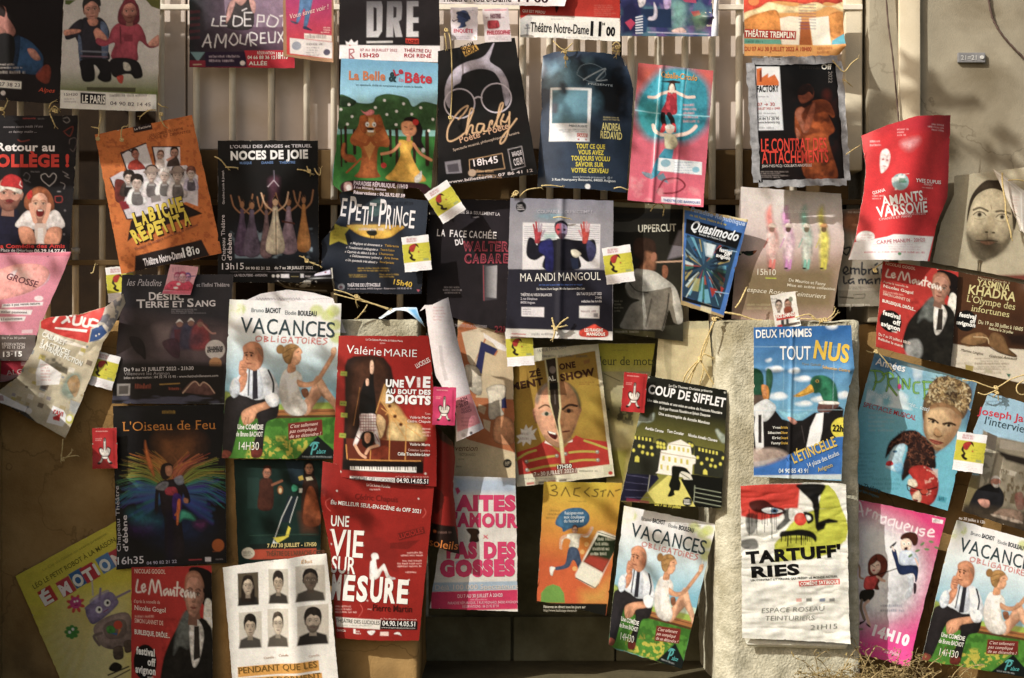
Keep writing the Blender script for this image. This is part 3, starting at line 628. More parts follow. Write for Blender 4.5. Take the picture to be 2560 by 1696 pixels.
# girl
p.q([1370,1100,1440,1080,1500,1110,1540,1200,1530,1300,1560,1380,1480,1350,1440,1250,1380,1200],'23140f',sm=1); p.q([1342,1150,1380,1120,1450,1130,1482,1190,1470,1240,1410,1265,1355,1230],'dd9a6e',sm=1); p.q([1395,1255,1430,1255,1430,1310,1390,1310],'d08a60')
p.e(1475,1130,28,28,'c8281f'); p.l([1372,1170,1395,1178],6,'3a1a10'); p.l([1425,1195,1450,1190],6,'3a1a10'); p.l([1380,1230,1405,1232],5,'a83a30')
p.q([1320,1300,1370,1295,1410,1310,1440,1300,1455,1340,1430,1400,1450,1470,1500,1568,1560,1680,1210,1660,1270,1568,1330,1450,1330,1380],'dfae3c',sm=1)
p.l([1330,1330,1260,1400,1160,1425],26,'dd9a6e',sm=1); p.l([1455,1330,1520,1420,1620,1480],26,'dd9a6e',sm=1)
p.q([800,1340,830,1330,830,1420,900,1440,930,1500,850,1500,790,1440],'a8602c',sm=1); p.e(1180,1530,26,26,'c83a34'); p.e(1545,1390,18,22,'cfcfcf'); p.q([1500,1610,1530,1580,1530,1650,1510,1680,1470,1690,1465,1640],'c9c4bc',sm=1)
p.q([812,1690,1000,1670,1500,1690,1600,1730,1640,1780,1600,1860,1000,1850,800,1780],'3a1420',sm=1); p.q([820,1700,880,1690,890,1770,830,1790],'b8928c',sm=1); p.e(860,1740,24,30,'e6ddda')
p.t('PARADISE RÉPUBLIQUE, 11H10',905,1712,1400,1744,36,'d9c7cf',b=.03); p.t('3 rue Mignard, Avignon',905,1744,1200,1766,24,'d9c7cf',b=.02); p.t('Réservations : 06.25.92.87.59',905,1794,1375,1826,30,'e2d4da',b=.03)
p.t('La Belle',860,740,1195,745,78,'c98058',b=.035); p.t('&',1225,750,1300,755,80,'2f4a50',b=.05); p.t('Le',1285,705,1365,675,58,'c0344a',b=.03); p.t('la',1320,755,1365,757,38,'d48aa0'); p.t('Bête',1375,763,1625,768,92,'c8384a',b=.03); p.t('un spectacle drôle et surprenant pour toute la famille',925,795,1535,812,18,'35525c')
p = Poster('white poster strip with dark letters at the top edge, above two small flyers', .06, [1690,-90,2900,-90,2850,60,1695,32], 'e8dfe0', (1,0))
p.q([1700,-90,2850,-90,2850,-20,1700,-20],'8a3a4a'); p.t('Théâtre Notre-Dame',1720,15,2360,18,50,'3a1c28',b=.02); p.t('14 00',2420,15,2700,25,60,'3a1c28',b=.03); p.tn(1900,28,2700,50,1,'8a7078')
p = Poster('small white flyer with a blue silhouette smoking a pipe', .03, [1797,70,2050,68,2045,378,1810,372], 'dcd3da', (1,0), name='flyer', cat='flyer', group='small flyers', mat=M_GLOSS)
p.q([1880,110,1920,95,1955,110,1972,150,1965,185,1975,190,1955,200,1935,215,1945,245,1900,262,1865,262,1885,240,1890,215,1862,205,1868,180,1855,160],'3c4c78',sm=1); p.q([1850,125,1880,105,1970,140,1975,185,1890,150],'2e3a5c',sm=1); p.l([1815,185,1825,200,1868,180],9,'5a4458'); p.t('ENQUÊTE',1828,302,2005,305,32,'cc4a66',b=.02); p.tn(1840,330,2030,362,2,'8a8090'); p.tn(1940,90,2030,120,2,'8a90a0')
p = Poster('small white flyer with a red barrel drawing beside the pipe smoker flyer', .032, [2092,84,2332,74,2362,385,2120,395], 'd8ced2', (1,0), name='flyer', cat='flyer', group='small flyers', mat=M_GLOSS)
p.r(2165,125,2265,180,'8a5a64',a=.6); p.t('NOTRE',2168,170,2262,168,34,'6a3a48',b=.03); p.tn(2120,150,2160,175,1,'8a5a64'); p.tn(2270,150,2310,175,1,'8a5a64')
p.q([2140,205,2160,190,2230,190,2248,210,2248,260,2160,270,2140,250],'b2404c',sm=1); p.l([2160,195,2162,265],6,'7a2030'); p.l([2228,195,2228,262],6,'7a2030'); p.r(2138,278,2350,325,'d89aa4',a=.7); p.t('PHILOSOPHE',2135,322,2350,318,36,'b8304a',b=.02); p.tn(2150,335,2340,370,2,'9a8088'); p.r(2110,90,2320,100,'c86a7a')
p = Poster('black poster with big round spectacles and gold script lettering, hung askew', .035, [1012,118,1190,88,1243,403,1012,430], '191213', 'O', curl=[('tu',.01)], mat=M_GLOSS)
p.f((1,0)); p.n(.2,30)
p.q([1745,890,1750,800,1790,700,1860,620,1960,570,2060,545,2130,500,2205,385,2180,480,2160,560,2200,600,2270,650,2330,760,2345,880,2350,920,2310,985,2285,880,2260,760,2200,670,2110,640,2020,645,1910,690,1890,760,1830,800,1800,880,1795,1000,1760,960],'c4bccb',sm=1)
for x, y, rx, ry in ((1882,958,140,136),(2222,908,138,135)):
    t = np.linspace(0, 6.2832, 40); p.l(sum(([x+rx*math.cos(k), y+ry*math.sin(k)] for k in t), []), 11, 'd4ccd8')
p.l([2015,915,2050,898,2088,905],14,'d4ccd8',sm=1)
for a in ([1870,1105,1930,1040,1960,980,1900,1010,1830,1090,1775,1190,1770,1290,1810,1305,1880,1270,1930,1230],[1935,1230,1985,1090,2010,1020,1985,1010,1960,1120,1945,1245,1975,1170,2005,1165,2000,1230,2040,1225],[2105,1150,2055,1150,2040,1210,2075,1225,2110,1160,2105,1215,2140,1210],[2150,1205,2165,1130,2185,1120,2180,1150],[2195,1185,2260,1040,2285,960,2260,970,2235,1080,2225,1165,2255,1170],[2265,1155,2265,1120,2290,1060],[2275,1120,2310,1130,2335,1080],[2345,1040,2335,1200,2300,1300,2260,1330,2270,1280,2350,1180,2410,1100]):
    p.l(a, 14, 'd9b48c', sm=1)
p.t('Poète - Poète',1890,1325,2340,1190,60,'c9a184',b=.015,sf=1.6); p.t('Spectacle musical, philosophique et... lunaire.',1825,1400,2440,1235,24,'c9b4a4')
p.q([1890,440,2020,390,2060,460,1935,525],'c79b45'); p.t('ZOOM',1900,475,2020,425,42,'3a2614',b=.03); p.t('ZORA',1930,512,2050,465,42,'3a2614',b=.03)
p.q([1745,1500,1890,1478,1905,1600,1760,1610],'8f8a92'); p.q([1766,1526,1866,1510,1880,1588,1780,1596],'5a545c'); p.l([1970,1480,2275,1420,2300,1560,1980,1600,1970,1480],6,'c9a47c'); p.t('18h45',2015,1540,2240,1505,62,'e6dde0',b=.01); p.tn(2010,1560,2290,1600,1,'c9a47c')
p.l([2330,1385,2455,1355,2490,1540,2365,1575,2330,1385],6,'b0a8ac'); p.t('BARAQUE',2372,1450,2460,1430,40,'d0c8cc',b=.02); p.t('CŒUR',2390,1535,2475,1515,60,'d0c8cc',b=.03)
p.e(1998,1600,36,34,'b9a08c'); p.tn(2050,1610,2290,1650,2,'c4a080'); p.t('www.billetterie . 07 86 41 12',1770,1700,2560,1590,26,'d0c4c4',b=.02)
p = Poster('red poster with a white theatre strip reading 11 00', .085, [70,-60,997,-60,1002,385,75,338], 'b8301f', (2,0), curl=[('c',0,1,-.01,.4)], edge='e0dcd4')
p.n(.1,40); p.q([400,-60,440,-60,445,20,410,120,395,20],'3a0e0a',sm=1); p.t('QUI EST PERDU',95,112,305,128,24,'e6cfc8',b=.02); p.tn(760,40,990,150,6,'e09080',a=.35)
p.q([70,180,150,138,1000,172,1004,400,70,345],WH); p.q([75,180,152,140,190,160,150,335,75,335],'b4b4b8',a=.6); p.l([145,240,140,330],9,'6a6a70'); p.l([120,262,165,258],9,'6a6a70'); p.e(142,235,16,14,'8a8a90')
p.t('Théâtre Notre-Dame',168,290,708,320,84,'1c1820',b=.012); p.t('11',722,325,822,330,120,'141216',b=.045); p.t('H',835,235,858,235,22,'141216',b=.04); p.t('00',868,328,950,333,76,'141216',b=.045); p.tn(230,330,950,365,1,'8a8a90',a=.5); p.tn(360,160,640,190,1,'a0a0a6',a=.6)
p = Poster('crowded blue and purple illustrated poster with its right edge curling forward', .08, [1000,-90,1850,-90,1848,338,1004,335], '3c3f72', (2,0), curl=[('c',1,.6,.03,.2)], mat=M_GLOSS)
p.n(.35,28); p.n(.6,30,c='5e8f9a',lo=.5,hi=.7); p.n(.5,24,c='8a5aa0',lo=.55,hi=.7); p.q([1000,60,1120,-20,1190,100,1190,310,1004,330],'22244c',s_=20); p.q([1480,20,1560,0,1620,60,1610,250,1520,300,1480,250],'86b8ac',a=.7,s_=30,sm=1)
p.q([1190,85,1470,85,1475,260,1210,250],'24395a'); p.q([1310,20,1345,100,1330,180,1260,190,1265,160,1310,140],'cfc9d8',sm=1); p.q([1165,-20,1230,-20,1230,40,1180,70],'d0c8cc',sm=1); p.q([1150,150,1215,130,1260,190,1240,300,1150,320],'2c4a70')
for k in range(7): p.l([1145,165+24*k,1205,150+26*k],10,'dfe2ec')
p.q([1045,210,1100,175,1140,215,1095,280],'b83a5e'); p.q([1655,110,1730,100,1745,140,1680,155],'c0405a'); p.q([1555,-20,1700,-20,1705,30,1600,20],'b04a6a'); p.q([1660,150,1790,120,1800,260,1700,290],'6a8a52',a=.6,s_=20,sm=1); p.q([1400,-60,1460,-60,1470,60,1410,80],'b09ac0',sm=1); p.q([1480,280,1570,255,1610,300,1500,305],'d8b8b0',sm=1); p.l([1260,300,1820,318],10,'cfc9e0',a=.7)
p = Poster('pale curled right edge of the purple illustrated poster, seen from the back', .055, [1880,-90,1915,-90,1912,330,1845,335], 'e2e4ee', (2,0), name='paper_strip', cat='paper', group='scraps of paper', curl=[('bow',.012)])
p.g(1850,0,1912,0,'c9cde0','f0f0f4')
p = Poster('dark blue barrel shaped poster curling at its shoulders with yellow lettering', .03, [290,485,1062,540,1063,1775,236,1720], '38475c', (2,0), t=[380,468,700,480,960,487,1020,500], r=[1105,680,1135,800,1120,1100,1085,1500], l=[272,700,275,1000,255,1350,245,1500], mat=M_GLOSS, curl=[('bow',.035),('c',0,0,-.03,.4),('c',1,0,-.03,.4)])
p.n(.25,40); p.q([560,590,700,580,980,640,1060,800,1040,1050,900,1090,760,1000,700,830,600,760],'0c1216',s_=40,sm=1); p.n(.8,36,c='0a0e12',p=[560,560,1080,560,1080,1080,560,1080],lo=.42,hi=.6,s_=30); p.n(.5,30,c='7aa0b4',p=[300,560,720,560,720,800,300,800],lo=.5,hi=.65,s_=30); p.q([400,640,520,590,580,700,590,820,760,900,760,1000,620,980,480,800],'6fa0b8',a=.8,s_=50,sm=1); p.q([700,640,850,620,850,720,720,760],'4a6a80',a=.6,s_=40,sm=1)
p.l([600,680,640,610,740,590,850,640,860,700,760,760,680,740,600,690],5,'9ab0c0',a=.7,sm=1); p.l([660,740,760,680,870,630,780,740,880,735],7,'c4d2dc',sm=1); p.t('PRÉSENTE',705,785,935,795,18,'b8c4cc')
p.n(.5,60,c='1a2730',p=[720,1000,1100,1000,1060,1500,700,1300],s_=80)
p.q([357,802,738,818,718,1312,343,1303],'dfe2e6'); p.q([375,825,703,838,695,1142,370,1135],'6b98aa'); p.n(.7,50,c='35525f',p=[375,825,703,838,695,1142,370,1135]); p.q([440,765,490,770,510,860,460,860],'2a3a48',s_=10,sm=1); p.q([370,950,430,960,420,1050,375,1040],'5a3a44',a=.5,s_=10,sm=1); p.g(540,1000,540,1142,'6b98aa','3a5666',[375,1040,700,1050,695,1142,370,1135],a=.5)
p.t('MENTALISME',530,1172,695,1180,20,'4a505c'); p.tn(420,1190,690,1225,2,'6a707c',al='r'); p.q([602,1232,698,1237,697,1272,602,1268],'c83a34'); p.t('CARRÉ',608,1265,690,1268,26,'f0dcd8',b=.02); p.r(608,1282,622,1298,'b02a30'); p.r(678,1284,692,1300,'b02a30')
p.tn(830,1070,1010,1110,2,'c8bc8a',al='c'); p.t('ANDREA',830,1200,1010,1205,66,'d9cf86',b=.025); p.t('REDAVID',818,1275,1022,1284,66,'d9cf86',b=.025)
for k, (tx, a, b_) in enumerate((('TOUT CE QUE',595,862),('VOUS AVEZ',612,850),('TOUJOURS VOULU',548,908),('SAVOIR SUR',588,848),('VOTRE CERVEAU',548,892))): p.t(tx,a,1372+56*k,b_,1376+56*k,40,'d6c83c',b=.035)
p.t('www.brocola-presence.fr  @ f',560,1646,930,1652,20,'b8c2cc'); p.t('3 Rue Pourquery Boisserin, 84000 Avignon',370,1668,960,1682,22,'dfe4e8',b=.01); p.e(700,1726,25,25,'e8e8ea')
p = Poster('creased pink and turquoise poster of two acrobats, one standing on the other', .0, [1168,583,1862,655,1765,1920,1068,1852], 'd2677c', (2,0), curl=[('f','u',.32,.006,.03),('f','v',.36,.004,.03),('f','u',.62,.003,.02)], edge='d9b48a')
p.q([1170,585,1862,655,1850,900,1160,800],'d06a52',s_=60); p.n(.12,40)
p.q([1420,625,1600,620,1740,700,1830,830,1830,1100,1760,1230,1600,1330,1450,1300,1270,1290,1160,1150,1140,980,1200,830,1320,690],'3aa6bc',sm=1,s_=22); p.n(.25,60,p=[1150,620,1830,620,1830,1300,1150,1300]); p.q([1160,960,1340,960,1360,1230,1240,1250,1170,1140],'2f948c',a=.5,s_=40,sm=1)
p.l([1305,1568,1325,1200,1370,640],9,'b9e2ea',a=.7); p.l([1140,1020,1360,1055,1830,1080],10,'9fd8e2',a=.7); p.l([1625,640,1590,900],7,'b9e2ea',a=.6)
p.t('Caballe-Circulo',1375,715,1710,750,52,'d9a14c',b=.02)
p.q([1370,755,1470,745,1490,742,1560,758,1550,772,1470,770],'3a2620'); p.q([1455,775,1470,760,1500,760,1512,800,1520,860,1500,870,1440,850],'4a2a20',sm=1); p.q([1456,800,1480,775,1502,800,1500,850,1475,865,1455,840],'e6d2c4',sm=1)
p.l([1450,850,1380,870,1330,900,1265,898],26,'ecd0c4',sm=1); p.l([1510,850,1570,880,1620,900,1685,898],26,'ecd0c4',sm=1)
p.q([1440,855,1475,870,1520,862,1525,950,1515,1060,1380,1050,1420,950],'c23a48',sm=1); p.n(.6,10,c='7a1a30',p=[1440,855,1520,862,1515,1060,1380,1050],lo=.5,hi=.55)
p.l([1395,1060,1395,1110,1410,1165],44,'2a1f24'); p.l([1450,1060,1480,1110,1490,1160],44,'2a1f24'); p.q([1395,1150,1425,1160,1410,1220,1365,1230],'cc3340',sm=1); p.q([1480,1150,1510,1150,1515,1220,1490,1220],'cc3340',sm=1)
p.e(1460,1195,42,44,'e8cfc0'); p.q([1415,1170,1460,1150,1505,1175,1490,1195,1430,1195],'e4e0d8',sm=1); p.l([1430,1250,1370,1245,1320,1210,1305,1160],30,'ecd0c4',sm=1); p.l([1500,1258,1600,1240,1660,1210,1700,1170],32,'ecd0c4',sm=1)
p.q([1415,1245,1500,1250,1530,1330,1490,1385,1420,1370,1410,1300],'e0dbbc',sm=1); p.q([1410,1375,1495,1385,1480,1470,1350,1500,1360,1440],'3f97b0'); p.q([1340,1470,1420,1450,1380,1560,1350,1620,1280,1660,1290,1600],'3f97b0',sm=1); p.q([1340,1630,1400,1600,1450,1700,1350,1660],'6f8a9a'); p.q([1200,1590,1290,1610,1290,1650,1240,1640],'7a8a98',sm=1)
p.l([1340,1780,1380,1700,1420,1660,1540,1655,1600,1720,1520,1780,1400,1790],16,'8a3040',sm=1)
p.q([1355,1460,1758,1500,1755,1620,1345,1580],'dfe4ea'); p.e(1420,1510,46,36,'8fb6c6'); p.tn(1500,1490,1740,1610,5,'8aa0b4'); p.e(1700,1570,34,28,'8fc0d4'); p.tn(1580,950,1740,1140,5,'f0a8a8',a=.6); p.q([1380,1820,1745,1845,1740,1900,1380,1870],'e4dce4'); p.t('THÉÂTRE DES BARRIQUES',1395,1862,1735,1888,22,'5a7ab0',b=.01); p.n(.4,30,c='e6b0b4',lo=.55,hi=.7,p=[1100,1600,1750,1640,1740,1900,1080,1840])
p = Poster('orange poster of desert dunes with a curled lower corner and a theatre name', .08, [-225,-60,692,-60,705,440,-215,515], 'd8a05c', (3,0), b=[300,520,600,515,660,505], curl=[('c',1,1,.04,.35),('vbow',.008)])
p.q([-225,-60,690,-60,690,40,540,20,460,60,300,30,100,10,0,30,-100,100,-225,140],'cc4a30',sm=1); p.q([-220,120,-80,70,0,20,80,30,240,60,440,20,560,60,700,20,700,110,560,60,420,110,100,120,-120,130,-220,190],'ecd2a0',sm=1)
p.q([-220,190,-100,130,60,90,110,150,160,280,-220,280],'d08a3c',sm=1); p.q([560,150,690,120,705,310,590,350],'c98a44',sm=1); p.q([110,170,200,150,310,160,300,420,130,420],'e8dcc8'); p.q([380,170,560,150,580,420,420,430],'ece2d2'); p.q([300,200,380,200,410,420,290,420],'a8602a'); p.n(.15,40); p.q([590,380,710,310,710,420,580,430],'5fa8b8'); p.e(-130,10,50,40,'e89050')
for k in range(9): p.l([290,40+28*k,440,44+28*k],12,'7a5a7a',a=.5)
p.q([-225,270,262,288,258,368,-225,350],'b03028'); p.t('THÉÂTRE TREMPLIN',-215,338,245,352,52,'efe0d0',b=.03); p.q([-225,355,120,365,130,410,-225,405],'6aa894'); p.tn(-215,370,60,400,1,'3a5a50',fill=.9); p.q([-225,405,710,420,710,510,300,525,-225,520],'dca25a'); p.t('DU 07 AU 30 JUILLET 2022 À 10H00',-215,470,405,470,38,'b8482c',b=.01); p.tn(460,430,650,500,2,'9a5028',fill=.8)
p = Poster('black poster with a figure in an orange cloak, edged with silver tape', .02, [-150,585,640,570,725,1670,-90,1690], '16110f', (3,0), t=[200,590], curl=[('tu',-.01)], mat=M_GLOSS)
p.n(.3,50); p.g(300,600,300,1600,'14100c','241008',a=.5)
p.q([330,800,380,780,420,820,425,890,390,930,320,960,290,930,280,880],'8a4a30',sm=1); p.q([270,870,310,790,370,780,420,810,415,880,380,850,330,880],'2a1610',sm=1)
p.q([420,930,520,920,580,960,620,1060,600,1090,560,1060,620,1200,560,1270,590,1400,640,1660,360,1660,300,1400,330,1300,260,1260,250,1050,290,990,330,1000,400,960],'a8561c',sm=1); p.n(.5,26,p=[260,930,640,930,640,1660,300,1660]); p.n(.7,30,c='38120a',p=[260,930,640,930,640,1660,300,1660],s_=20)
p.q([250,1050,300,990,340,1010,310,1080,380,1200,330,1230,290,1150],'a5664c',sm=1); p.q([330,1180,400,980,440,950,430,1060,380,1200],'9a5638',sm=1); p.q([260,1180,300,1240,280,1300,265,1280],'a5664c',sm=1); p.e(545,880,36,50,'4a1a10',s_=14)
p.q([-120,620,105,618,140,1205,-95,1210],'dcdfe4'); p.q([-115,625,100,622,105,795,-110,800],'eceef0'); p.q([-110,640,-60,630,-60,720,0,680,0,720,60,690,100,760,100,795,-110,795],'d8742a'); p.q([-80,660,-60,640,-60,760,-80,760],'8a3a20')
p.t('FACTORY',-105,855,98,848,56,'18181c',b=.035); p.t('07 → 30',-100,985,60,980,30,'c8382c'); p.t('JUILLET 2022 à 12H00',-100,1018,110,1012,20,'c8382c'); p.tn(-90,885,40,905,1,'4a4a50'); p.tn(-100,1035,120,1090,2,'6a6a70'); p.t('04 84 51 20 90',-95,1115,100,1110,26,'3a3a40'); p.t('www.la-factory.org',-95,1145,105,1140,22,'3a3a40'); p.tn(-90,1165,120,1200,1,'6a6a70')
p.t('LE CONTRAT DES',-65,1405,545,1390,115,'d8402a',b=.012); p.t('ATTACHEMENTS',-60,1515,560,1500,112,'d8402a',b=.012); p.t('JEAN-YVES PICQ / COLLBATI AINOPEULE',-60,1552,405,1540,24,'d8d0cc'); p.tn(-80,1580,220,1650,4,'b8aca8',a=.6)
p.t('Festival',290,640,475,640,38,'3c362e'); p.t('Off',495,640,590,640,44,'ece8e0',b=.03,sf=.8); p.t('2022',560,660,562,768,34,'8a8480')
p.q([548,1660,645,1655,645,1690,548,1690],'8a7a7c')
FACT = p
# ================================================================ middle row
def chalk(p, pts, c='b9b0b0', a=.6, w=6): p.l(pts, w, c, a, sm=1)
p = Poster('school poster, black chalkboard with a red capped man and a shocked woman holding her cheeks', .12, [-350,-500,730,-495,640,770,-300,770], '1f1b20', (0,1))
p.n(.3,40); p.f((0,0))
p.tn(210,1085,340,1105,1,'c0504a'); p.tn(350,1090,450,1105,1,'8a8488'); p.t('nouveau trois-caring 14 ans',30,1185,400,1180,24,'a09aa0',it=.3,a=0) if 0 else p.t('nouveau cours inédit 14 ans',30,1185,400,1180,22,'a8a0a4',it=.3); p.t('et fainey malin ...',80,1230,345,1228,20,'a8a0a4',it=.3)
p.t('Retour au',-30,1395,505,1398,72,'e8e3e4',b=.03); p.t('COLLÈGE !',-150,1540,640,1540,105,'d23a2a',b=.05); chalk(p,[640,1330,650,1290,700,1280,710,1330,680,1400,650,1380],'8a7a78'); chalk(p,[590,1220,680,1175,650,1260,600,1230],'b04a30'); chalk(p,[165,1295,200,1310,270,1295],'a8442e',w=10); chalk(p,[590,1100,630,1090,650,1120,620,1140,590,1120])
p.f((0,1))
chalk(p,[455,155,390,100,380,55,420,40,452,70,490,35,520,60,505,110,455,155],'d8d0d0',.9,6); chalk(p,[215,60,240,30,275,60,250,110,220,90,280,120],'8a8488'); chalk(p,[580,20,630,50,600,60,640,80]); chalk(p,[560,120,600,140,590,180]); chalk(p,[510,250,570,250,570,300,515,300,510,250],'a83a34',.8,8); p.e(545,205,20,6,'8a8488'); p.e(600,380,10,10,'8a8488',.6); p.e(590,600,10,10,'8a8488',.6); p.tn(285,10,370,30,1,'8a8488')
# man
p.q([-120,330,0,330,120,370,180,400,200,690,-120,690],'1c1a34',sm=1); p.face(85,230,118,140,'dba08c','d9d2c8',bald=1,beard='7a4a3c',rot=4); p.q([-30,190,0,150,110,165,200,190,190,230,120,200,60,180,0,210],'d8d0c4',sm=1)
p.q([10,150,30,80,90,45,160,60,200,100,205,180,120,165],'c2252a',sm=1); p.l([190,110,180,140,200,160],7,'e4d4d0'); p.q([55,280,100,275,130,290,105,310,60,300],'7a2a2c',sm=1)
# woman
p.q([230,260,290,190,370,160,440,190,490,270,500,370,450,420,430,300,330,250,300,380,230,350],'9a5a34',sm=1)
p.q([165,540,190,440,260,380,330,420,420,420,500,375,560,420,572,545],'d8d0ce',sm=1); p.q([320,420,430,420,430,690,320,690],'c9b4aa'); p.q([175,540,290,545,330,690,210,690],'c98e72',sm=1); p.q([450,545,565,545,540,690,410,690],'c98e72',sm=1)
p.face(365,325,82,120,'e2ab92','9a5a34',mouth='8a2020'); p.q([335,380,370,365,405,380,400,425,370,440,340,425],'7c1c1c',sm=1); p.q([350,372,392,372,390,384,352,384],'e8e0d8')
p.l([325,480,300,400,285,330],40,'dda58c',sm=1); p.l([410,480,440,400,452,330],40,'dda58c',sm=1); p.q([250,230,290,190,300,250,260,280],'c22a24',sm=1); p.q([350,540,400,540,400,680,345,680],'d2cac6')
p.q([-350,690,640,690,640,775,-350,775],'241820'); p.t('30 La Comédie des Amis',-120,728,600,725,36,'c83430',b=.03); p.t("Place de l'Horloge",10,760,305,765,28,'c8bfc0'); p.t('06.29.14.27.61',318,768,605,770,30,'e8e0e0',b=.03)
p = Poster('orange poster with black and white cut-out players and yellow crooked lettering, tilted', .06, [872,1245,1768,1060,2058,2345,1128,2535], 'c8742c', (0,0), curl=[('tv',.015),('c',1,1,.01,.3)], edge='c89a5c')
p.n(.12,30); p.n(.7,9,c='a4561e',lo=.62,hi=.68); p.q([1222,1165,1390,1130,1408,1195,1235,1230],'2a1a1c'); p.t('La Factorie',1242,1205,1392,1172,22,'e8d8d0'); p.t('UNE COMÉDIE DE LABICHE',1380,1265,1690,1195,22,'8a4a1e',b=.01); p.t('FOLLE ET DÉJANTÉE',1380,1290,1760,1225,24,'8a4a1e'); p.tn(980,1290,1150,1370,2,'9a5020')
p.q([1115,1415,1345,1325,1420,1568,1470,1640,1180,1600],'d2cdd0'); p.l([1115,1415,1345,1325],12,'3a2622'); p.l([1115,1415,1180,1600],14,'3a2622'); p.q([1405,1360,1660,1358,1668,1640,1470,1600],'d6d0d4'); p.l([1405,1360,1450,1590],14,'3a2622'); p.l([1405,1358,1660,1356],10,'3a2622')
p.face(1250,1430,32,44,'b87a68','3a2420',rot=-15); p.l([1130,1420,1180,1390,1225,1410],14,'4a2c26',sm=1); p.q([1190,1510,1250,1475,1310,1510,1340,1568,1190,1568],'a43a2a',sm=1); p.face(1610,1420,36,48,'b88a78','2e2018',beard='5a3a2c'); p.face(1480,1440,30,40,'c8a090','6a4430',rot=10); p.q([1560,1470,1640,1460,1665,1600,1540,1600],'4a3a34',sm=1); p.l([1545,1480,1600,1450],22,'c08a76'); p.q([1440,1490,1510,1480,1520,1600,1450,1600],'c8bab4',sm=1)
p.f((0,1))
p.q([1015,80,1120,20,1720,-40,1830,60,1830,340,1720,300,1250,460,1170,460],'cdc6cc'); p.l([1015,80,1175,460,1245,458],12,'3a2622'); p.q([1060,110,1110,90,1160,130,1150,290,1070,290],'6a2c24',sm=1); p.q([1100,300,1180,290,1200,360,1130,380],'8a2430'); p.n(.2,12,p=[1015,80,1720,-40,1830,60,1830,340,1200,460])
for x, y, w_, h_, hc, bc in ((1190,80,40,48,'2e221c','4a3a34'),(1265,130,46,56,'2a1e1a','e6e2e4'),(1400,50,46,58,'3c2c24','ddd6d8'),(1520,60,42,52,'c8c0bc','ece8e8'),(1640,60,46,58,'4a3a30','cfc6c6'),(1765,40,34,44,'7a4a3a','b8b0c4')):
    p.q([x-w_*1.9,y+h_*3.4,x-w_*1.5,y+h_*1.2,x,y+h_*.7,x+w_*1.5,y+h_*1.2,x+w_*1.9,y+h_*3.4],bc,sm=1); p.q([x-w_*.9,y+h_*3.4,x-w_*.8,y+h_*1.4,x+w_*.8,y+h_*1.4,x+w_*1.2,y+h_*3.4],'3a2c2a' if bc > 'c' else '241c1c',a=.85,sm=1)
    p.face(x,y,w_*1.25,h_*1.2,'ece6e6',hc); p.face(x,y,w_,h_,'cdb8ae',hc,hb=1)
for x, y in ((1400,15),(1640,15)): p.e(x,y,80,22,'8e7d76',rot=-8); p.e(x,y-18,44,30,'a08e84')
p.q([1390,250,1480,235,1490,290,1400,310],'8e8684'); p.q([1210,480,1250,440,1690,320,1870,410,1260,600,1180,670],'2a1a12'); p.q([1690,315,1875,408,1700,450],'2a1a12')
def crook(p, txt, x0, y0, x1, y1, h, c, seed, b=.05):
    r = random.Random(seed); n = len(txt)
    for i, ch in enumerate(txt):
        t0, t1 = (i+.06)/n, (i+.92)/n; dy = r.uniform(-.08,.08)*h; rt = r.uniform(-.05,.05)*h
        if ch == ' ': continue
        if ch == 'I': t0, t1 = (i+.3)/n, (i+.68)/n; rt *= .15
        p.t(ch,x0+(x1-x0)*t0,y0+(y1-y0)*t0+dy-rt,x0+(x1-x0)*t1,y0+(y1-y0)*t1+dy+rt,h*r.uniform(.93,1.08),c,b)
crook(p,'LABICHE',1258,540,1720,378,125,'3a2410',3,b=.08); crook(p,'LABICHE',1252,535,1714,372,120,'d9c232',3); crook(p,'REPETITA',1262,690,1780,500,125,'3a2410',4,b=.08); crook(p,'REPETITA',1256,685,1774,494,120,'d9c232',4)
p.t('Théâtre de mœurs suivie dans la tradition',1250,755,1835,520,26,'7a4a44',it=.2); p.q([1255,800,1865,650,1945,800,1250,955],'2a1d1c'); p.tn(1420,735,1640,780,1,'c8bcb8',a=0); p.t('Théâtre Notre-Dame',1340,895,1700,815,66,'e4dde0',b=.03); p.t('18',1705,815,1785,795,85,'f0eaec',b=.03); p.t('10',1795,790,1855,776,50,'f0eaec',b=.03); p.t('H',1775,735,1793,731,18,'f0eaec',b=.03)
p = Poster('black poster of robed dancers on a stage under the white title NOCES DE JOIE', .045, [2010,1300,2938,1300,2948,2622,2012,2612], '171214', (0,0), curl=[('bow',.006)], edge='c9b48a')
p.f((1,0)); p.n(.2,30); p.t("L'OUBLI DES ANGES et TERUEL",-240,1372,515,1362,28,'cfcad0',b=.02); p.t('NOCES DE JOIE',-235,1478,480,1462,74,'f0ecf0',b=.05); p.t('MUSIQUE',-150,1520,-40,1518,22,'6f8fc0',b=.02); p.t('DANSE',52,1518,160,1514,22,'6f8fc0',b=.02); p.t('THÉÂTRE',215,1516,362,1512,22,'6f8fc0',b=.02)
p.f((1,1)); p.g(0,420,0,800,'120d10','2c3440',[-240,420,545,420,545,830,-240,830],s_=40); p.n(.6,26,c='9fb4c4',p=[-240,540,520,540,520,820,-240,820],lo=.5,hi=.66); p.q([120,90,215,80,205,240,215,360,110,360,130,240],'5c3a4a',s_=14,sm=1); p.l([165,10,168,100],6,'8a8494'); p.l([110,160,165,100,210,155],8,'c9b8c4')
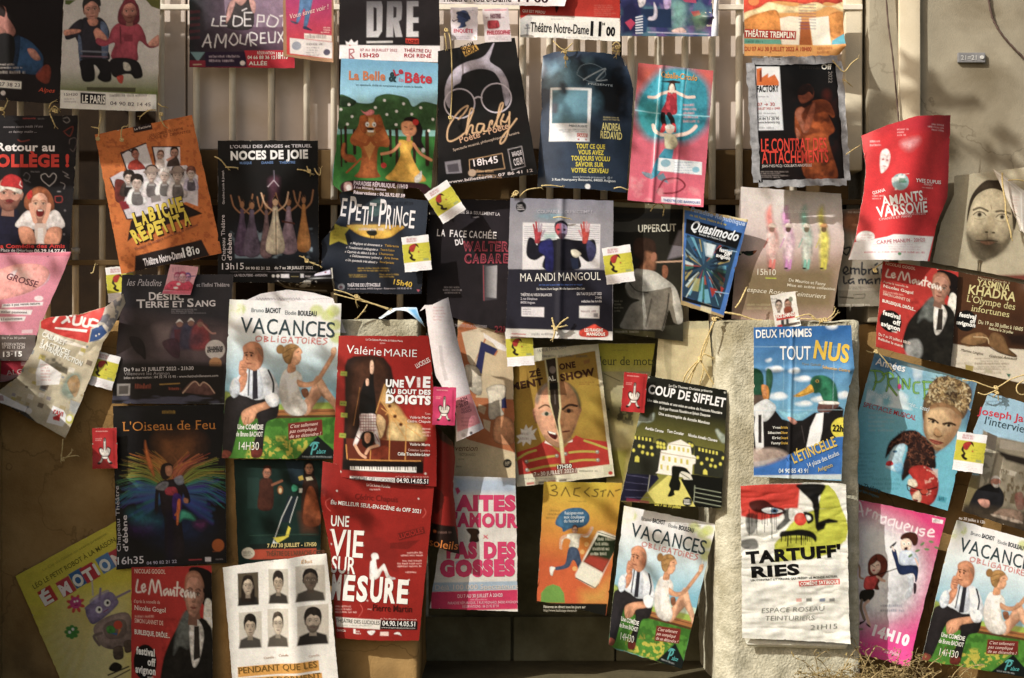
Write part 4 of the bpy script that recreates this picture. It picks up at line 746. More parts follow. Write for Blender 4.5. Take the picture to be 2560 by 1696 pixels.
def dancer(x, top, w_, gown, skin='9a6e4c', arms=1):
    p.q([x-w_*.25,top+100,x+w_*.25,top+100,x+w_*.35,top+200,x+w_,top+500,x-w_,top+500,x-w_*.35,top+200],gown,sm=1); p.n(.25,7,70,p=[x-w_,top+100,x+w_,top+100,x+w_,top+500,x-w_,top+500])
    p.e(x,top+45,w_*.3,42,skin); p.q([x-w_*.3,top+40,x,top-10,x+w_*.3,top+40,x,top+22],'2a1a14',sm=1)
    if arms: p.l([x-w_*.3,top+130,x-w_*1.1,top+70,x-w_*1.5,top-30],13,skin,sm=1); p.l([x+w_*.3,top+130,x+w_*1.1,top+70,x+w_*1.4,top-40],13,skin,sm=1)
dancer(-130,270,70,'5c4a62'); dancer(-40,280,80,'6a5c70'); dancer(95,285,56,'80686c'); dancer(440,230,62,'a8743a'); dancer(300,250,78,'947e8c'); dancer(178,250,86,'d8cbb4','d8b494'); p.l([180,380,186,790],8,'6a4a34'); p.l([245,480,350,500],16,'5a2c20')
p.t('du 7 au 28 JUILLET 2022',172,922,525,920,26,'d8d2d0',b=.02); p.t('04 90 82 21 22',-95,925,130,925,24,'d8d2d0',b=.02); p.l([-240,945,550,945],3,'8a8488'); p.f((0,1))
p.t('13h15',2052,925,2255,922,58,'e6e0e4',b=.005); p.t("Chapeau Théâtre",2085,842,2075,420,34,'d8d0d4'); p.t("d'ébène",2143,840,2140,590,40,'e0d8dc',b=.01); p.t('Géraldine Lande & Joseph',2075,320,2068,10,20,'cfc8cc'); p.l([2010,60,2002,410],6,'9a9290'); p.t('LA VELOUTERIE - AVIGNON',2170,990,2470,990,22,'d0cad0',b=.01); p.f((1,1)); p.e(160,985,14,14,'e0dcd8'); p.e(202,985,16,16,'d8d2ce'); p.r(230,968,305,1002,'d8d4d8'); p.r(410,965,440,1000,'c8c4c8'); p.l([325,990,390,990],8,'7a7048'); p.tn(455,970,520,1000,1,'c8c0c0')
p = Poster('torn dark slate poster with a yellow moon, a yellow star and tall white lettering', .075, [800,200,1592,290,1530,1150,610,905], '343b48', (1,1), l=[770,240,790,320,780,430,740,520,690,590,605,660,610,760], b=[640,960,700,1065,740,1140,1000,1145,1300,1155], curl=[('c',0,.45,.05,.35),('c',0,1,.03,.3)], edge='e9e4e6')
p.n(.2,60); p.g(1000,500,1000,1100,'3a4250','20232c',a=.8); p.q([1060,290,1180,280,1140,420,1040,420],'5a7a78',a=.6,sm=1)
p.q([872,515,1345,520,1310,580,1230,630,1110,640,980,615,900,570],'e0b23a',sm=1); p.q([905,520,1220,520,1210,560,960,545],'a8986c',a=.7,s_=20); p.q([1040,565,1075,555,1115,570,1115,605,1075,615,1040,605,1020,575],'2a2a20',sm=1); p.l([1060,610,1058,635],6,'2a2a20'); p.l([1095,610,1097,635],6,'2a2a20')
p.q([735,505,790,535,872,542,825,600,845,695,765,665,680,700,690,620,700,580,740,560],'cdbf3c'); p.tn(715,535,800,650,4,'8a8030',a=.5)
def tall(p, ch, x, yb, w_, h, c='e9e6ec'): p.t(ch,x,yb,x+w_,yb+w_*.09,h,c,b=.01)
for ch, x, yb, w_, h in (('E',785,432,48,165),('P',852,508,62,258),('E',922,470,44,150),('T',968,510,60,170),('I',1022,512,9,130),('T',1040,474,60,165),('P',1130,520,62,245),('R',1196,545,52,215),('I',1262,535,9,170),('N',1284,530,54,190),('C',1352,520,48,125),('E',1412,540,50,160)): tall(p,ch,x,yb,w_,h)
p.tn(950,530,1215,570,1,'e0dce0',fill=.6)
for k, (a, b_) in enumerate((('« Magique et émouvant »','Télérama'),('« Totalement subjuguée »','Toute la Culture'),('« Captivés du début à la fin »',"L'humaniste"),('« Délicieusement rythmé »','Arts livres'),('« Un spectacle très abouti »','Revue-Spectacles'))):
    x = (870,830,820,865,825)[k]; p.t(a,x,690+39*k,x+300,708+39*k+6,22,'dcd8dc',it=.25,b=.015); p.t(b_,x+320,712+38*k,x+450,722+38*k,20,'c9a032')
p.tn(905,900,1270,945,2,'c0a03c',al='c'); p.tn(860,965,1030,1000,2,'b89a3c'); p.tn(1140,960,1330,1000,2,'c0a03c'); p.t('15h40',1270,1060,1440,1090,46,'cfae32',b=.02); p.t("THÉÂTRE DE L'ÉTINCELLE",845,1085,1150,1080,28,'dcd6dc',b=.02); p.t('14 place des études, 84000 Avignon - Réservation : 04 90 85 43 91',845,1110,1440,1108,16,'c4bcc4'); p.e(790,1085,32,28,'8a8a90'); p.e(785,1090,18,16,'5a4048'); p.q([1485,1110,1515,1112,1500,1132],'c06070')
p = Poster('very dark poster with white capitals, red neon style lettering and a half open grey door', .11, [1600,270,2360,285,2400,1545,1575,1290], '272126', (1,1), curl=[('tu',.01)])
p.n(.25,40); p.q([1820,330,2400,330,2400,1000,2100,900],'322c34',a=.5,s_=40); p.t('CIE SI & SEULEMENT LA',1880,405,2255,430,28,'cfc8cc',b=.01); p.tn(2005,430,2100,450,1,'b0a8ac'); 
for ch, x0, x1 in (('L',1672,1700),('A',1708,1748),('F',1790,1820),('A',1828,1868),('C',1876,1908),('E',1916,1945),('C',1970,2002),('A',2008,2048),('C',2056,2086),('H',2096,2132),('É',2142,2178),('E',2188,2222)): p.t(ch,x0,615+(x0-1670)*.05,x1,617+(x0-1670)*.05,62,'e6e1e4',b=.015,sf=1.2)
p.t('DU',1845,702,1918,690,50,'e2dce0',b=.04)
for ch, x0, x1, yb in (('W',1910,2010,750),('A',2015,2080,750),('L',2090,2140,750),('T',2145,2205,752),('E',2210,2260,752),('R',2270,2340,755)): p.t(ch,x0,yb,x1,yb+3,82,'a04454',b=.06); p.t(ch,x0+9,yb-8,x1-9,yb-5,64,'40222c',b=.0,lv=2)
for ch, x0, x1, yb in (('C',1925,1990,862),('A',2000,2065,862),('B',2075,2130,862),('A',2140,2205,862),('R',2215,2275,862),('E',2285,2345,862)): p.t(ch,x0,yb,x1,yb+3,78,'a04454',b=.06); p.t(ch,x0+9,yb-8,x1-9,yb-5,62,'40222c',b=.0,lv=2)
p.q([2095,885,2232,885,2225,1200,2100,1215],'4a464c'); p.g(2110,900,2225,900,'3a363c','aeacb0',[2110,900,2230,888,2222,1190,2115,1180]); p.l([2102,890,2108,1210],7,'a04450'); p.tn(1710,1075,1920,1150,3,'b0a8ac',al='c'); p.t('THÉÂTRE DE LA CARRETERIE',1835,1455,2135,1468,26,'968e92'); p.t('22h',2205,1505,2320,1508,56,'8a3a44',b=.03)
p.q([1850,1110,1910,1150,2060,1350,2240,1568,2180,1568,2040,1400,1990,1280],'d0cbd2',a=.0); p.n(.3,10,60,p=[1800,1250,2400,1350,2400,1500,1800,1480])
p = Poster('grey blue poster of a man with raised hands before height lines, creased down the middle', .03, [-15,262,938,288,930,1580,-60,1545], '7d7f90', (2,1), curl=[('f','u',.5,.007,.03),('bow',.006)], edge='d9cfa4', th=.003)
p.g(450,280,450,480,'8a8a98','9a98a0'); p.q([-70,920,930,930,930,1500,-70,1475],'2c2b38'); p.q([240,430,380,400,470,430,360,470],'4f96a8',a=.6,s_=30,sm=1); p.n(.12,40)
p.e(84,345,48,50,'17161a'); p.tn(50,318,120,375,3,'d0ccd0',a=.9); p.t('COUPABLE... OU VICTIME ?',235,405,742,408,30,'b6b4c0',sf=1,b=.01)
p.q([100,490,818,505,812,915,95,925],'d8d5d8')
for k in range(9): p.l([115,525+19*k,805,525+19*k],6,'9a98a2',a=.8)
p.q([300,600,420,590,400,640,300,640],'8cc0b8',a=.6,s_=12)
p.q([150,640,200,640,230,700,260,660,400,650,420,640,500,640,560,650,680,660,760,650,780,740,760,820,700,855,620,800,620,920,300,920,300,800,210,840,135,790],'1d1c28',sm=1); p.q([260,680,370,650,380,925,310,925,300,800,250,760],'2a2c6a',a=.9,sm=1); p.q([700,650,780,720,760,820,720,850,690,760],'48486e',a=.9,sm=1); p.q([545,750,590,740,640,780,600,815,560,800],'cfc9b8',sm=1); p.q([540,820,610,820,615,920,560,920],'26304a',a=.8)
for hx, c0, c1 in ((240,'a83a44','a89aa8'),(680,'b84a40','c8949a')):
    s_ = 1 if hx < 400 else -1
    p.q([hx-34,560,hx+34,550,hx+30,625,hx+10,680,hx-26,680,hx-30,620],c0,sm=1)
    for k, (dx, tp) in enumerate(((-34,500),(-14,478),(8,476),(28,496))): p.l([hx+dx*.8,570,hx+dx*1.2,tp+10],17,c0 if k < 2 else c1,sm=0)
    p.l([hx+s_*34,620,hx+s_*60,565],17,c1)
p.q([395,560,410,500,455,480,500,500,512,560,500,610,460,645,420,610],'8a4a60',sm=1); p.q([460,490,505,510,512,560,495,615,465,640],'a8a0c4',a=.8,sm=1); p.q([400,520,430,500,440,600,415,600],'b43a40',a=.8,sm=1); p.q([395,545,400,495,455,470,510,500,512,540,490,505,420,505],'2c2a3c',sm=1); p.e(430,558,14,10,'241a28'); p.e(485,558,14,10,'241a28'); p.q([425,600,460,590,495,600,480,640,440,640],'3a2630',a=.8,sm=1)
p.t('MA ANDI MANGOUL',78,1035,820,1022,72,'e6e3dc',b=-.006,sf=.9); p.t("ce n'est pas la peau mais bien mon âme ou visages",250,1075,650,1072,18,'5a7ac0'); p.t('De Maxime Durin Sanger, Mireille Azencot et Elise Leto',228,1115,675,1110,20,'cfccc8',b=.01)
p.t('THÉÂTRE AU VIEUX BALANCIER',80,1170,370,1172,24,'d0ccd0',b=.02); p.t("2, rue d'Amphoux",80,1205,235,1207,22,'c4c0c8',b=.01); p.t('84000 Avignon',80,1240,212,1242,22,'c4c0c8',b=.01); p.t('DU 7 AU 30 JUILLET 2022',600,1162,828,1160,24,'d0ccd0',b=.02); p.t('21h45',770,1195,828,1195,22,'d0ccd0',b=.01); p.t('relâches les lundis',642,1230,828,1228,22,'d0ccd0',b=.02)
p.q([88,1272,298,1275,296,1365,88,1358],'d6d2d6'); p.tn(100,1280,190,1345,3,'55525c'); p.q([622,1262,810,1262,808,1378,622,1372],'d8d4d4'); p.tn(635,1290,800,1325,1,'8a6a70'); p.r(755,1330,795,1365,'9a969a')
p.q([-60,1470,930,1500,930,1600,-60,1560],'d4d1cc'); p.l([0,1520,125,1525],8,'b83a48'); p.l([0,1548,125,1555],8,'b83a48'); p.tn(180,1500,560,1540,1,'6a6870'); p.q([620,1500,650,1480,700,1460,760,1432,800,1450,850,1475,890,1500,880,1545,780,1555,640,1545],'c8442e',sm=1); p.t('LES FRANGINS',672,1500,840,1500,28,'efe4da',b=.03); p.t('MANGOUS',690,1535,860,1537,28,'efe4da',b=.03)
p = Poster('dark poster of a man in a grey hooded top seen from behind, headed UPPERCUT', .115, [935,300,1590,330,1580,1590,925,1510], '26251c', (2,1))
p.g(1260,460,1260,1450,'211f1a','39372a'); p.q([930,300,1590,325,1590,370,930,345],'8a8468',a=.7); p.q([930,405,1590,400,1590,455,930,455],'100e0a'); p.n(.15,40)
p.t('UPPERCUT',1168,582,1518,570,66,'c4c2b4',b=.02); p.q([1540,570,1580,560,1580,800,1440,830],'8e8890',a=.8,s_=6); p.l([1330,858,1575,848],14,'c8a58c'); p.q([1390,900,1430,890,1445,940,1430,1000,1395,1010],'8a5a40',sm=1)
p.q([1120,700,1150,640,1230,630,1310,660,1335,740,1325,860,1310,930,1150,930,1180,840,1130,800],'3e2a1e',sm=1); p.q([1240,760,1330,790,1330,860,1305,945,1180,940,1230,840],'9a6a4c',sm=1,s_=8); p.e(1310,810,26,44,'a8745a',rot=10)
p.q([1050,1060,1130,930,1220,925,1320,945,1400,1000,1500,1080,1550,1200,1580,1400,1500,1420,1450,1300,1400,1480,1340,1480,1020,1470,1030,1380,1100,1250,1180,1210,1100,1180,1060,1120],'bdbab0',sm=1); p.q([1130,980,1200,990,1280,1130,1130,1190,1060,1110],'8e8b82',sm=1,s_=10); p.l([1080,1040,1150,1120,1260,1140],12,'504e48',sm=1)
p.q([1020,1470,1060,1280,1140,1240,1200,1320,1180,1480],'55534c',a=.7,sm=1,s_=30); p.l([1290,1200,1240,1450],16,'5f5d55',a=.7); p.l([1450,1150,1430,1320,1390,1480],16,'4e4c46',a=.8,sm=1); p.n(.12,18,p=[1020,930,1580,930,1580,1480,1020,1480])
p.tn(945,1200,1030,1320,4,'a09a84',a=.6); p.q([925,1470,1320,1500,1320,1600,925,1590],'6f6a40',a=.5); p.tn(950,1480,1300,1515,1,'cfc8b0',a=.5); p.q([1420,1455,1480,1400,1500,1480],'3a2a1c',a=.0)
p = Poster('blue poster with a shattered stained glass window on a tan cardboard backing', .05, [1585,345,2180,465,1955,1370,1560,1250], 'b09a6c', (2,1), th=.004, curl=[('tu',-.01)])
p.n(.1,20); p.q([1595,375,2180,490,1960,1350,1570,1210],'4a7cc0'); p.n(.25,26,p=[1590,370,2180,490,1960,1350,1570,1210])
p.q([1960,325,2060,370,2170,440,2160,490,1990,430],'d9cfa8',a=.8); p.q([1750,1200,1850,1230,1840,1340,1740,1310],'d9cfa8',a=.8); p.t('Paradise République',1650,385,2150,525,40,'a9c0e4',b=.03); p.t('cie 100 Fautes Théâtre de la vie',1640,430,1980,520,20,'d0c43a',b=.02)
p.q([1610,455,2130,590,2080,740,1600,590],'15171c'); p.t('Quasimodo',1640,555,2100,668,88,'dfe4ea',b=.03,it=.25,sf=1); p.t('bossu de Notre-Dame',1730,605,1975,670,20,'cfd6dc')
p.q([1615,600,2080,735,1930,1285,1575,1170],'2e4a60'); rr = random.Random(4)
cols = ['6fb0c8','2a5a86','8a3a40','c8d8d8','3f7a6a','1b2a3a','b0a060','44708e','7a9aa8','a84a3a','162434']
for k in range(70):
    a = k/70*6.283+rr.uniform(-.05,.05); r0, r1 = rr.uniform(20,220), rr.uniform(120,420); cx, cy = 1775, 900; da = rr.uniform(.03,.09)
    pts = []
    for aa, r_ in ((a-da,r0),(a-da,r1),(a+da,r1),(a+da,r0)):
        x = cx+math.cos(aa)*r_; y = cy+math.sin(aa)*r_; x = min(max(x,1600),2040-(y-735)*.25 if y > 735 else 2040); y = min(max(y,610+(x-1615)*.29),1180+(x-1575)*.3); pts += [x, y]
    p.q(pts, rr.choice(cols), a=.9)
p.q([1770,670,1890,700,1850,820,1790,800],'a8bcc8'); p.q([1800,680,1880,700,1850,800,1800,790],'d2dde2'); p.q([1890,900,1960,900,1960,1100,1890,1150,1840,1000],'20261f',a=.85,sm=1,s_=10); p.q([1690,1010,1740,1010,1720,1130,1660,1120],'a8a86a',a=.8); p.q([1830,1090,1900,1110,1850,1180],'a83a30'); p.q([1930,1080,1960,1100,1930,1160],'a83a30')
p.e(1955,785,76,76,'14151a'); p.t('festival',1915,755,2030,785,34,'e6e8ea',b=.04); p.t('off',1960,795,2015,808,34,'e6e8ea',b=.04); p.t('avignon',1885,805,2015,838,32,'e6e8ea',b=.04)
p.q([1575,1170,1930,1285,1920,1300,1575,1215],'15191e'); p.l([1940,740,2080,760],8,'9ac0e0'); p.l([1880,1130,2010,1150],8,'9ac0e0')
p = Poster('small dark green flyer with a white foot, half hidden beside the stained glass poster', .1, [2095,760,2330,740,2345,1060,2085,1080], '1b2622', (2,1), name='flyer', cat='flyer', group='small flyers')
p.q([2130,830,2170,790,2220,800,2230,950,2110,960],'1f4a2c',sm=1); p.q([2180,840,2210,830,2215,880,2170,890],'3a9a5a',a=.6,sm=1); p.q([2230,760,2270,740,2290,790,2250,820],'8a5030',sm=1); p.q([2080,980,2340,950,2345,1060,2085,1080],'e8e2dc'); p.q([2255,950,2305,930,2310,1020,2270,1020],'c89080',sm=1); p.tn(2095,1000,2160,1040,2,'b0a8a0')
p = Poster('poster of four costumed figures in coral, pink, teal and yellow on a sandy ground', .1, [1712,432,1945,448,1920,748,1690,738], 'c8b0a8', 'O', r=[1952,560], curl=[('tv',.012),('c',0,0,.012,.4)])
p.f((3,1)); p.g(200,250,200,900,'e2dad8','bca098'); p.q([-260,880,680,850,660,1350,-300,1350],'857456',s_=60); p.n(.1,40)
for x, c, sk in ((40,'d87a72','c9a090'),(190,'c98ac0','8a6a60'),(360,'7fb8a8','a89a80'),(520,'c9c040','a88a60')):
    p.q([x-30,600,x-60,420,x-10,330,x+10,480,x+50,620,x+40,760,x+10,910,x-30,910,x-40,760],c,a=.85,s_=12,sm=1); p.q([x-40,590,x+20,580,x+45,700,x+30,850,x-20,850,x-45,720],'ddd2ca' if x < 400 else 'd0c850',a=.6,s_=10,sm=1); p.n(.3,14,p=[x-60,500,x+60,500,x+50,900,x-50,900])
    p.e(x,548,24,34,sk); p.q([x-36,530,x-20,500,x+12,495,x+36,522,x+24,538],'d4c8ba' if x < 400 else 'c08a5a',a=.8,sm=1); p.q([x-25,540,x+20,540,x+15,575,x-20,575],'3a2a20',a=.6,sm=1); p.l([x-15,840,x-25,910],18,c); p.l([x+20,840,x+10,915],18,c); p.e(x-25,915,18,8,'2a2418'); p.l([x-40,640,x-75,720],14,c,a=.7)
p.t('en quête du bonheur',110,400,400,402,40,'efe9e4',it=.3); p.t('une',75,330,200,325,36,'efe9e4',it=.3); p.t('15h10',-100,975,70,980,56,'dcd6c4'); p.l([-20,1005,70,1008],10,'b8c032'); p.t('De Maurice et Fanny',190,1035,530,1075,28,'d8d0bc',b=.01); p.t('Mise en scène collective',175,1080,620,1120,26,'d8d0bc',b=.01); p.t('espace Roseau Teinturiers',-200,1130,535,1195,42,'dcd4c0',it=.25,sf=.8); p.tn(-200,1230,100,1300,2,'b0a680',a=.6)
p = Poster('grey poster with brush written words, mostly hidden behind the red poster on the right', .13, [670,372,1120,352,1115,1262,640,1270], '9d968a', (3,1))
p.q([670,370,1120,350,1118,660,690,560],'6a4232',a=.8,sm=1,s_=30); p.q([690,470,760,410,860,430,860,560,700,560],'b8784c',a=.5,s_=20,sm=1); p.n(.12,40); p.q([640,1120,1120,1120,1115,1280,640,1280],'7c7666',a=.6)
for a in ([690,740,760,720,730,790,690,760],[700,960,740,930,720,900,695,940,720,970,750,960],[765,910,770,965,765,930,800,915,805,965,805,930,840,920,845,965],[870,860,870,965,900,960,905,930,875,925],[930,925,935,965,935,935,960,920],[1010,920,975,930,975,965,1010,955,1012,920,1018,965],[990,885,1010,870],[1050,925,1055,970,1070,925],[700,990,705,1050,730,1050],[790,1010,745,1030,760,1055,790,1035,795,1055],[840,1020,845,1055,845,1030,870,1015,875,1055,875,1030,900,1015,910,1055],[960,1015,925,1030,930,1055,960,1040,965,1055],[990,1015,995,1055,1000,1025,1030,1010,1035,1055]): p.l(a,15,'222a38',sm=1)
p.tn(745,1080,995,1110,2,'4a4640'); p.l([660,1180,790,1190],12,'4a4438'); p.l([790,1160,900,1150,890,1190,800,1195],6,'4a4438'); p.tn(650,1235,1100,1265,1,'d0ccc0'); p.tn(740,380,880,405,1,'e0d8d0')
p = Poster('curling red poster with white lettering and a torn white foot, beside the sepia face', .0, [892,1240,1735,1043,1530,2410,755,2400], 'cf2a34', (3,0), t=[1120,1150,1365,1078], r=[1722,1568,1720,1800,1600,2070], l=[925,1568,905,1768,830,2180], curl=[('bow',.05),('c',0,1,.03,.5),('w',.006,1.6,.3,1.0)], mat=M_GLOSS, edge='efe8e8')
p.g(1300,1060,1300,1250,'6a1840','cf2a34',[880,1240,1740,1040,1740,1230,900,1420],a=.9,s_=60); p.n(.12,50); p.g(1600,1300,1700,1300,'cf2a34','a81c30',[1550,1043,1740,1043,1720,1900,1500,1900],a=.6)
p.q([1050,1420,1080,1375,1120,1380,1140,1440,1120,1540,1060,1600,1045,1520],'e8d4d4',sm=1); p.e(1075,1470,10,7,'a84a50'); p.e(1110,1478,10,7,'a84a50'); p.l([1075,1530,1100,1535],7,'a84a50'); p.q([1240,1320,1380,1280,1390,1320,1300,1390],'e8c4c8',a=.5,s_=20,sm=1)
p.tn(960,1280,1070,1350,2,'e8b8bc'); p.tn(1200,1180,1300,1260,3,'e8b8bc'); p.tn(1470,1130,1660,1205,3,'f0ccd0',al='r')
p.f((3,1)); p.e(1225,115,75,78,'8fb0b4'); p.n(.8,16,c='e4e8e8',p=[1150,40,1300,40,1300,190,1150,190],lo=.5,hi=.6); p.n(.8,16,c='3a7a5a',p=[1170,80,1280,80,1280,170,1170,170],lo=.55,hi=.6)
p.t('YVES DUPUIS',1368,115,1640,122,32,'f2e4e4',b=.02); p.t('PIANO',1455,142,1545,145,22,'f0d0d0'); p.tn(1435,152,1575,170,1,'f0c8c8'); p.t('OXANA',985,228,1095,198,30,'f2e4e4',b=.01); p.tn(980,225,1100,275,2,'f0c8c8')
p.t('AMANTS',1065,340,1450,280,88,'f4ecec',b=.025); p.t('DE',1455,275,1490,275,18,'f4ecec'); p.t('VARSOVIE',1020,440,1500,385,95,'f4ecec',b=.025); p.t("L'AMOUR DE L'ÂME SLAVE",1240,425,1480,412,24,'eec8ca'); p.t('CHANTS ET PIANO',1035,470,1330,440,22,'eec8ca')
p.q([815,670,900,655,1000,640,1100,622,1160,600,1300,605,1420,610,1570,612,1500,870,740,870],'ece8ea'); p.q([832,620,870,575,930,565,985,590,990,640,930,660,840,668],'f4f0f0',sm=1); p.tn(870,590,975,660,3,'c89098',a=.6); p.t('CARPE MANUM - 20H20',1010,690,1478,660,34,'c0506c',b=.0); p.tn(980,680,1530,745,3,'c09aa8',a=.5); p.tn(900,745,1530,775,1,'c85a70',a=.8); p.e(1215,780,18,14,'6aa07a')
p = Poster('sepia poster of a long faced man whose head hangs like a balloon', .13, [1725,60,2400,-20,2420,1030,1520,860], 'b5ac94', (3,1), l=[1720,230,1600,500], curl=[('c',1,0,.02,.4)])
p.n(.08,60); p.q([2100,980,2420,970,2420,1040,2100,1030],'7c4438',s_=8)
p.q([1850,420,1890,240,1980,140,2080,105,2180,120,2260,230,2290,380,2285,520,2230,680,2150,770,2060,830,1990,855,1940,830,1880,770,1845,680,1835,560],'b8ac90',sm=1); p.q([1840,490,1850,350,1895,220,2000,110,2090,100,2200,120,2290,280,2300,470,2270,560,2250,380,2190,230,2100,180,2010,190,1930,240,1880,330],'453a2c',sm=1); p.q([1960,200,2100,160,2200,220,2260,380,2100,300],'453a2c',a=.0)
p.q([1838,590,1900,640,1960,660,2060,640,2140,670,2200,640,2250,600,2200,730,2130,790,2040,840,1985,855,1930,825,1870,750],'4a4030',a=.85,sm=1,s_=12); p.q([2180,300,2270,420,2260,620,2160,760,2140,600,2200,480],'7d7058',a=.5,sm=1,s_=30)
for x, y, k in ((1955,418,1),(2165,440,1)):
    p.q([x-55,y+5,x-20,y-22,x+25,y-18,x+58,y+10,x+20,y+24,x-25,y+22],'c4bba0',a=.8,s_=3); p.e(x,y,20,20,'3a3022',s_=4); p.l([x-58,y+2,x-20,y-26,x+30,y-20,x+60,y+8],8,'4a3e2e',sm=1); p.l([x-50,y+32,x,y+44,x+50,y+34],6,'8a7c62',a=.7,sm=1)
p.l([1900,375,1960,355,2030,385],20,'4c402f',a=.85,sm=1); p.l([2110,390,2170,385,2240,410],20,'4c402f',a=.85,sm=1); p.l([2060,330,2068,370],6,'8a7c60'); p.q([2040,430,2080,430,2105,560,2060,600,1995,580,2010,540],'998b6e',a=.6,sm=1,s_=12); p.e(2020,580,16,9,'4a3e2e'); p.e(2085,585,16,9,'4a3e2e'); p.l([1925,655,2000,662,2040,655,2120,665],9,'4a3a2c',sm=1); p.q([1960,668,2040,665,2100,675,2030,700],'8a6a54',sm=1); p.l([2028,600,2026,640],10,'6a5c44',a=.6)
p.q([1940,840,1985,850,1970,900,1965,985,1930,985,1938,900],'5a4e3a',sm=1); p.l([1955,870,1948,980],5,'a89c80')
p = Poster('white folded paper corner hanging at the right edge over the sepia face', .1, [2092,-5,2390,205,2400,640,2350,560], 'd5cec4', (3,1), name='paper_strip', cat='paper', group='scraps of paper', curl=[('bow',.01)])
p.l([2100,10,2345,215,2350,560],8,'f0ece4'); p.tn(2260,240,2330,400,6,'c8988c',a=.5)
MANT = 'red poster of a bald man in a dark coat beside a black festival disc'
def manteau(q, fr, y, label, curl=None):
    p = Poster(label, y, q, 'b8352e', fr, curl=curl, group='red posters with a man in a dark coat'); p.f('U')
    p.n(.1,40); p.q([62,2,101,0,101,60,74,55,66,25],'e8e4dc',a=.0); p.q([72,2,101,6,101,30,88,26],'1c120e',sm=1)
    p.q([92,24,101,28,101,58,90,44],'d5d2c8',sm=1)
    p.q([60,40,70,30,76,34,86,36,95,40,101,52,101,101,55,101,36,92,38,70,46,55],'26241f',sm=1,s_=3); p.q([56,45,66,32,74,33,78,50,70,58,60,56,52,62],'6f7470',a=.8,sm=1,s_=6); p.q([74,36,84,38,90,48,84,66,76,70,72,50],'d3d0c8',sm=1); p.q([78,42,84,42,85,64,77,66],'3a342e'); p.n(.35,12,p=[38,36,101,36,101,101,36,101])
    p.q([40,86,55,80,62,90,58,101,42,101],'a8aaa8',a=.7,sm=1,s_=6); p.q([72,28,84,28,86,37,75,38],'8a604c')
    p.face(78,20.5,11.5,14.5,'b98a74','2a1a12',bald=1,rot=5); p.q([66.5,18,67.5,8,74,3.5,84,4.5,90,11,90,16,84,9,74,8,69,12],'a8785e',a=.8,sm=1)
    p.t('NICOLAS GOGOL',4,4.2,43,5,3,'e8c8b8',sf=1,b=.02)
    for a in ([8,9,6,17,12,17.5],[14,15,17,14,16,12,13,14,15,17.5,18,16],[22,19,26,9,30,18,34,9.5,38,20],[45,15.5,41,17,42,20,46,17,47,20],[49,16,50,20,53,16.5,54,20.5],[58,11,57,20.5],[54,15,61,15],[62,18.5,65,17.5,63.5,16,61.5,19,64,21],[70,17,67,18.5,68,21.5,71,18.5,72,21.5],[74,18,75,22,78,18.5,79,22]): p.l(a,1.5,'eadfd6',sm=1)
    p.t("d'après la nouvelle de",3,25,36,26,2.4,'e8c8b8'); p.t('Nicolas Gogol',4,30,43,32,3.2,'eedfd2',b=.01,sf=1); p.tn(4,33,42,36,1,'e8c0b0'); p.t('SIMON LANNET DE',4,39,40,41,3,'e8c8b8',b=.01); p.t('BURLESQUE, DRÔLE...',4,47,48,50,3.2,'f0e6dc',b=.03)
    t = np.linspace(0,6.28,40); p.e(17,67,14.5,12.5,'171513'); p.t('festival',6,61,29,63,5,'efece4',b=.04); p.t('off',20,69,30,70,5,'efece4',b=.04); p.t('avignon',5,74,30,76,5,'efece4',b=.04); p.tn(20,76,30,79,1,'efece4')
    p.t('Du 7 au 30 juillet à 10h30',3,86,45,88,3,'f0d8cc',b=.01); p.t('Relâche le mardi',3,91,36,93,3,'f0d8cc',b=.01)
    return p
manteau([1062,845,1762,948,1690,1820,990,1640], (3,1), .06, 'red poster of a bald man in a dark coat, hung beside the brown shoe poster', [('c',0,1,.01,.3)])
p = Poster('brown poster with pale serif lettering and a pair of worn brown shoes at its foot', .075, [1762,948,2410,1080,2410,2000,1690,1815], '5a3a22', (3,1), t=[2280,1040], curl=[('c',1,.05,.02,.2)], mat=M_GLOSS)
p.f((3,1)); p.n(.15,40); p.t('Moussa Kocarde à',1940,1012,2235,1060,22,'bfae8c'); p.t('YASMINA',1930,1075,2232,1125,60,'cfc68e',b=.01,sf=1.5); p.t('KHADRA',1850,1148,2285,1222,82,'cfc68e',b=.02,sf=1.5); p.t("L'Olympe des",1838,1222,2282,1300,62,'cfc68e',b=.0,sf=1.4); p.t('infortunes',1880,1308,2228,1368,56,'cfc68e',b=.0,sf=1.4)
p.e(1830,1400,96,98,'14110e'); p.t('festival',1765,1358,1920,1385,38,'efece4',b=.04); p.t('off',1865,1418,1915,1424,36,'efece4',b=.04); p.t('avignon',1738,1428,1912,1460,36,'efece4',b=.04); p.t('Du 19 au 30 juillet à 16h05',1942,1425,2355,1495,34,'d8cfa8',b=.01); p.t('Relâche le 26 juillet',2040,1480,2265,1520,24,'d8cfa8',b=.01); p.e(2320,1380,90,70,'3a2418',a=.7,s_=40)
p.f((3,2)); p.q([1690,40,1800,60,2400,100,2400,420,1690,260],'cfc6b4'); p.n(.06,30)
p.q([1780,20,1860,-40,1960,-60,2030,-20,2010,30,1960,60,1840,70],'8a6a44',sm=1); p.q([2030,20,2080,-60,2180,-20,2220,80,2300,150,2280,170,2150,130,2060,70],'7a5c3a',sm=1); p.l([1790,40,1900,62,2000,40],9,'4a3420',sm=1); p.l([2050,75,2150,130,2290,165],9,'4a3420',sm=1); p.l([1900,-20,2020,-10,2040,40],8,'c8b08a',sm=1); p.q([2170,-60,2400,-60,2400,90,2240,60],'2c1c14',s_=20)
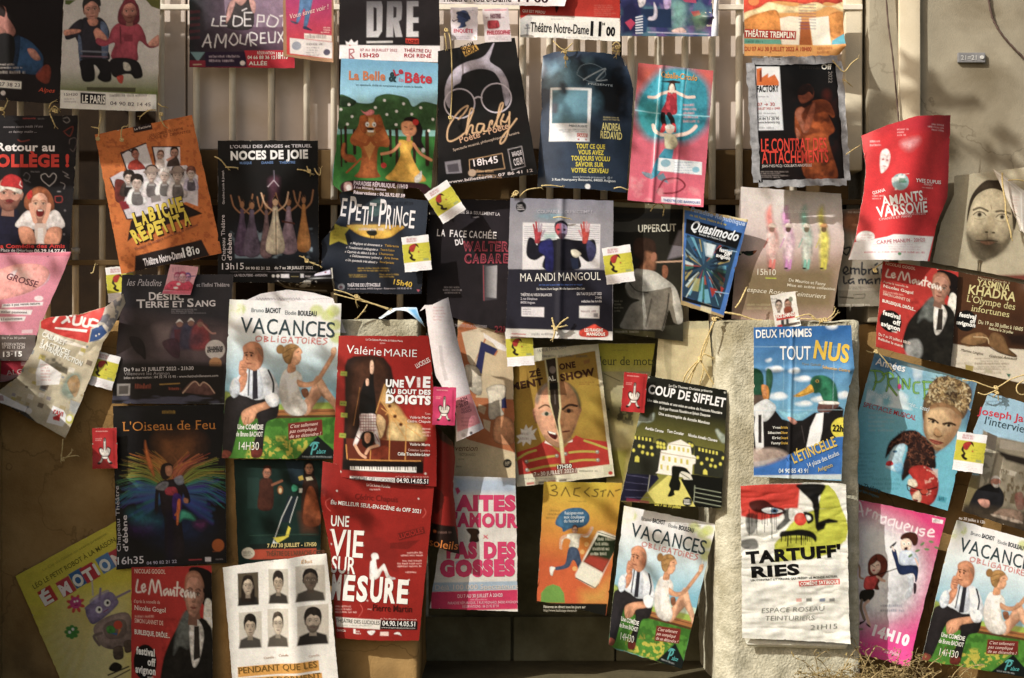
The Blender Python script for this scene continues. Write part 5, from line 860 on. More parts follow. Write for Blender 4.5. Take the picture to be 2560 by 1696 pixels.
p.t('Mathieu Langlois',1780,110,1990,150,24,'6a5c4a',it=.3); p.t('Gabriel Arnaud',2040,165,2300,195,24,'6a5c4a',it=.3); p.tn(1900,165,2240,290,5,'8a7c68',a=.7,al='c'); p.tn(1740,200,2380,330,3,'8a7c68',a=.5); p.q([1825,235,1900,250,1895,300,1825,290],'9a8a48'); p.q([2010,280,2080,290,2070,320,2005,310],'b0a890'); p.q([2205,320,2250,325,2230,360],'3a6a5a')
p = Poster('small white flyer with two faces over a red block title, stuck above the ledge', -.025, [20,1165,250,1128,300,1440,75,1512], 'dedad2', (3,1), name='flyer', cat='flyer', group='small flyers', curl=[('c',1,1,.012,.4)])
p.tn(30,1180,110,1240,2,'6a6a6a'); p.face(100,1262,30,44,'b9a594','3a2c24'); p.face(185,1255,30,44,'b08a74','5a3420',beard='7a4a30'); p.q([150,1280,215,1270,225,1330,160,1340],'8a4a34',sm=1); p.e(210,1200,20,24,'7a8070'); p.q([70,1350,245,1320,250,1370,80,1400],'c03a2e'); p.t('NOS DAMNÉS',80,1380,245,1352,34,'f0e8e0',b=.03); p.q([120,1392,150,1388,150,1440,120,1440],'4a4a4a'); p.q([165,1385,190,1380,195,1430,168,1432],'4a4a4a'); p.q([85,1445,290,1405,295,1430,90,1475],'5a5048'); p.q([85,1440,130,1432,135,1460,90,1470],'b83a34')
p = Poster('pink poster with a big oval and three white slanting strips, cut by the left edge', -.03, [-200,770,668,765,330,1540,-200,1530], 'd98fa2', (0,1), curl=[('c',1,0,.02,.3),('vbow',.006)])
p.n(.06,50); p.q([-200,770,668,765,660,805,-200,780],'c8607a',a=.6); p.q([-160,1200,-100,980,60,900,200,872,350,875,440,920,455,990,400,1060,260,1140,60,1195,-80,1215],'eba8a2',sm=1); p.q([95,955,160,925,130,990,90,990],'e6c8cc',sm=1); p.q([460,960,440,1040,300,1130,60,1205,260,1145,400,1062],'e2c0cc',a=.8,sm=1)
p.t('GROSSE',50,1010,345,1095,58,'7a4452',it=.15,b=.01); p.e(360,1192,42,24,'ecdce0'); p.q([20,1245,402,1225,395,1258,12,1280],'ece4e6'); p.q([-60,1290,302,1300,285,1345,-60,1330],'ece4e6'); p.q([-60,1365,240,1360,222,1400,-60,1410],'ece4e6'); p.t('mais à pas venté nature',35,1265,370,1248,24,'6a5a64'); p.t('atelier passionné',5,1325,250,1332,22,'6a5a64'); p.t('à l’enterrement',5,1396,205,1388,24,'6a5a64'); p.q([200,1485,300,1480,295,1515,195,1515],'e2c4cc')
p.e(440,805,8,5,'4a2a30')
p = Poster('grey foot of the pink oval poster with white booking lines', -.028, [-200,1530,328,1530,322,1770,-200,1770], '6c625e', (0,1), name='paper_strip', cat='paper', group='scraps of paper')
p.t('Du 7 au 30 juillet',20,1568,240,1566,18,'d8d0cc'); p.t('RÉSERVATION',20,1630,230,1630,26,'d8d0cc',b=.01); p.t('07 62 15 12 39',20,1655,228,1657,22,'d8d0cc',b=.02); p.t('13·15',28,1732,205,1728,44,'efe9e6',b=.03); p.tn(30,1668,220,1690,1,'b8b0ac')
p = Poster('crimson poster scrap with a scribbled name, under the grey booking foot', -.022, [-200,1765,328,1765,345,1905,-200,1990], 'a8243c', (0,1), name='paper_strip', cat='paper', group='scraps of paper', b=[60,1960,200,1900])
p.q([195,1775,298,1775,295,1815,195,1815],'c8a0a4'); p.tn(200,1780,290,1812,1,'7a3040'); p.t('ALGO',60,1905,280,1880,44,'c8b0ac',b=.01); p.q([-200,1840,60,1905,330,1880,330,1990,-200,1990],'9a8c88',a=.8); p.tn(-100,1890,130,1960,3,'b86a6a')
p = Poster('crumpled tilted poster with a red banner and a curled top corner, over the left wall', -.05, [375,-170,1195,-412,605,915,-120,520], 'c3b9a0', (0,2), t=[460,-200,760,-235,1000,-300], r=[1200,-330,1080,-130,960,40,740,600], l=[330,60,200,330,0,470], curl=[('c',1,0,.08,.55),('c',.2,.6,.02,.3),('cr',.006,60,50)], mat=M_GLOSS)
p.n(.15,30); p.q([380,-160,430,-200,760,-230,960,-290,1060,-300,980,-180,850,-100,820,35,600,-20,380,-100],'cc3a34',sm=0); p.q([1000,-310,1195,-410,1195,-320,1080,-130,960,0,860,30,850,-80,960,-180],'c9c4bc'); p.n(.7,20,c='4a5a7a',p=[1040,-330,1195,-410,1100,-150,980,0,860,30,880,-80],lo=.55,hi=.6)
p.q([860,-90,960,-130,1010,-60,940,0,830,30],'3c5a8c'); p.e(900,-30,8,8,'d8d4d0'); p.e(930,-45,8,8,'d8d4d0')
for a in ([470,-215,620,-240],[545,-225,500,-160],[620,-180,580,-150],[640,-160,620,-225,660,-215],[690,-210,680,-140,740,-140,760,-200],[790,-190,770,-130,820,-120,840,-180],[920,-165,860,-180,840,-130,920,-120]): p.l(a,22,'efe9e4',sm=1)
p.q([510,-110,815,-85,805,-60,510,-95],'efe9e4'); p.q([420,-90,620,5,800,70,800,90,600,40,400,-60],'e4dcd0')
p.t('CABARET',385,-30,600,60,44,'efe9e0',b=.04); p.t('5 ACTRICES',375,40,640,150,44,'efe9e0',b=.04); p.t('SATIRIQUE FICTION',365,75,750,250,44,'efe9e0',b=.04)
rr = random.Random(8); 
for k in range(60):
    x, y = rr.uniform(-60,820), rr.uniform(20,640); s_ = rr.uniform(20,60); p.q([x,y,x+s_,y+s_*.35,x+s_*.7,y+s_*1.2,x-s_*.3,y+s_*.8],rr.choice(['8a8494','b8a83a','6a7a86','a8966a','5a4a40','c9b98a','e0dbd0','7a8a9a']),a=.75)
p.n(.8,30,c='2a2620',p=[370,130,640,180,620,330,420,240],lo=.45,hi=.6); p.q([380,185,570,320,545,420,340,430,340,300],'ece6e2'); p.tn(380,220,480,390,6,'c88a88',a=.7); p.q([560,480,640,330,740,330,720,500,640,560],'6a8a84',a=.7,sm=1,s_=10); p.q([620,400,700,330,740,420,690,540],'b8843a',a=.6,sm=1)
p.q([-120,510,40,560,260,690,360,790,330,790,140,740,-120,620],'3e3a30'); p.q([-120,500,0,500,250,630,235,675,40,600,-120,560],'ece8e8'); p.e(270,665,28,28,'dcd8d4'); p.q([-120,520,30,520,40,570,-120,570],'9a3040',a=.6)
p.q([490,615,590,660,620,730,580,810,430,770],'f0eeee',sm=0); p.q([490,720,560,690,550,760,490,745],'cc2e34'); p.t("l'AVI",490,690,575,715,40,'cc2e34',b=.02); p.e(645,740,40,44,'c8c45a'); p.e(640,735,26,28,'ece8e0')
p.q([650,560,760,600,700,700,640,660],'a0a8b0',a=.7)
p = Poster('charcoal poster with white serif title over a photograph of players in a street', -.03, [1140,975,2155,970,2075,2170,1035,2165], '3d3b42', (0,1), mat=M_GLOSS, edge='c9c2b4', curl=[('tu',-.006)])
p.n(.12,40); p.q([1100,1320,2130,1460,2110,1800,1100,1790],'6c5c60',s_=40); p.n(.3,50,p=[1060,1350,2130,1450,2110,1800,1100,1790]); p.q([1100,1290,1500,1400,1380,1560,1500,1800,1100,1800],'2c2422',s_=50,a=.8); p.q([1440,1460,1640,1440,1620,1640,1480,1600],'a08e8c',a=.5,s_=30)
p.t('les Paladins',1180,1075,1505,1080,62,'c9c4cc',it=.3,b=.0); p.t("et l'Infini Théâtre",1815,1085,2120,1082,34,'c9c4cc',b=.02); p.t('D',1380,1208,1445,1206,70,'e6e2e6',b=.02,sf=1.6); p.t('ÉSIR,',1450,1206,1700,1203,52,'e6e2e6',b=.025,sf=1.5); p.t('T',1265,1280,1345,1279,74,'e6e2e6',b=.02,sf=1.6); p.t('ERRE ET',1350,1278,1700,1272,54,'e6e2e6',b=.025,sf=1.5); p.t('S',1732,1270,1790,1269,74,'e6e2e6',b=.02,sf=1.6); p.t('ANG',1800,1268,1990,1264,54,'e6e2e6',b=.025,sf=1.5); p.tn(1585,1285,1910,1335,3,'a8a4ac')
for x, y, c, h_ in ((1660,1400,'5a4a5a','e6e0dc'),(1765,1390,'4a4a62','dcd6d2'),(1850,1400,'9a4a50','7a4a50')):
    p.q([x-90,y+250,x-70,y+60,x,y+30,x+70,y+60,x+80,y+250],c,sm=1,s_=8); p.e(x,y+25,30,34,'9a7468'); p.q([x-34,y+20,x,y-18,x+34,y+20,x,y+6],h_,sm=1); p.n(.3,14,p=[x-80,y+40,x+80,y+40,x+80,y+250,x-80,y+250])
p.q([1610,1480,1670,1480,1660,1600,1620,1600],'7a2c34',a=.7); p.l([1880,1440,1950,1510,1990,1515],16,'b88a80',sm=1)
p.f((0,2)); p.q([1200,-20,1290,-10,1340,60,1350,190,1300,150,1260,120,1220,60],'241a1c',sm=1); p.q([1500,30,1640,0,1660,170,1580,150],'4a2c3a',a=.8,sm=1); p.q([1640,-60,1860,-60,1860,60,1700,80],'4a4252',a=.6,s_=20,sm=1)
p.e(1988,98,92,90,'d6d0ce'); p.t('VILLENEUVE',1915,100,2060,95,28,'4a4448',b=.04); p.t('EN SCÈNE',1915,125,2055,118,24,'4a4448',b=.04); p.e(1990,225,58,56,'c9996a'); p.tn(1950,205,2030,245,2,'a0683a')
p.q([1090,205,2090,235,2060,680,1020,660],'241f1e',s_=14); p.t('Du 9 au 21 JUILLET 2022 - 21h30',1150,298,1790,285,32,'c9c4c4',b=.02); p.t('Villeneuve lez Avignon',1150,335,1570,330,30,'a09a9a'); p.t('Infos et réservation : 04 32 75 15 95 - www.festivalvilleneuve.com',1150,370,2015,348,22,'c0bab8',b=.01)
p.q([1085,415,1208,412,1202,522,1082,526],'9a9490'); p.q([1102,432,1190,430,1186,508,1100,510],'5a5450'); p.tn(1250,420,1450,465,1,'a8543a',fill=1); p.l([1480,420,1660,410],10,'a8843a'); p.tn(1560,450,1740,475,1,'a8543a',fill=1); p.q([1680,490,1760,400,1800,390,1850,410,1880,395,1930,430,1990,500,1920,520,1740,500],'6a4a44',sm=1); p.l([1690,500,1770,410,1810,395,1840,430],9,'c8a890',sm=1); p.l([1850,430,1880,400,1930,430,1980,500],9,'c8a890',sm=1); p.n(.5,60,12,c='6a6a80',p=[1040,520,2060,520,2060,660,1040,660],lo=.5,hi=.65); p.l([1690,620,2065,600],9,'a8b0b4',a=.7)
p = Poster('small pink flyer with a drawn group of three heads, tied over the charcoal poster', -.05, [1578,878,1835,902,1760,1160,1505,1152], 'e6aebb', (0,1), name='flyer', cat='flyer', group='small flyers', curl=[('c',0,1,.01,.4)])
p.tn(1590,900,1800,960,1,'c890a0',fill=1); p.face(1640,1000,28,38,'e0a0b4','b04a70'); p.face(1735,1005,28,38,'dca0c0','7a5aa0'); p.face(1688,1000,30,42,'f0b8c0','b8486a'); p.q([1530,1110,1570,1040,1640,1030,1690,1050,1750,1035,1790,1110],'d8506e',sm=1); p.l([1735,990,1810,985],9,'6a5a8a'); p.q([1510,1125,1790,1115,1765,1155,1508,1148],'dc7086'); p.l([1500,1112,1780,1118],7,'a83a34'); p.e(1650,1060,18,12,'f0e4e4'); p.e(1625,1095,22,10,'f0e4e4')
p = Poster('black poster of a feathered dancer in rainbow plumes with an orange serif title', -.024, [1040,620,2075,600,2092,2072,1082,2130], '17131a', (0,2), curl=[('bow',.004)], mat=M_GLOSS)
p.f((0,2)); p.n(.2,50); p.tn(1500,660,1640,695,1,'a8862c',fill=.9); p.t("L'Oiseau de Feu",1140,852,1985,832,84,'c9852a',b=-.004,sf=1.6)
cx, cy = 1590, 1420; rr = random.Random(2)
for k in range(230):
    sg = rr.choice([-1, 1]); a = sg*rr.uniform(.12, 1.75)**1.0; aa = abs(a); r1 = (330+230*math.sin(min(aa*1.35, 1.9)))*rr.uniform(.7, 1.05); r0 = rr.uniform(90, 200)
    if aa < .75: c = rr.choice(['c8742c','d08a34','b8583a','a8485a','c06a4a']) if a > 0 else rr.choice(['c87a2c','b8942c','a8782c'])
    elif aa < 1.15: c = rr.choice(['a89a34','9a9a34','7a9a3a','b08a34'])
    elif aa < 1.45: c = rr.choice(['5a8a5a','3a9a8a','2f8a84','4a8a4a'])
    else: c = rr.choice(['2a7a9a','3a5aa0','5a3a9a','2f9a9a'])
    bend = .42*sg*(.6+.4*rr.random()); a0 = a-bend*.55
    p.l([cx+math.sin(a0)*r0, cy-math.cos(a0)*r0, cx+math.sin(a0+bend*.35)*(r0+r1)*.5, cy-math.cos(a0+bend*.35)*(r0+r1)*.5, cx+math.sin(a0+bend)*r1, cy-math.cos(a0+bend)*r1], rr.uniform(3, 9), c, a=rr.uniform(.3, .7), sm=1)
for k in range(70):
    a = rr.uniform(1.2,2.3)*rr.choice([-1,1]); r1 = rr.uniform(260,480); p.l([cx+math.sin(a)*120,cy-math.cos(a)*120,cx+math.sin(a)*r1,cy-math.cos(a)*r1],rr.uniform(8,26),rr.choice(['2a8a8a','2a6a9a','3a4a9a','5a3a9a','4a3aa8']),a=.45,s_=8)
p.q([1480,930,1600,920,1750,900,1850,960,1780,1060,1700,1180,1620,1200,1500,1150],'c8803c',a=.3,s_=60,sm=1); p.q([1340,940,1360,1010,1420,1200,1425,1280,1370,1180,1340,1060],'c8702c',sm=1,s_=6)
p.q([1330,1700,1480,1600,1700,1620,1900,1720,1800,1850,1500,1850],'2a4a80',a=.35,s_=80,sm=1)
p.q([1440,1380,1480,1320,1560,1300,1660,1300,1730,1380,1760,1500,1720,1510,1690,1420,1680,1560,1680,1700,1700,2000,1540,2000,1520,1700,1490,1560,1470,1420,1460,1600,1430,1600],'2a2028',sm=1); p.q([1530,1380,1620,1370,1640,1440,1540,1440],'a83a4a',sm=1); p.q([1600,1440,1680,1460,1670,1640,1600,1660],'4a2a7a',a=.8,sm=1); p.q([1640,1500,1670,1500,1650,1700,1630,1700],'c86a2c',sm=1); p.q([1430,1380,1500,1320,1560,1330,1520,1400],'8a8a90',sm=1,a=.8); p.q([1610,1290,1680,1260,1700,1330,1640,1350],'8a90a0',sm=1,a=.8)
p.q([1480,1230,1500,1160,1560,1145,1600,1180,1590,1250,1540,1300,1500,1290],'2a1a14',sm=1); p.q([1530,1180,1585,1175,1595,1230,1570,1270,1535,1250],'b07a5c',sm=1); p.l([1600,1180,1635,1140,1610,1090],6,'8a5a30',sm=1); p.q([1700,1470,1740,1480,1735,1520,1700,1510],'b07a5c',sm=1)
p.f((0,3)); p.q([1210,40,1350,60,1480,120,1360,150,1250,110],'2a8a94',a=.6,s_=40,sm=1); p.q([1230,170,1400,160,1380,220,1250,220],'5a2a78',a=.5,s_=40,sm=1); p.q([1680,20,1780,60,1800,110,1700,90,1660,120],'3a9a80',sm=1,s_=8); p.q([1800,140,1900,130,1860,190],'8a3a7a',a=.5,s_=20,sm=1); p.q([1540,20,1610,20,1600,540,1540,500],'1a1030',a=.7,s_=14); p.l([1620,60,1660,10],16,'c86a2c')
p.t('16h35',1092,515,1330,505,66,'dcd8dc',b=.005); p.t('Chapeau Théâtre',1118,395,1096,-210,36,'cfcacc',b=.0); p.t("d'ébène",1185,395,1172,60,44,'dcd6d8',b=.015); p.t('04 90 82 21 22',1358,518,1635,500,28,'b8b4c8',b=.01); p.e(2015,340,56,58,'a85a1c'); p.tn(1965,385,2070,405,1,'a85a1c'); p.r(1895,450,1950,490,'c8c4c8'); p.l([1750,475,1860,470],10,'a83a44'); p.tn(1990,455,2080,480,1,'8a8488'); p.tn(1940,500,2080,525,1,'8a9a80')
# ================================================================ lower rows
def vacances(q, fr, y, label, curl=None, **k):
    p = Poster(label, y, q, 'e6ecec', fr, curl=curl, group='holiday comedy posters with a couple on a bench', mat=M_GLOSS, **k); p.f('U')
    p.g(0,18,0,60,'e8eeee','7fb8cc'); p.g(0,58,0,72,'7fb8cc','c8dcc0',[0,58,101,58,101,74,0,74]); p.n(.05,60)
    for x, y_ in ((4,3),(2,10),(9,6),(78,5),(88,8),(95,14),(97,22),(93,5)): p.e(x,y_,6,3.6,'c3cc6a',a=.75,s_=8); p.n(.5,14,c='eef0e4',p=[0,0,12,0,12,16,0,16])
    p.q([-1,58,12,61,20,64,-1,70],'8a9a4a',s_=6,sm=1); p.q([-1,69,101,66,101,102,-1,102],'4f8a2c',s_=5); p.q([30,66,101,63,101,72,30,72],'9fb84a',s_=5); p.n(.18,10,16,p=[0,68,101,68,101,101,0,101]); p.n(.8,9,c='c8b83c',p=[30,86,80,86,70,101,20,101],lo=.5,hi=.6,s_=10); p.n(.6,20,c='2c5a1c',p=[0,72,101,72,101,90,0,90],lo=.5,hi=.6)
    p.t('Bruno',20,7.6,31,7.4,2.6,'7a8288'); p.t('BACHOT',32.5,7.6,46,7.5,3,'3c444c',b=.03); p.t('Elodie',50,8.4,60,8.4,2.6,'7a8288'); p.t('BOULEAU',61.5,8.5,78,8.7,3,'3c444c',b=.03)
    for ch, x0, x1 in (('V',11,21.5),('A',22,33),('C',34.5,44),('A',45,56),('N',58,67),('C',69,78.5),('E',80,86.5),('S',87.5,95)): p.t(ch,x0,20.6+(x0-11)*.015,x1,20.7+(x1-11)*.015,9.6,'3f5158',b=.004)
    cr = 'c4442c'
    for a in ([28,22.6,25.5,23.5,26,25.6,29.5,25.4,30.5,23.4,28,22.6],[33,22.6,33,26],[33,22.6,36,23.4,33.5,24.3,36.5,25.2,33,26],[39.5,22.4,39,25.8,42.5,25.6],[45,23.6,45,26],[45.2,22.2,45.2,22.5],[52,22.9,48.5,23.2,48.3,26,52,25.8,52,24.5,50,24.6],[54,26.3,56.5,22.6,58.5,26.4],[55,25,58,25],[60,22.7,66,22.5],[63,22.7,62.5,26.3],[68.5,22.8,66.5,24,67.5,26.2,70,25.5,70.3,23.4,68.5,22.8],[72.5,23.8,72.5,26.3],[72.5,22.4,72.5,22.7],[75,26.3,75.5,22.8,78,23.6,75.5,24.6,78.5,26.5],[83,22.8,80,22.8,80.2,26.4,83.5,26.4],[80.2,24.6,82.8,24.6],[88.5,22.6,85.5,23.2,88.5,25,85,26.8]): p.l(a,.75,cr,sm=len(a)>6)
    # bench
    p.q([20,69.5,101,67.5,101,71.5,20,73],'a8703c'); p.l([22,71,101,69],.6,'6a4424'); p.q([20,73,101,71.5,101,73,20,75],'5c3c22',s_=2)
    # man
    p.q([2,62,14,59,30,61,47,61,49,68,47,74,39,77,37,86,36,96,28,98,27,94,31,80,28,72,16,72,12,86,8,98,1,97,-1,84,0,68],'2e2a2c',sm=1,s_=2); p.q([27,93,36,94,35,99,27,99],'6a2e26',sm=1); p.q([1,95,8,96,6,100,0,100],'8a4a3a',sm=1)
    p.q([17,46,23,42.5,33,42,41,45.5,47,53,50,60,46,64,38,62,28,63,20,61,14,60,8,57,7,52,13,47],'dfe4ea',sm=1,s_=2); p.q([20,44,30,44,34,60,22,60],'c4ccd8',a=.8,sm=1,s_=4)
    p.q([24,44,28,43.5,30,62,25,63],'32313a'); p.l([38,44,43,52,43,60],1.4,'2a2a34',sm=1); p.l([21,44,21,60],1,'2a2a34',sm=1)
    p.q([9,57,14,47,19,46,19,52,15,58],'c98e6c',sm=1); p.q([5,52,9,49,13,53,13,59,8,62,4,58],'cdd5de',sm=1)
    p.q([14,30,17,27.5,22,26,28,27,32,31,33,37,31,42,26,44.5,20,43.5,16,42,14.5,38,15,34],'cf9470',sm=1,s_=2); p.q([24,26.6,29,27.6,32.6,32,33,38,30,42,28,36],'a8704e',a=.6,sm=1,s_=6); p.e(29.5,35.5,1.6,2.6,'b87a58'); p.l([15.5,33.6,18.5,33],.8,'4a2c1e'); p.l([20.5,33,23.5,33.5],.8,'4a2c1e'); p.e(17.5,34.7,.9,.7,'2a1a14'); p.e(22,34.9,.9,.7,'2a1a14'); p.l([19,34.5,17.8,37.4,19.4,37.8],.7,'a06a4a'); p.l([17.5,40,22,40],.8,'8a4a3a'); p.q([26,30,31,31,32.4,36,31,35],'8a6a54',a=.7,sm=1)
    p.q([12,39,17,38.5,19,43,17,47,12,47],'c98e6c',sm=1)
    for k in range(3): p.l([13,40.8+k*1.7,17.6,41+k*1.6],.35,'9a6448')
    p.q([16,71,24,67,36,64,42,62,46,65,40,68,30,71,27,76,21,79,17,77],'d09a76',sm=1); p.q([36,61,44,58,49,61,48,66,41,67],'e2e6ea',sm=1); p.l([20,74,18,79],.5,'9a6448'); p.l([22.5,74,21.5,79.5],.5,'9a6448')
    # woman
    p.q([72,72,68,68,76,56,80,48,86,51,88,57,82,64,76,71],'d8a684',sm=1,s_=2); p.q([80,48,85,47.5,92,55,101,64,101,70,94,64,85,58],'dcae8c',sm=1,s_=2); p.q([78,58,84,55,90,62,86,68,78,70],'6a4a36',a=.5,sm=1,s_=6)
    p.q([52,44,58,42.5,66,45,69,50,66,54,69,60,74,66,73,71,66,72.5,58,71,52,66,49,58,49,50],'e4e0d8',sm=1,s_=2); p.q([49,52,54,50,58,64,64,72,56,70.5,50,62],'bcb8b2',a=.6,sm=1,s_=6); p.q([68,56,73,55,75,59,71,61],'8a5c40',sm=1)
    p.q([64,49.5,72,51,80,49,86,42,92,34,95,31,97,32.5,95,36,90,43,84,50,76,54,66,54],'d6a27c',sm=1,s_=2); p.q([93,29,96.5,28,97.5,31.5,94.5,34,92.5,32],'dcae8c',sm=1); p.l([95,28.5,94.5,25.5],.6,'f0ece4'); 
    p.q([56,38,61,39,62,44,55,45],'d0986f',sm=1); p.q([57,28.5,62,28,65.5,29.5,67.5,32,66.2,33.5,66.8,36,64.5,39.5,60,40.5,57,37],'d8a47e',sm=1,s_=2); p.q([49,31,52,28,57,26.6,62,27.4,64,29,60,31.5,59,35,57,39.5,53,39,50,35.5],'a8824c',sm=1,s_=2); p.e(47.5,30.5,3.6,3,'9a7440'); p.l([50,33,56,30,61,29],.5,'6f5228'); p.l([51,36,56,34],.5,'6f5228'); p.l([62.5,32,64.2,31.6],.6,'4a3020')
    p.t('Une COMÉDIE',13,81.5,36,81.5,3,'e8e8e0',b=.02); p.t('de Bruno BACHOT',12,86,36,86,3,'e8e8e0',b=.015); p.t('14H30',15,94.5,33,94.5,5,'e6e6da',b=-.005)
    p.q([58,77.5,88,74.5,89.5,84.5,59,88],'7a2a24'); p.t("C'est tellement",60,80.5,85,78.2,2.2,'e6c8bc',it=.2); p.t('pas compliqué',60,83.6,84,81.6,2.2,'e6c8bc',it=.2); p.t('de se détendre !',60,86.8,88,84.6,2.2,'e6c8bc',it=.2)
    p.q([66,101,85,85,101,95,101,101],'17201f'); 
    for a in ([80,97,82,90.5,85,91,83.5,93.6,81,94],[79,91.5,81.5,89.5,86,89.6]): p.l(a,.9,'5ab8b8',sm=1)
    p.t('alace',84.5,96.6,93.5,96.2,3,'5ab8b8',it=.25); p.tn(72,97.6,100,99.2,1,'a8b0b0',w=4)
    return p
vacances([530,692,790,702,770,1062,512,1060], 'O', -.05, 'holiday comedy poster with a couple on a bench, beside the red piano poster', [('bow',.005),('c',1,0,.015,.3)], edge='d8d4c0')
p = Poster('white handwritten sheet with a round top behind the holiday poster at the left', -.025, [560,700,770,690,800,770,560,760], 'dcd8da', 'O', t=[600,680,660,670,720,676], name='paper_strip', cat='paper', group='scraps of paper')
p.f((1,1)); 
for x in range(0, 420, 26): p.l([x,1205+6*math.sin(x),x+9,1188,x+16,1204,x+24,1196+5*math.cos(x)],5,'6a6872',a=.8,sm=1)
p.q([370,1260,440,1160,760,1180,790,1300],'ece8ea',a=.6); p.l([0,1230,700,1190],3,'a8a4a8')
p = Poster('folded glossy black poster end, curled into a cone and tied with twine', -.02, [175,1010,700,900,730,1120,170,1060], '1b191d', (1,1), t=[260,1040,410,1050,560,960], r=[720,1000], b=[250,1090,480,1130,640,1140], name='folded_poster', cat='poster', group=None, mat=M_GLOSS, curl=[('vbow',.03),('c',1,.5,.03,.5)])
p.q([540,965,680,925,690,970,540,985],'b8b4c4'); p.e(640,950,10,8,'8a3a4a'); p.l([200,1030,280,1085,480,1110,640,1120],9,'b8b4ae',sm=1); p.l([230,1080,480,1145,690,1150],8,'d8d4cc',sm=1); p.n(.9,14,8,c='cfccc8',p=[300,1020,560,1030,560,1100,300,1080],lo=.55,hi=.62); p.l([690,910,715,1000,715,1120],7,'c9c4bc',sm=1)
p = Poster('dark green poster of costumed players, partly covered by the sheet of six portraits', -.022, [540,1062,745,1064,740,1330,552,1330], '15302a', 'O')
p.f((1,2)); p.n(.3,40)
p.q([-80,1280,20,1280,150,1400,160,1568,-80,1568],'24403a'); p.q([270,1130,440,1130,440,1350,330,1330],'2a3a4a',a=.6); 
p.face(100,1240,36,52,'b07a60','4a2418',rot=8); p.q([40,1300,130,1290,160,1360,150,1568,20,1568,30,1400],'4a281c',sm=1); p.l([150,1350,240,1310],22,'8a5a40'); p.face(490,1200,36,54,'c08a6a','140e0e',long=1.6); p.q([440,1290,540,1270,580,1420,570,1700,430,1700],'3a241a',sm=1); p.q([470,1400,540,1390,600,1700,440,1700],'8a4a24',sm=1); p.n(.3,14,p=[430,1280,600,1280,600,1700,430,1700]); p.q([460,1280,510,1270,530,1300,470,1310],'d8cdb0'); p.q([390,1275,430,1260,440,1300,400,1310],'b8a040'); p.e(225,1395,26,40,'8a5a30'); p.e(225,1400,14,24,'c8b08a'); p.q([330,1370,350,1345,390,1370,380,1400,340,1410],'3a9a7a',sm=1); p.q([400,1380,430,1380,425,1420,400,1420],'cfd0c4')
p.f((1,3)); p.q([300,-120,390,-110,330,80,290,130,220,120,250,40],'1d2a34'); p.l([330,-110,240,80,150,340],7,'c8ccc8'); p.l([385,-110,330,60,310,130],6,'c8ccc8'); p.q([300,160,320,180,300,260,200,320,160,270,270,255],'cfc22c',sm=0); p.q([160,300,210,320,140,360],'d8dcd8',a=.8); p.q([400,40,540,20,560,220,430,220],'6a3a20',a=.6,s_=20); p.l([-60,250,560,235],6,'3a5a4a',a=.7); p.q([-60,330,560,310,560,380,-60,380],'14241f'); p.t('7 AU 30 JUILLET - 17H50',105,360,560,345,34,'c9b878',b=.03); p.q([-60,380,560,365,560,460,-60,470],'a8482c'); p.t("THÉÂTRE DE L'ARRACHE-CŒUR",95,440,640,425,44,'6f4a34',b=.02); p.f((0,3)); p.e(2295,412,60,52,'c9c4b0'); p.tn(2250,390,2340,440,3,'3a3a34',fill=.8)
p = Poster('bright red poster of a handstand pianist before an open grand piano', -.075, [758,-30,1590,-30,1665,1370,700,1270], '9e1c13', (1,2), r=[1605,50,1640,500,1668,950], mat=M_GLOSS, curl=[('bow',.02),('c',1,.6,.02,.4)])
p.n(.1,60); p.t('La Cie Scènes Plurielles & Valérie Marie',1015,12,1355,28,18,'f0d8d4'); p.tn(1145,30,1220,45,1,'f0d0cc')
p.t('Valérie',832,130,1158,155,76,'f4efec',b=-.004); p.t('MARIE',1185,158,1485,168,68,'f4efec',b=-.01)
p.q([815,250,840,190,900,160,1060,150,1180,170,1250,260,1275,380,1260,520,1300,620,1380,740,1500,790,1560,850,1560,960,1540,1250,790,1210,820,600],'2a1714',sm=0,s_=5); p.q([900,240,1000,180,1120,170,1200,240,1230,420,1150,600,960,640,900,800,850,920,860,400],'4a2c1c',sm=1,s_=20); p.n(.2,30,p=[820,160,1250,160,1250,900,820,900])
p.q([1190,430,1230,540,1330,640,1400,740,1520,800,1545,950,1060,945,1120,680],'c8a060',sm=1,s_=8); p.q([1130,580,1210,640,1240,800,1220,930,1110,930,1110,700],'7a4424',sm=1,s_=8); p.q([1240,780,1330,780,1500,820,1530,940,1240,940],'d8bc84',sm=1,s_=8); p.q([1120,700,1200,760,1170,900,1120,900],'cfb080',a=.8,sm=1)
for a in ([1190,420,1110,680],[1150,560,1390,930],[1240,690,1230,1110],[1390,760,1378,1110],[1160,640,1520,900],[1200,700,1250,640,1300,700]): p.l(a,9,'d8a050',a=.8)
for x, y in ((1235,620),(1285,715),(1340,790)): p.e(x,y,18,18,'8a5a2c'); p.e(x,y,9,9,'3a2010')
p.l([1000,430,1150,900],5,'5a3018'); p.l([960,450,900,800],6,'a8743a'); p.n(.3,24,p=[1100,560,1545,600,1545,945,1100,945])
p.q([830,920,1560,950,1545,1130,830,1110],'6a2c18',sm=0); p.q([1050,1110,1060,1040,1120,1000,1230,990,1230,1110],'8a3a20',a=.8,sm=1); 
for a in ([830,980,840,1110],[1060,1030,1055,1110],[1235,940,1230,1115],[1385,945,1378,1118]): p.l(a,9,'d89a4a')
p.l([860,1115,1520,1130],10,'d89a4a'); p.q([800,1130,1545,1150,1545,1240,795,1210],'1c1210'); p.q([868,1180,1482,1185,1480,1235,868,1212],'efe9e2')
for k in range(26): p.l([885+23.5*k,1180+k*.3,885+23.5*k,1200+k*.5],9 if k%7 not in (2,6) else 3,'1c1210')
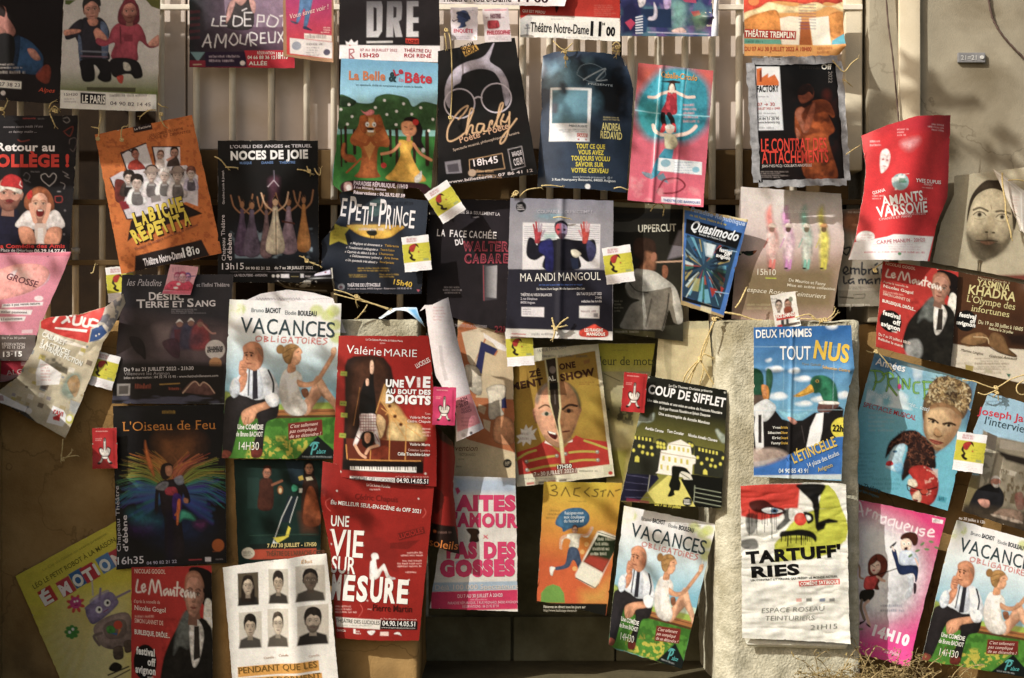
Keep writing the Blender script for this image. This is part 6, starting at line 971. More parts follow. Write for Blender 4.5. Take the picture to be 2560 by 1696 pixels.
# handstander
p.q([985,430,1010,370,1045,370,1060,300,1085,310,1090,430,1105,560,1100,680,965,680,960,540],'17110f',sm=1); p.q([1055,215,1080,200,1090,260,1080,320,1055,310],'ddb49a',sm=1); p.q([1015,375,1040,370,1042,425,1018,430],'ddb49a',sm=1)
p.q([962,700,1030,690,1105,700,1108,780,1130,870,1148,980,1115,985,1085,900,1080,860,990,860,950,940,920,990,897,975,930,880,960,790],'e2d5d2',sm=1,s_=2)
for k in range(6): p.l([955,712+26*k,1110,712+26*k],7,'8a3040',a=.8); p.l([968+24*k,695,968+24*k,860],6,'8a3040',a=.75)
p.l([925,900,960,930],7,'8a3040'); p.l([1100,880,1135,950],7,'8a3040'); p.q([985,870,1030,855,1085,870,1095,940,1060,1000,1020,1010,980,970],'1c120f',sm=1); p.q([1005,880,1035,865,1060,885,1055,940,1030,965,1005,940],'d09878',sm=1)
p.l([915,985,960,1060,1010,1095],26,'d8a888',sm=1); p.l([1125,985,1050,1010,1015,1060],26,'d8a888',sm=1)
p.t('UNE',1198,438,1365,446,62,'f4efec',b=.05); p.t('V',1372,445,1470,447,96,'f4efec',b=.04); p.r(1488,358,1515,447,'f4efec'); p.tn(1490,370,1512,440,4,'b8281c',fill=.8); p.t('E',1540,445,1608,448,92,'f4efec',b=.05); p.t('AU BOUT DES',1198,502,1612,515,40,'f4efec',b=.045); p.t('DOIGTS',1198,588,1612,606,72,'f4efec',b=.06)
p.q([1475,240,1605,180,1612,215,1490,275],'b8281c',a=.0); p.t('LUCIOLES',1485,272,1612,208,42,'f0dcd8',b=.01)
for x, y, r_ in ((808,320,6),(803,596,0),(812,704,-20),(797,893,2)): p.e(x,y,32,24,'8a9a30',rot=r_) if 0 else p.q([x-30,y-22,x+32,y-18,x+28,y+24,x-34,y+20],'9aa23a')
for x, y in ((808,320),(803,596),(812,704),(797,893)): p.tn(x-24,y-10,x+24,y+10,1,'5a6420',fill=.8)
p.t('Texte',1560,700,1612,702,18,'e8b8b0'); p.t('Valérie Marie',1420,735,1612,740,24,'f0d8d4'); p.t('Cédric Chapuis',1400,770,1612,776,24,'f0d8d4'); p.tn(1520,815,1612,905,3,'e8c0b8',al='r'); p.t('Valérie Marie',1420,985,1608,992,26,'f0e0da',b=.01); p.t('Création Lumière',1405,1035,1608,1044,20,'e8c0b8'); p.t('Célia Tranchée-Léger',1310,1075,1608,1085,28,'f4e8e4',b=.02)
p.q([865,1270,1285,1285,1285,1328,865,1295],'e2dedc'); p.t('THÉÂTRE DES LUCIOLES',875,1300,1275,1322,30,'7a7a7e'); p.q([1285,1285,1595,1295,1592,1355,1285,1330],'1c1a1c'); p.t('04.90.14.05.51',1300,1325,1588,1340,40,'e8e4e4',b=.015); p.t('du 7 au 30 juillet, relâches les mardis',1290,1278,1595,1284,14,'e8b8b0'); p.e(775,1230,10,10,'d8d0c8'); p.e(1565,1248,10,10,'d8d0c8')
p = Poster('red poster with a white sitting figure on the letters of its white block title', -.06, [615,1130,1650,1330,1505,2792,738,2770], '9a1f14', (1,2), l=[600,1500,690,2000], b=[1100,2790], mat=M_GLOSS, curl=[('c',0,.2,.02,.4),('bow',.008)])
p.n(.1,60); p.t('La Cie Scènes Plurielles',1022,1358,1240,1378,24,'efd4ce',b=.01); p.tn(1050,1380,1210,1400,1,'efd0ca'); p.t('Cédric Chapuis',912,1480,1310,1510,52,'7a1a14',b=.01); p.e(750,1402,8,8,'d8d0c8'); p.e(1502,1478,8,8,'d8d0c8')
p.f((1,3)); p.t('Élu MEILLEUR SEUL-EN-SCÈNE du OFF 2021',694,-45,1522,45,36,'f4e8e4',b=.01); p.l([690,-100,650,-70,655,-20,690,20],7,'c85a50',sm=1); p.l([1555,0,1570,40,1540,85],7,'c85a50',sm=1)
for x in (700,760): pass
p.q([860,60,1060,40,1100,90,1070,110,1090,260,1180,280,1320,400,1320,600,1000,460,980,260,960,110,860,90],'7a1f18',a=.45,s_=8); p.q([1310,230,1550,170,1565,230,1320,300],'5a1a14',a=.7); p.t('LUCIOLES',1325,285,1550,220,44,'a8261c',b=.02); p.q([1240,320,1520,290,1400,380,1240,370],'5a1a14',a=.5)
W2 = 'efe9e4'
for tx, x0, y0, x1, y1, h in (('UNE',692,158,858,168,96),('VIE',678,432,985,452,240),('SUR',692,592,915,606,150)): p.t(tx,x0,y0,x1,y1,h,W2,b=.015)
for ch, x0, x1, h in (('M',690,775,215),('E',800,905,215),('S',925,1025,215),('U',1050,1160,215),('R',1180,1285,205),('E',1300,1400,200)): p.t(ch,x0,832+(x0-690)*.055,x1,834+(x1-690)*.055,h,W2,b=.04)
for x, y in ((695,330),(995,215),(990,340),(905,720),(1030,850),(1415,660),(1405,780),(690,200)): p.l([x-8,y,x+8,y],3,W2); p.l([x,y-8,x,y+8],3,W2)
p.q([1065,430,1090,410,1125,420,1135,460,1115,470,1110,485,1125,560,1165,525,1190,515,1235,620,1285,640,1280,655,1215,655,1175,570,1130,640,1060,660,1050,600,1055,500,1070,475],W2,sm=1)
p.tn(1330,395,1540,445,2,'eec0b8',al='r'); p.tn(1270,470,1530,545,3,'eec0b8',al='r'); p.tn(1380,575,1515,600,1,'eec0b8'); p.tn(730,890,940,970,3,'eec0b8'); p.l([965,890,985,940,950,1000],7,'c85a50',sm=1); p.t('Pierre Martin',1080,945,1440,960,62,'4a1612',b=.005); p.t('avec',1030,935,1070,938,18,'eec0b8')
p.t('du 7 au 30 juillet, relâches les mardis',1150,1024,1485,1036,14,'eec0b8'); p.q([735,1005,1155,1030,1145,1118,745,1095],'ddd8d0'); p.t('THÉÂTRE DES LUCIOLES',735,1052,1140,1072,34,'6a6a64'); p.tn(745,1065,1110,1095,1,'9a9a90'); p.q([1155,1030,1495,1045,1490,1125,1145,1115],'221c1a'); p.t('04.90.14.05.51',1168,1080,1470,1092,44,'ece8e4',b=.01); p.t('www.theatredeslucioles.com',1160,1105,1470,1115,16,'c8c4c0')
p.t('ORPHÉON',745,1138,828,1142,20,'eed8d0'); p.q([900,1115,920,1115,920,1160,900,1155],W2); p.tn(925,1125,970,1165,2,W2); p.q([1030,1135,1100,1130,1080,1165,1050,1168],W2,sm=1); p.q([1150,1140,1225,1140,1225,1178,1145,1175],'e4ccc4'); p.q([1275,1160,1300,1145,1330,1150,1345,1180,1310,1165],W2,sm=1)
p = Poster('red curled poster end with a dark band, right of the red piano poster', -.03, [1655,800,1815,960,1880,2000,1600,1900], '8f1c12', (1,2), r=[1838,1100,1820,1400], t=[1700,830,1760,890], curl=[('bow',.03)], mat=M_GLOSS)
p.q([1660,800,1815,900,1815,1000,1700,930],'4a3224',s_=5); p.q([1660,1400,1720,1420,1740,1500,1690,1600,1650,1600],'4a1612',a=.7,sm=1); p.f((1,3)); p.q([1580,130,1840,170,1900,480,1590,450],'2a1814'); p.t('soleils',1595,345,1862,388,72,'c87a2a',b=.005); p.e(1650,212,16,14,'c86a2a'); p.tn(1680,200,1830,235,1,'8a6a60')
p = Poster('long torn white paper strip with faint red stamps hanging over the red poster end', -.085, [1510,1310,1775,1180,2105,2400,1850,2520], 'd2ccce', (1,1), l=[1560,1250,1590,1500,1650,1900,1850,2250], r=[1840,1500,1980,2060], name='paper_strip', cat='paper', group='scraps of paper', curl=[('bow',.03),('w',.006,.2,1.2,0)])
p.tn(1640,1260,1760,1400,5,'c09090',a=.7); p.q([1600,1370,1630,1450,1640,1568,1620,1568],'8a7a78',a=.0)
p.f((1,2)); p.q([1840,550,1985,505,2075,780,1860,860],'d98f96'); p.t('23H',1895,580,1955,562,34,'5a2c3c',b=.01); p.t('> 26.07',1850,645,1970,605,34,'5a2c3c',b=.01); p.t('RELÂCHE',1905,665,1980,640,24,'6a3c4c'); p.t('MARDI',1905,695,1995,668,24,'6a3c4c'); p.tn(1900,710,2040,810,3,'b06a78'); p.e(1990,868,14,14,'5a5458'); p.e(1920,890,20,22,'b8b0b0'); p.q([1740,390,1700,200,1690,60,1720,60,1740,250,1780,380],'8a8488',a=.35)
p = Poster('cream and rust patterned poster with drawn shirts behind the torn white strip', .12, [1870,-300,2367,-120,2400,1300,1830,1270], 'cbb796', (1,2))
p.q([1860,-100,1960,-200,2130,0,1990,280,2080,400,2200,100,2240,110,2080,400,2030,540,2400,560,2400,1050,1960,930,1870,860],'b5652c',a=.9); p.q([1900,-60,2060,-100,2120,-20,2000,260,1960,200],'d5c6ac'); p.q([2080,20,2235,95,2085,330,2030,260],'33355e'); p.q([2120,120,2240,170,2130,420,2080,380],'cbb796'); p.q([2100,-60,2240,30,2260,80,2110,-10],'dcd4cc'); p.q([2150,-20,2300,60,2330,120,2230,90],'e2dcd8')
for sh in ([1930,260,2000,240,2070,300,2090,480,2050,520,1960,440],[2130,460,2220,420,2310,440,2300,560,2270,640,2290,700,2160,740,2150,560],[2210,740,2270,710,2370,760,2380,960,2230,960,2190,880]): p.q(sh,'cfc4b0' if sh[0] < 2200 else 'cf9468',sm=1); p.l(sh+sh[:2],4,'6a5a48',a=.7,sm=1)
p.q([2270,560,2310,530,2320,640,2270,640],'33355e'); p.q([2060,600,2130,630,2110,700,2050,660],'cbb796',a=.8); p.q([2100,740,2170,760,2160,860,2110,820],'d8c8a8',a=.8); p.q([1840,950,2400,1060,2400,1300,1830,1290],'cdbc98'); p.t('L’invention',1740,1030,2055,1035,52,'7a4a28',it=.2,sf=.8) ; p.t('VICTOR HUGO',1880,1080,2028,1082,24,'6a5a44'); p.tn(1870,1095,1930,1120,1,'8a7a5c'); p.e(2325,1150,40,42,'221d18'); p.tn(2295,1130,2355,1170,3,'b8ac90'); p.tn(1850,1165,1920,1190,1,'6a5a44'); p.n(.08,40)
p.f((2,2)); p.tn(-90,10,-20,40,1,'6a6060')
p = Poster('white poster with chunky pink lettering and a blue band, low in the niche', .05, [1800,1265,2400,1285,2420,2520,1605,2490], 'd3cfc8', (1,2))
p.n(.06,30); p.q([1830,1275,2410,1290,2410,1430,1840,1420],'9fb4cc',a=.8,s_=20); PK = 'cc3a6c'
p.t('Faites',1850,1560,2300,1560,10,PK,a=0) if 0 else p.t('AITES',1845,1580,2400,1580,125,PK,b=.075); p.q([1840,1380,1870,1370,1890,1410,1860,1440],PK)
p.f((1,3)); p.t("L'AMOUR",1760,160,2420,170,115,PK,b=.06); p.q([1945,190,1990,180,2050,190,2068,225,2050,250,2060,305,1975,310,1985,250,1960,220],'4a3426',sm=1); p.l([2110,250,2140,275],12,PK); p.l([2140,245,2105,275],9,'c86a5a'); p.t('PAS DES',1760,450,2400,450,130,PK,b=.075); p.t('GOSSES',1700,620,2395,610,130,PK,b=.085)
p.q([1850,490,1930,480,1940,520,1860,530],'7a6ab0',a=.6,sm=1); p.q([1615,685,2420,670,2420,745,1620,768],'9fb0c0'); p.t('Déjà 100 000 Spectateurs',1655,750,2420,738,44,'d0c4b8',sf=1); p.q([1615,770,2420,750,2420,930,1620,950],'c2305e'); p.t('DU 7 AU 30 JUILLET À 20H20',1865,825,2280,815,32,'e6c4cc',b=.01); p.tn(1980,830,2160,850,1,'dca8b8'); p.t('PARADISE RÉPUBLIQUE, 3 RUE MIGNARD, 84000 AVIGNON',1775,885,2420,875,24,'e0b4c0'); p.t('RÉSERVATIONS : 06 25 92 87 59',1910,918,2245,912,24,'e0b4c0')
p = Poster('yellow and orange poster of a running man beside a tilted telephone', .1, [295,1320,1020,1330,870,2560,225,2500], 'cf9a24', (2,2), b=[230,2420,560,2480])
p.g(640,1320,500,2100,'c9b224','c8622c'); p.n(.06,50); p.q([920,1330,1030,1330,960,1560,900,1568],'b87a20',a=.5,s_=40)
for a in ([360,1360,400,1350,410,1385,370,1400,420,1420,400,1450,350,1440],[455,1450,495,1370,535,1455],[630,1375,580,1385,570,1440,625,1455],[715,1375,670,1415,715,1455],[800,1390,760,1395,790,1425,780,1455,740,1450],[820,1410,870,1395],[845,1405,835,1455],[885,1455,905,1400,940,1455],[955,1405,1000,1390]): p.l(a,10,'5a4a1c',sm=len(a)>8)
p.tn(520,1490,720,1510,1,'8a7a2c')
p.f((2,3)); p.q([440,50,520,0,640,-5,710,50,710,120,650,170,540,185,475,215,460,180,400,140],'3c6a8a',sm=1); p.t('Rejoignez-nous',488,55,660,50,28,'c8d4dc',b=.01); p.t('aux coulisses',480,90,670,90,28,'c8d4dc',b=.01); p.t('du festival off',480,128,665,125,28,'c8d4dc',b=.01); p.tn(300,0,440,100,3,'5a5a30',a=.6,al='r')
p.face(582,200,24,36,'d0a080','5a3a24'); p.q([520,235,570,228,640,235,690,240,740,170,750,190,700,265,630,265,610,370,530,360,540,290,480,280,455,370,440,360,450,270],'d8d4c4',sm=1); p.l([500,250,450,290,455,370],20,'d0a080',sm=1); p.l([640,250,700,235,735,175],20,'d0a080',sm=1)
p.q([525,365,605,370,640,480,665,610,640,625,590,500,560,480,520,545,410,570,405,540,490,510],'4a5a72',sm=1); p.q([350,540,400,545,385,580,375,620,355,610],'dcd8cc',sm=1); p.q([640,610,670,610,700,650,655,670],'c86a4a',sm=1)
p.q([790,210,830,205,1000,270,800,700,770,735,740,730,590,640,585,610],'e0ddcc',sm=0,s_=4); p.q([800,240,1000,300,840,590,660,490],'2c3a22'); p.q([720,430,900,480,840,590,660,490],'a8402c',s_=10); p.l([790,215,1000,285],6,'3a3a30'); p.l([590,640,770,735,800,700],8,'3a3428')
for k in range(4): p.tn(790-22*k,270+45*k,960-22*k,300+45*k,1,'c8c8b0',fill=.9)
for x, y in ((650,400),(690,330),(580,555)): p.e(x,y,22,22,'e0b46a',a=.8)
p.q([265,870,270,780,320,720,380,700,440,720,480,780,490,870],'6f9a44',sm=0); p.q([650,780,780,760,900,640,890,880,660,880],'d0b04a',a=.7,s_=40); p.q([220,870,880,880,870,1000,220,1000],'1c1c16'); p.t('Réservez en direct tous les jours sur',292,918,680,920,24,'cfcab8',b=.01); p.t('http://www.backstage-theatre.fr',292,950,600,952,22,'c0baa8')
p = Poster('olive yellow poster with a painted face torn down the middle above a red braided jacket', .13, [-90,1030+0,800,45,948,1268,45,1370], 'b0842c', (2,2), curl=[('bow',.012)], th=.003, edge='dcd8c4') if 0 else Poster('olive yellow poster with a face torn down the middle above a red braided jacket', .13, [-90,110,800,45,948,1268,45,1370], 'd9d4bc', (2,2), curl=[('bow',.012)], th=.003, edge='dcd8c4')
p.q([-75,262,770,108,905,1160,62,1260],'a0802a'); p.n(.1,40); p.q([620,420,880,480,890,760,640,800],'bfa838',a=.5,s_=60); p.q([-75,640,200,500,260,900,0,1000],'bf9c30',a=.5,s_=60); p.t('14 RUE PAUL SAÏN',240,125,500,85,30,'8a8a8c'); p.tn(250,135,730,175,1,'5a5a58',al='c')
BK = '4a2c16'
p.t('ZÉ',160,355,270,335,52,BK,b=.05); p.t('ONE',440,285,590,260,52,BK,b=.05); p.t('MENT',-5,475,295,420,62,BK,b=.05); p.t('SHOW',450,390,770,330,62,BK,b=.05); p.q([660,200,720,185,720,220,670,235],'8a5a3a',a=.6); p.tn(620,390,770,425,2,'7a4a20')
p.q([640,360,690,350,690,300,640,310],'6a4a30',a=.4)
p.q([190,660,225,640,230,780,205,740],'c08a6c',sm=1); p.q([620,620,645,650,620,720,600,760],'9a6a4a',sm=1)
p.q([215,560,260,460,340,400,430,390,520,410,590,490,625,600,610,740,560,880,500,960,430,1000,350,960,280,880,225,740],'cf9c7c',sm=1,s_=3); p.q([440,400,530,410,600,500,630,610,612,740,560,880,500,960,450,990,440,700],'8a6238',a=.85,sm=1,s_=4)
p.q([215,560,255,460,340,395,430,385,340,430,280,490,240,600],'8f8a7c',a=.8,sm=1,s_=6); p.q([520,410,600,480,640,600,620,640,590,520],'5a5a3c',a=.8,sm=1,s_=6)
for x, y, d in ((320,692,1),(525,665,0)): p.q([x-50,y,x-10,y-28,x+40,y-10,x+45,y+10,x,y+22,x-40,y+15],'c4b8a4' if d else '5a3c20',a=.8,s_=2.5); p.e(x,y,19,19,'3a4a3c' if d else '1c120a')
p.l([250,640,310,610,370,640],16,'7a5a40',sm=1); p.l([470,650,530,610,600,620],22,'3a2414',sm=1); p.q([330,850,400,870,420,900,400,930,350,900],'5a1a18',sm=1); p.q([335,850,405,870,400,885,345,870],'efe8dc'); p.l([470,860,530,850],14,'5a2c1a'); p.q([420,740,450,730,480,800,440,830,400,810],'9a6a44',sm=1,s_=6); p.q([300,880,440,960,540,900,540,960,440,1010,330,960],'8a6a4a',a=.5,sm=1)
p.q([45,1050,230,990,310,935,440,1050,590,890,660,920,880,950,905,1160,62,1260],'b03428',sm=0); p.q([310,940,370,985,300,960],'e4ddd0'); p.q([560,930,510,960,560,950],'e4ddd0'); p.n(.12,40,p=[45,950,890,900,905,1160,62,1260])
for a in ([150,1130,300,1095,410,1080],[530,1050,650,1040,790,1045],[150,1215,300,1180,430,1165],[540,1135,660,1120,790,1120],[220,1030,130,1060,40,1120],[670,940,760,970,880,1015]): p.l(a,20,'b8aa44',sm=1)
for x, y in ((135,1135),(415,1080),(495,1062),(790,1045),(140,1212),(795,1120)): p.e(x,y,18,18,'8a8478'); p.e(x-4,y-4,7,7,'d8d4c8')
p.q([300,180,415,160,445,500,455,640,440,760,470,940,490,1150,460,1150,430,900,400,760,340,590,330,400],'d9d0a0',s_=3); p.q([312,190,402,172,430,500,440,640,425,760,440,900,395,740,355,580,345,400],'3e3226'); p.t('AL',330,395,405,380,44,'d8d4c8',b=.03); p.e(375,285,30,34,'8a7c74'); p.q([345,410,425,400,430,460,345,470],'1c1612'); p.l([395,480,400,600],7,'7a7068')
p.q([38,900,85,880,80,830,110,840,130,790,150,830,190,800,180,850,232,825,200,880,225,930,180,930,170,980,130,950,100,995,95,950,45,970,70,930],'dcd7cf'); p.tn(70,850,200,940,2,'8a5a50',a=.5)
p.q([410,1170,555,1150,555,1190,415,1205],'2a1a16'); p.t('17H50',420,1200,552,1190,34,'efe9e0',b=.03); p.q([195,1235,600,1190,605,1240,195,1280],'7a2a22',a=.8); p.t('7 - 30 JUILLET 2022 /',205,1270,600,1228,36,'efe0d4',b=.01); p.tn(620,1200,840,1235,1,'6a6458'); p.q([845,1175,930,1160,935,1250,850,1265],'b8b89a',a=.7); p.e(912,1240,20,18,'b03a30'); p.tn(100,1280,820,1300,1,'8a8678',a=.6)
for x, c in ((170,'b84a44'),(280,'6a6a64'),(370,'c07a70'),(470,'4a3a34')): p.q([x-35,1330-(x-170)*.1,x+35,1322-(x-170)*.1,x+35,1345-(x-170)*.1,x-35,1352-(x-170)*.1],c,a=.8)
p = Poster('poster with an acid yellow head band and serif words, half hidden behind the whistle poster', .16, [790,40,1325,40,1100,1568,880,1400], 'a3985e', (2,2))
p.q([790,45,1330,45,1330,300,800,300],'b7b020'); p.t('leur de mots',815,240,1320,242,78,'5c5c34',sf=1.4); p.tn(920,95,1090,110,1,'8a8838'); p.n(.35,40,p=[840,310,1330,310,1100,1400,880,1400]); p.q([840,310,1330,300,1300,560,1000,640,860,500],'a8a488',a=.7,s_=60); p.q([880,600,1120,640,1120,780,900,740],'3c3a20',a=.75,s_=20,sm=1); p.n(.8,16,c='2c2a1a',p=[880,620,1120,640,1120,800,900,760],lo=.45,hi=.55); p.q([900,790,1110,800,1080,1000,920,1000],'b4ac84',a=.6,s_=30); p.l([850,320,1000,390],6,'5a5638'); p.q([880,1020,1080,1020,1040,1300,900,1300],'8a8620',a=.8,s_=14)
p = Poster('black and gold poster of a lit town hall and a running cloaked figure', .0, [1262,340,1990,475,1935,1568,1000,1500], '23241c', (2,2), curl=[('c',1,0,-.01,.2),('tu',.01)], edge='d8d8c8', mat=M_GLOSS)
p.g(1500,640,1400,1180,'23241c','8a8838'); p.t('La Cie Thomas Duriette présente',1450,440,1850,495,22,'e0e0d8',b=.01); p.t('COUP DE SIFFLET',1255,500,1965,630,80,'f0f0ea',b=.03,sf=1.5); p.t('Une idée originale et une mise en scène de Francois Filoutière',1250,575,1940,695,24,'e4e4dc',b=.02); p.t('Écrit par Francois Filoutière et Sylvain Desquese',1365,650,1830,720,24,'e4e4dc',b=.02); p.t('Une scénographie de Angelie Mandoze',1355,700,1825,790,26,'e4e4dc',b=.02); p.t('Aurélie Cerone',1230,835,1400,868,26,'ecece4',b=.02); p.t('Tom Corelier',1432,862,1588,892,26,'ecece4',b=.02); p.t('Nicolas Agnello Chovers',1628,898,1895,952,26,'ecece4',b=.02)
for pts in ([1120,800,1140,740,1180,695,1220,720,1260,730,1290,690,1320,690,1310,750,1260,775,1200,770,1160,810],[1880,850,1900,830,1940,870,1965,890,1980,960,1940,960,1910,920]): p.q(pts,'9aa498',a=.85,sm=1,s_=5)
p.q([1090,890,1310,910,1300,960,1420,960,1430,940,1420,1120,1360,1200,1340,1260,1000,1260,1060,1130],'33352a'); p.q([1690,985,1940,1035,1985,1080,1960,1290,1680,1250],'33352a'); p.q([1335,930,1370,920,1420,940,1425,1080,1330,1070],'3c3e30'); p.q([1620,940,1660,945,1690,980,1680,1060,1630,1060],'3c3e30')
Y = 'd8d04a'
for k in range(6): p.r(1100+34*k,892+5*k,1116+34*k,922+5*k,Y); p.r(1724+32*k,1005+7*k,1740+32*k,1035+7*k,Y)
for x, y in ((1092,975),(1178,990),(1215,997),(1290,1005),(1125,1030),(1208,1048),(1253,1060),(1298,1068),(1715,1095),(1802,1108),(1848,1118),(1752,1150),(1836,1168),(1878,1178),(1925,1155),(1950,1100),(1348,960),(1375,966),(1405,974),(1350,995),(1378,1000),(1408,1006),(1640,975),(1665,985)): p.e(x,y,13,15,Y,s_=3)
p.q([1135,1135,1140,1090,1160,1078,1178,1095,1178,1140],Y,sm=0); p.q([1765,1250,1768,1215,1785,1200,1805,1220,1805,1255],Y)
p.q([1435,1000,1450,965,1560,930,1650,985,1660,1080,1640,1080,1435,1035],'ebe6da'); p.q([1380,1030,1440,1030,1680,1075,1700,1090,1695,1150,1670,1160,1660,1290,1330,1240,1350,1220,1375,1060],'ece6da'); p.l([1440,965,1650,995],6,'a8a088'); p.l([1375,1050,1700,1105],8,'b0a890')
for k in range(5): p.r(1450+42*k,985+7*k,1470+42*k,1022+7*k,'c9bf58'); p.r(1390+55*k,1080+9*k,1412+55*k,1125+9*k,'c9bf58'); p.r(1372+58*k,1160+9*k,1392+58*k,1205+9*k,'c9bf58')
p.q([1000,1240,1340,1260,1360,1290,1250,1410,1180,1500,1000,1500],'22223a'); p.q([1660,1250,1985,1290,1935,1568,1700,1568,1560,1300],'14160f'); p.q([1445,1260,1560,1300,1700,1560,1340,1540,1255,1420],'d3cb68'); p.q([1330,1520,1700,1560,1700,1600,1300,1600],'14160f'); p.q([1540,1220,1640,1230,1670,1300,1590,1300],'d8d4c4')
p.q([1480,1180,1530,1175,1600,1190,1640,1230,1650,1250,1600,1230,1560,1230,1545,1290,1560,1340,1545,1400,1500,1405,1490,1450,1440,1455,1465,1390,1450,1350,1475,1270],'17180f',sm=1); p.l([1490,1395,1500,1440],10,'17180f'); p.l([1560,1240,1640,1290],6,'17180f')
for k in range(4): p.l([1690,1375+42*k,1930,1420+42*k],6,'a0a890'); p.l([1050,1255+70*k,1260,1285+60*k],4,'7a7a9a',a=.6)
p.l([1690,1355,1680,1520],6,'a0a890'); p.l([1275,1260,1255,1410],7,'a8a89a'); p.q([1060,1470,1270,1500,1270,1550,1050,1530],'8a2c48',a=.7); p.e(1622,1505,44,44,'15160f'); p.tn(1590,1480,1655,1530,3,'e0e0d4',a=1,fill=.8); p.t('Du 7 au 30 juillet',1320,1540,1560,1568,28,'d8d04a',b=.02); p.e(1265,355,9,6,'d0d0c4'); p.e(1968,495,9,8,'d0d0c4')
vacances([1443,1170,1655,1212,1575,1545,1405,1485], 'O', .06, 'holiday comedy poster with a couple on a bench, in the niche, corner bent', [('c',0,1,.05,.4),('tu',.015)], edge='b0c090', b=[1425,1500,1470,1515])
p = Poster('blue poster of two drakes in dinner jackets with a yellow title, on the pillar', -.045, [1742,757,1968,752,1945,1112,1742,1102], '3f80b4', 'O', r=[1972,850,1950,960], curl=[('f','u',.4,.004,.02),('f','v',.28,.004,.02),('n',.004,60),('c',1,.3,.02,.3)], edge='e8e4da')
p.f((3,2)); p.n(.1,50); p.g(200,-60,200,700,'2f6aa8','7db4cc',a=.8)
for x, y, rx, ry in ((60,280,90,30),(240,295,60,28),(320,370,90,28),(90,530,100,40),(470,560,80,30),(330,600,90,26),(690,520,60,40),(-120,480,80,40),(590,-120,60,36),(0,200,26,16)): p.e(x,y,rx*.9,ry*.8,'dfe6ea',a=.75,s_=7); p.e(x+20,y-12,rx*.5,ry*.7,'eceff0',a=.7,s_=5)
p.f((2,1)); p.t('DEUX HOMMES',2255,1558,2367+405,1545,72,'e6ecf0',b=.02); p.f((3,2))
p.t('TOUT',108,190,395,190,122,'e8eef0',b=.01); p.t('NUS',418,170,735,215,155,'d9b82e',b=.035); p.t('Yann Galodé',310,240,490,250,24,'8a8a70',it=.1); p.t('Sébastien Castro',500,270,742,305,26,'d0a83a',b=.01)
for hx, hy in ((0,0),):
    p.q([400,370,440,340,510,335,575,365,620,420,640,500,640,590,560,585,510,565,480,500,430,500,400,470,390,420],'2c7a5a',sm=1,s_=3); p.q([400,380,470,345,500,420,470,490,420,490],'24402c',a=.8,sm=1,s_=8); p.q([560,360,620,420,645,520,640,590,600,570,590,450],'1f5a48',a=.7,sm=1,s_=8); p.n(.2,12,p=[400,340,640,340,640,590,400,590]); p.e(455,390,15,13,'c8a040'); p.e(455,390,10,9,'17110c')
    p.q([395,420,340,460,270,505,232,530,300,535,400,500,425,480],'d3a42a',sm=1); p.l([240,528,330,512,420,480],5,'8a6a1c',sm=1); p.q([480,580,560,575,650,590,640,640,560,680,460,670],'6a4a44',sm=1); p.q([490,575,640,580,645,605,480,600],'e4e2da',sm=1)
p.q([-250,340,-200,280,-110,270,-50,320,-40,420,-60,560,-90,580,-260,600],'23563f',sm=1,s_=3); p.q([-260,540,-40,520,0,600,-20,660,-260,640],'5a4a40',sm=1); p.q([-20,300,20,280,45,340,40,420,10,560,-10,560],'35604a',sm=1,s_=3); p.q([-60,430,0,440,10,540,-40,560],'c8863a',a=.9,sm=1)
p.q([-260,640,-180,620,-30,610,60,650,130,740,200,760,320,750,430,680,560,680,660,620,700,650,680,1000,360,1030,160,1080,-20,1120,-260,1160],'201c1c',s_=3); p.q([450,690,515,680,500,850,470,990,355,1000,390,820],'e4e6e6',sm=0); p.q([-40,560,20,570,75,640,-20,760,-120,720,-150,640],'d5d9da',a=.9,sm=1); p.q([-110,640,-50,660,-40,1000,-110,1050,-130,820],'e0e2e2'); p.q([-90,700,-60,700,-60,960,-90,960],'3a3432'); p.q([100,660,250,690,380,660,420,640,320,740,180,745],'8ac0d0',a=.7,sm=1); p.q([180,720,230,730,270,770,240,790,200,760],'c89080',sm=1); p.l([310,800,340,960],6,'4a4444')
for k, (a, b_) in enumerate((('Yves','Brittle'),('Sébastien','Diltoer'),('Eric','Diouxard'),('Fanny','Groslet'))): p.t(a,70-len(a)*8,828+48*k,115,828+48*k,22,'d8d8d0',b=.02); p.t(b_,118,828+48*k,182,828+48*k,22,'c9a43a',b=.02)
p.e(690,825,108,100,'d8cc2c'); p.t('22h',592,850,690,855,58,'22221c',b=.03); p.q([-30,1170,0,1140,640,905,700,900,680,1260,-280,1270,-280,1200],'3a74b8'); p.q([-250,1030,60,1010,180,1080,-30,1170,-260,1180],'b8a498',a=.8,sm=1,s_=8); p.t("L'ÉTINCELLE",240,1150,640,985,92,'d3b84c',b=.02); p.t('14 place des études',375,1190,660,1070,44,'dfe8ee',b=.0); p.t('THÉÂTRE',460,1230,600,1165,46,'c8b460',a=0) if 0 else p.t('Avignon',465,1230,600,1180,40,'c8b460',b=.01); p.t('04 90 85 43 91',98,1238,370,1238,40,'d8e4ec',b=.01); p.t('14',180,1130,220,1112,34,'2a4a7a'); p.q([-280,1262,680,1250,680,1300,-280,1290],'d4d8d0',a=.7)
for x in (150,260,610): p.l([x,60,x-10,640],5,'b8d8e4',a=.35)
p.l([-280,70,760,75],6,'b8d8e4',a=.45); p.l([-200,660,690,655],6,'b8d8e4',a=.4)
p = Poster('sky blue music show poster with a green scrawled title and three large heads, tilted right', .1, [985,130,1935,398,1660,1568+20,665,1290], '79b8cc', (3,2), curl=[('c',0,1,.01,.3)], edge='d8e4e4')
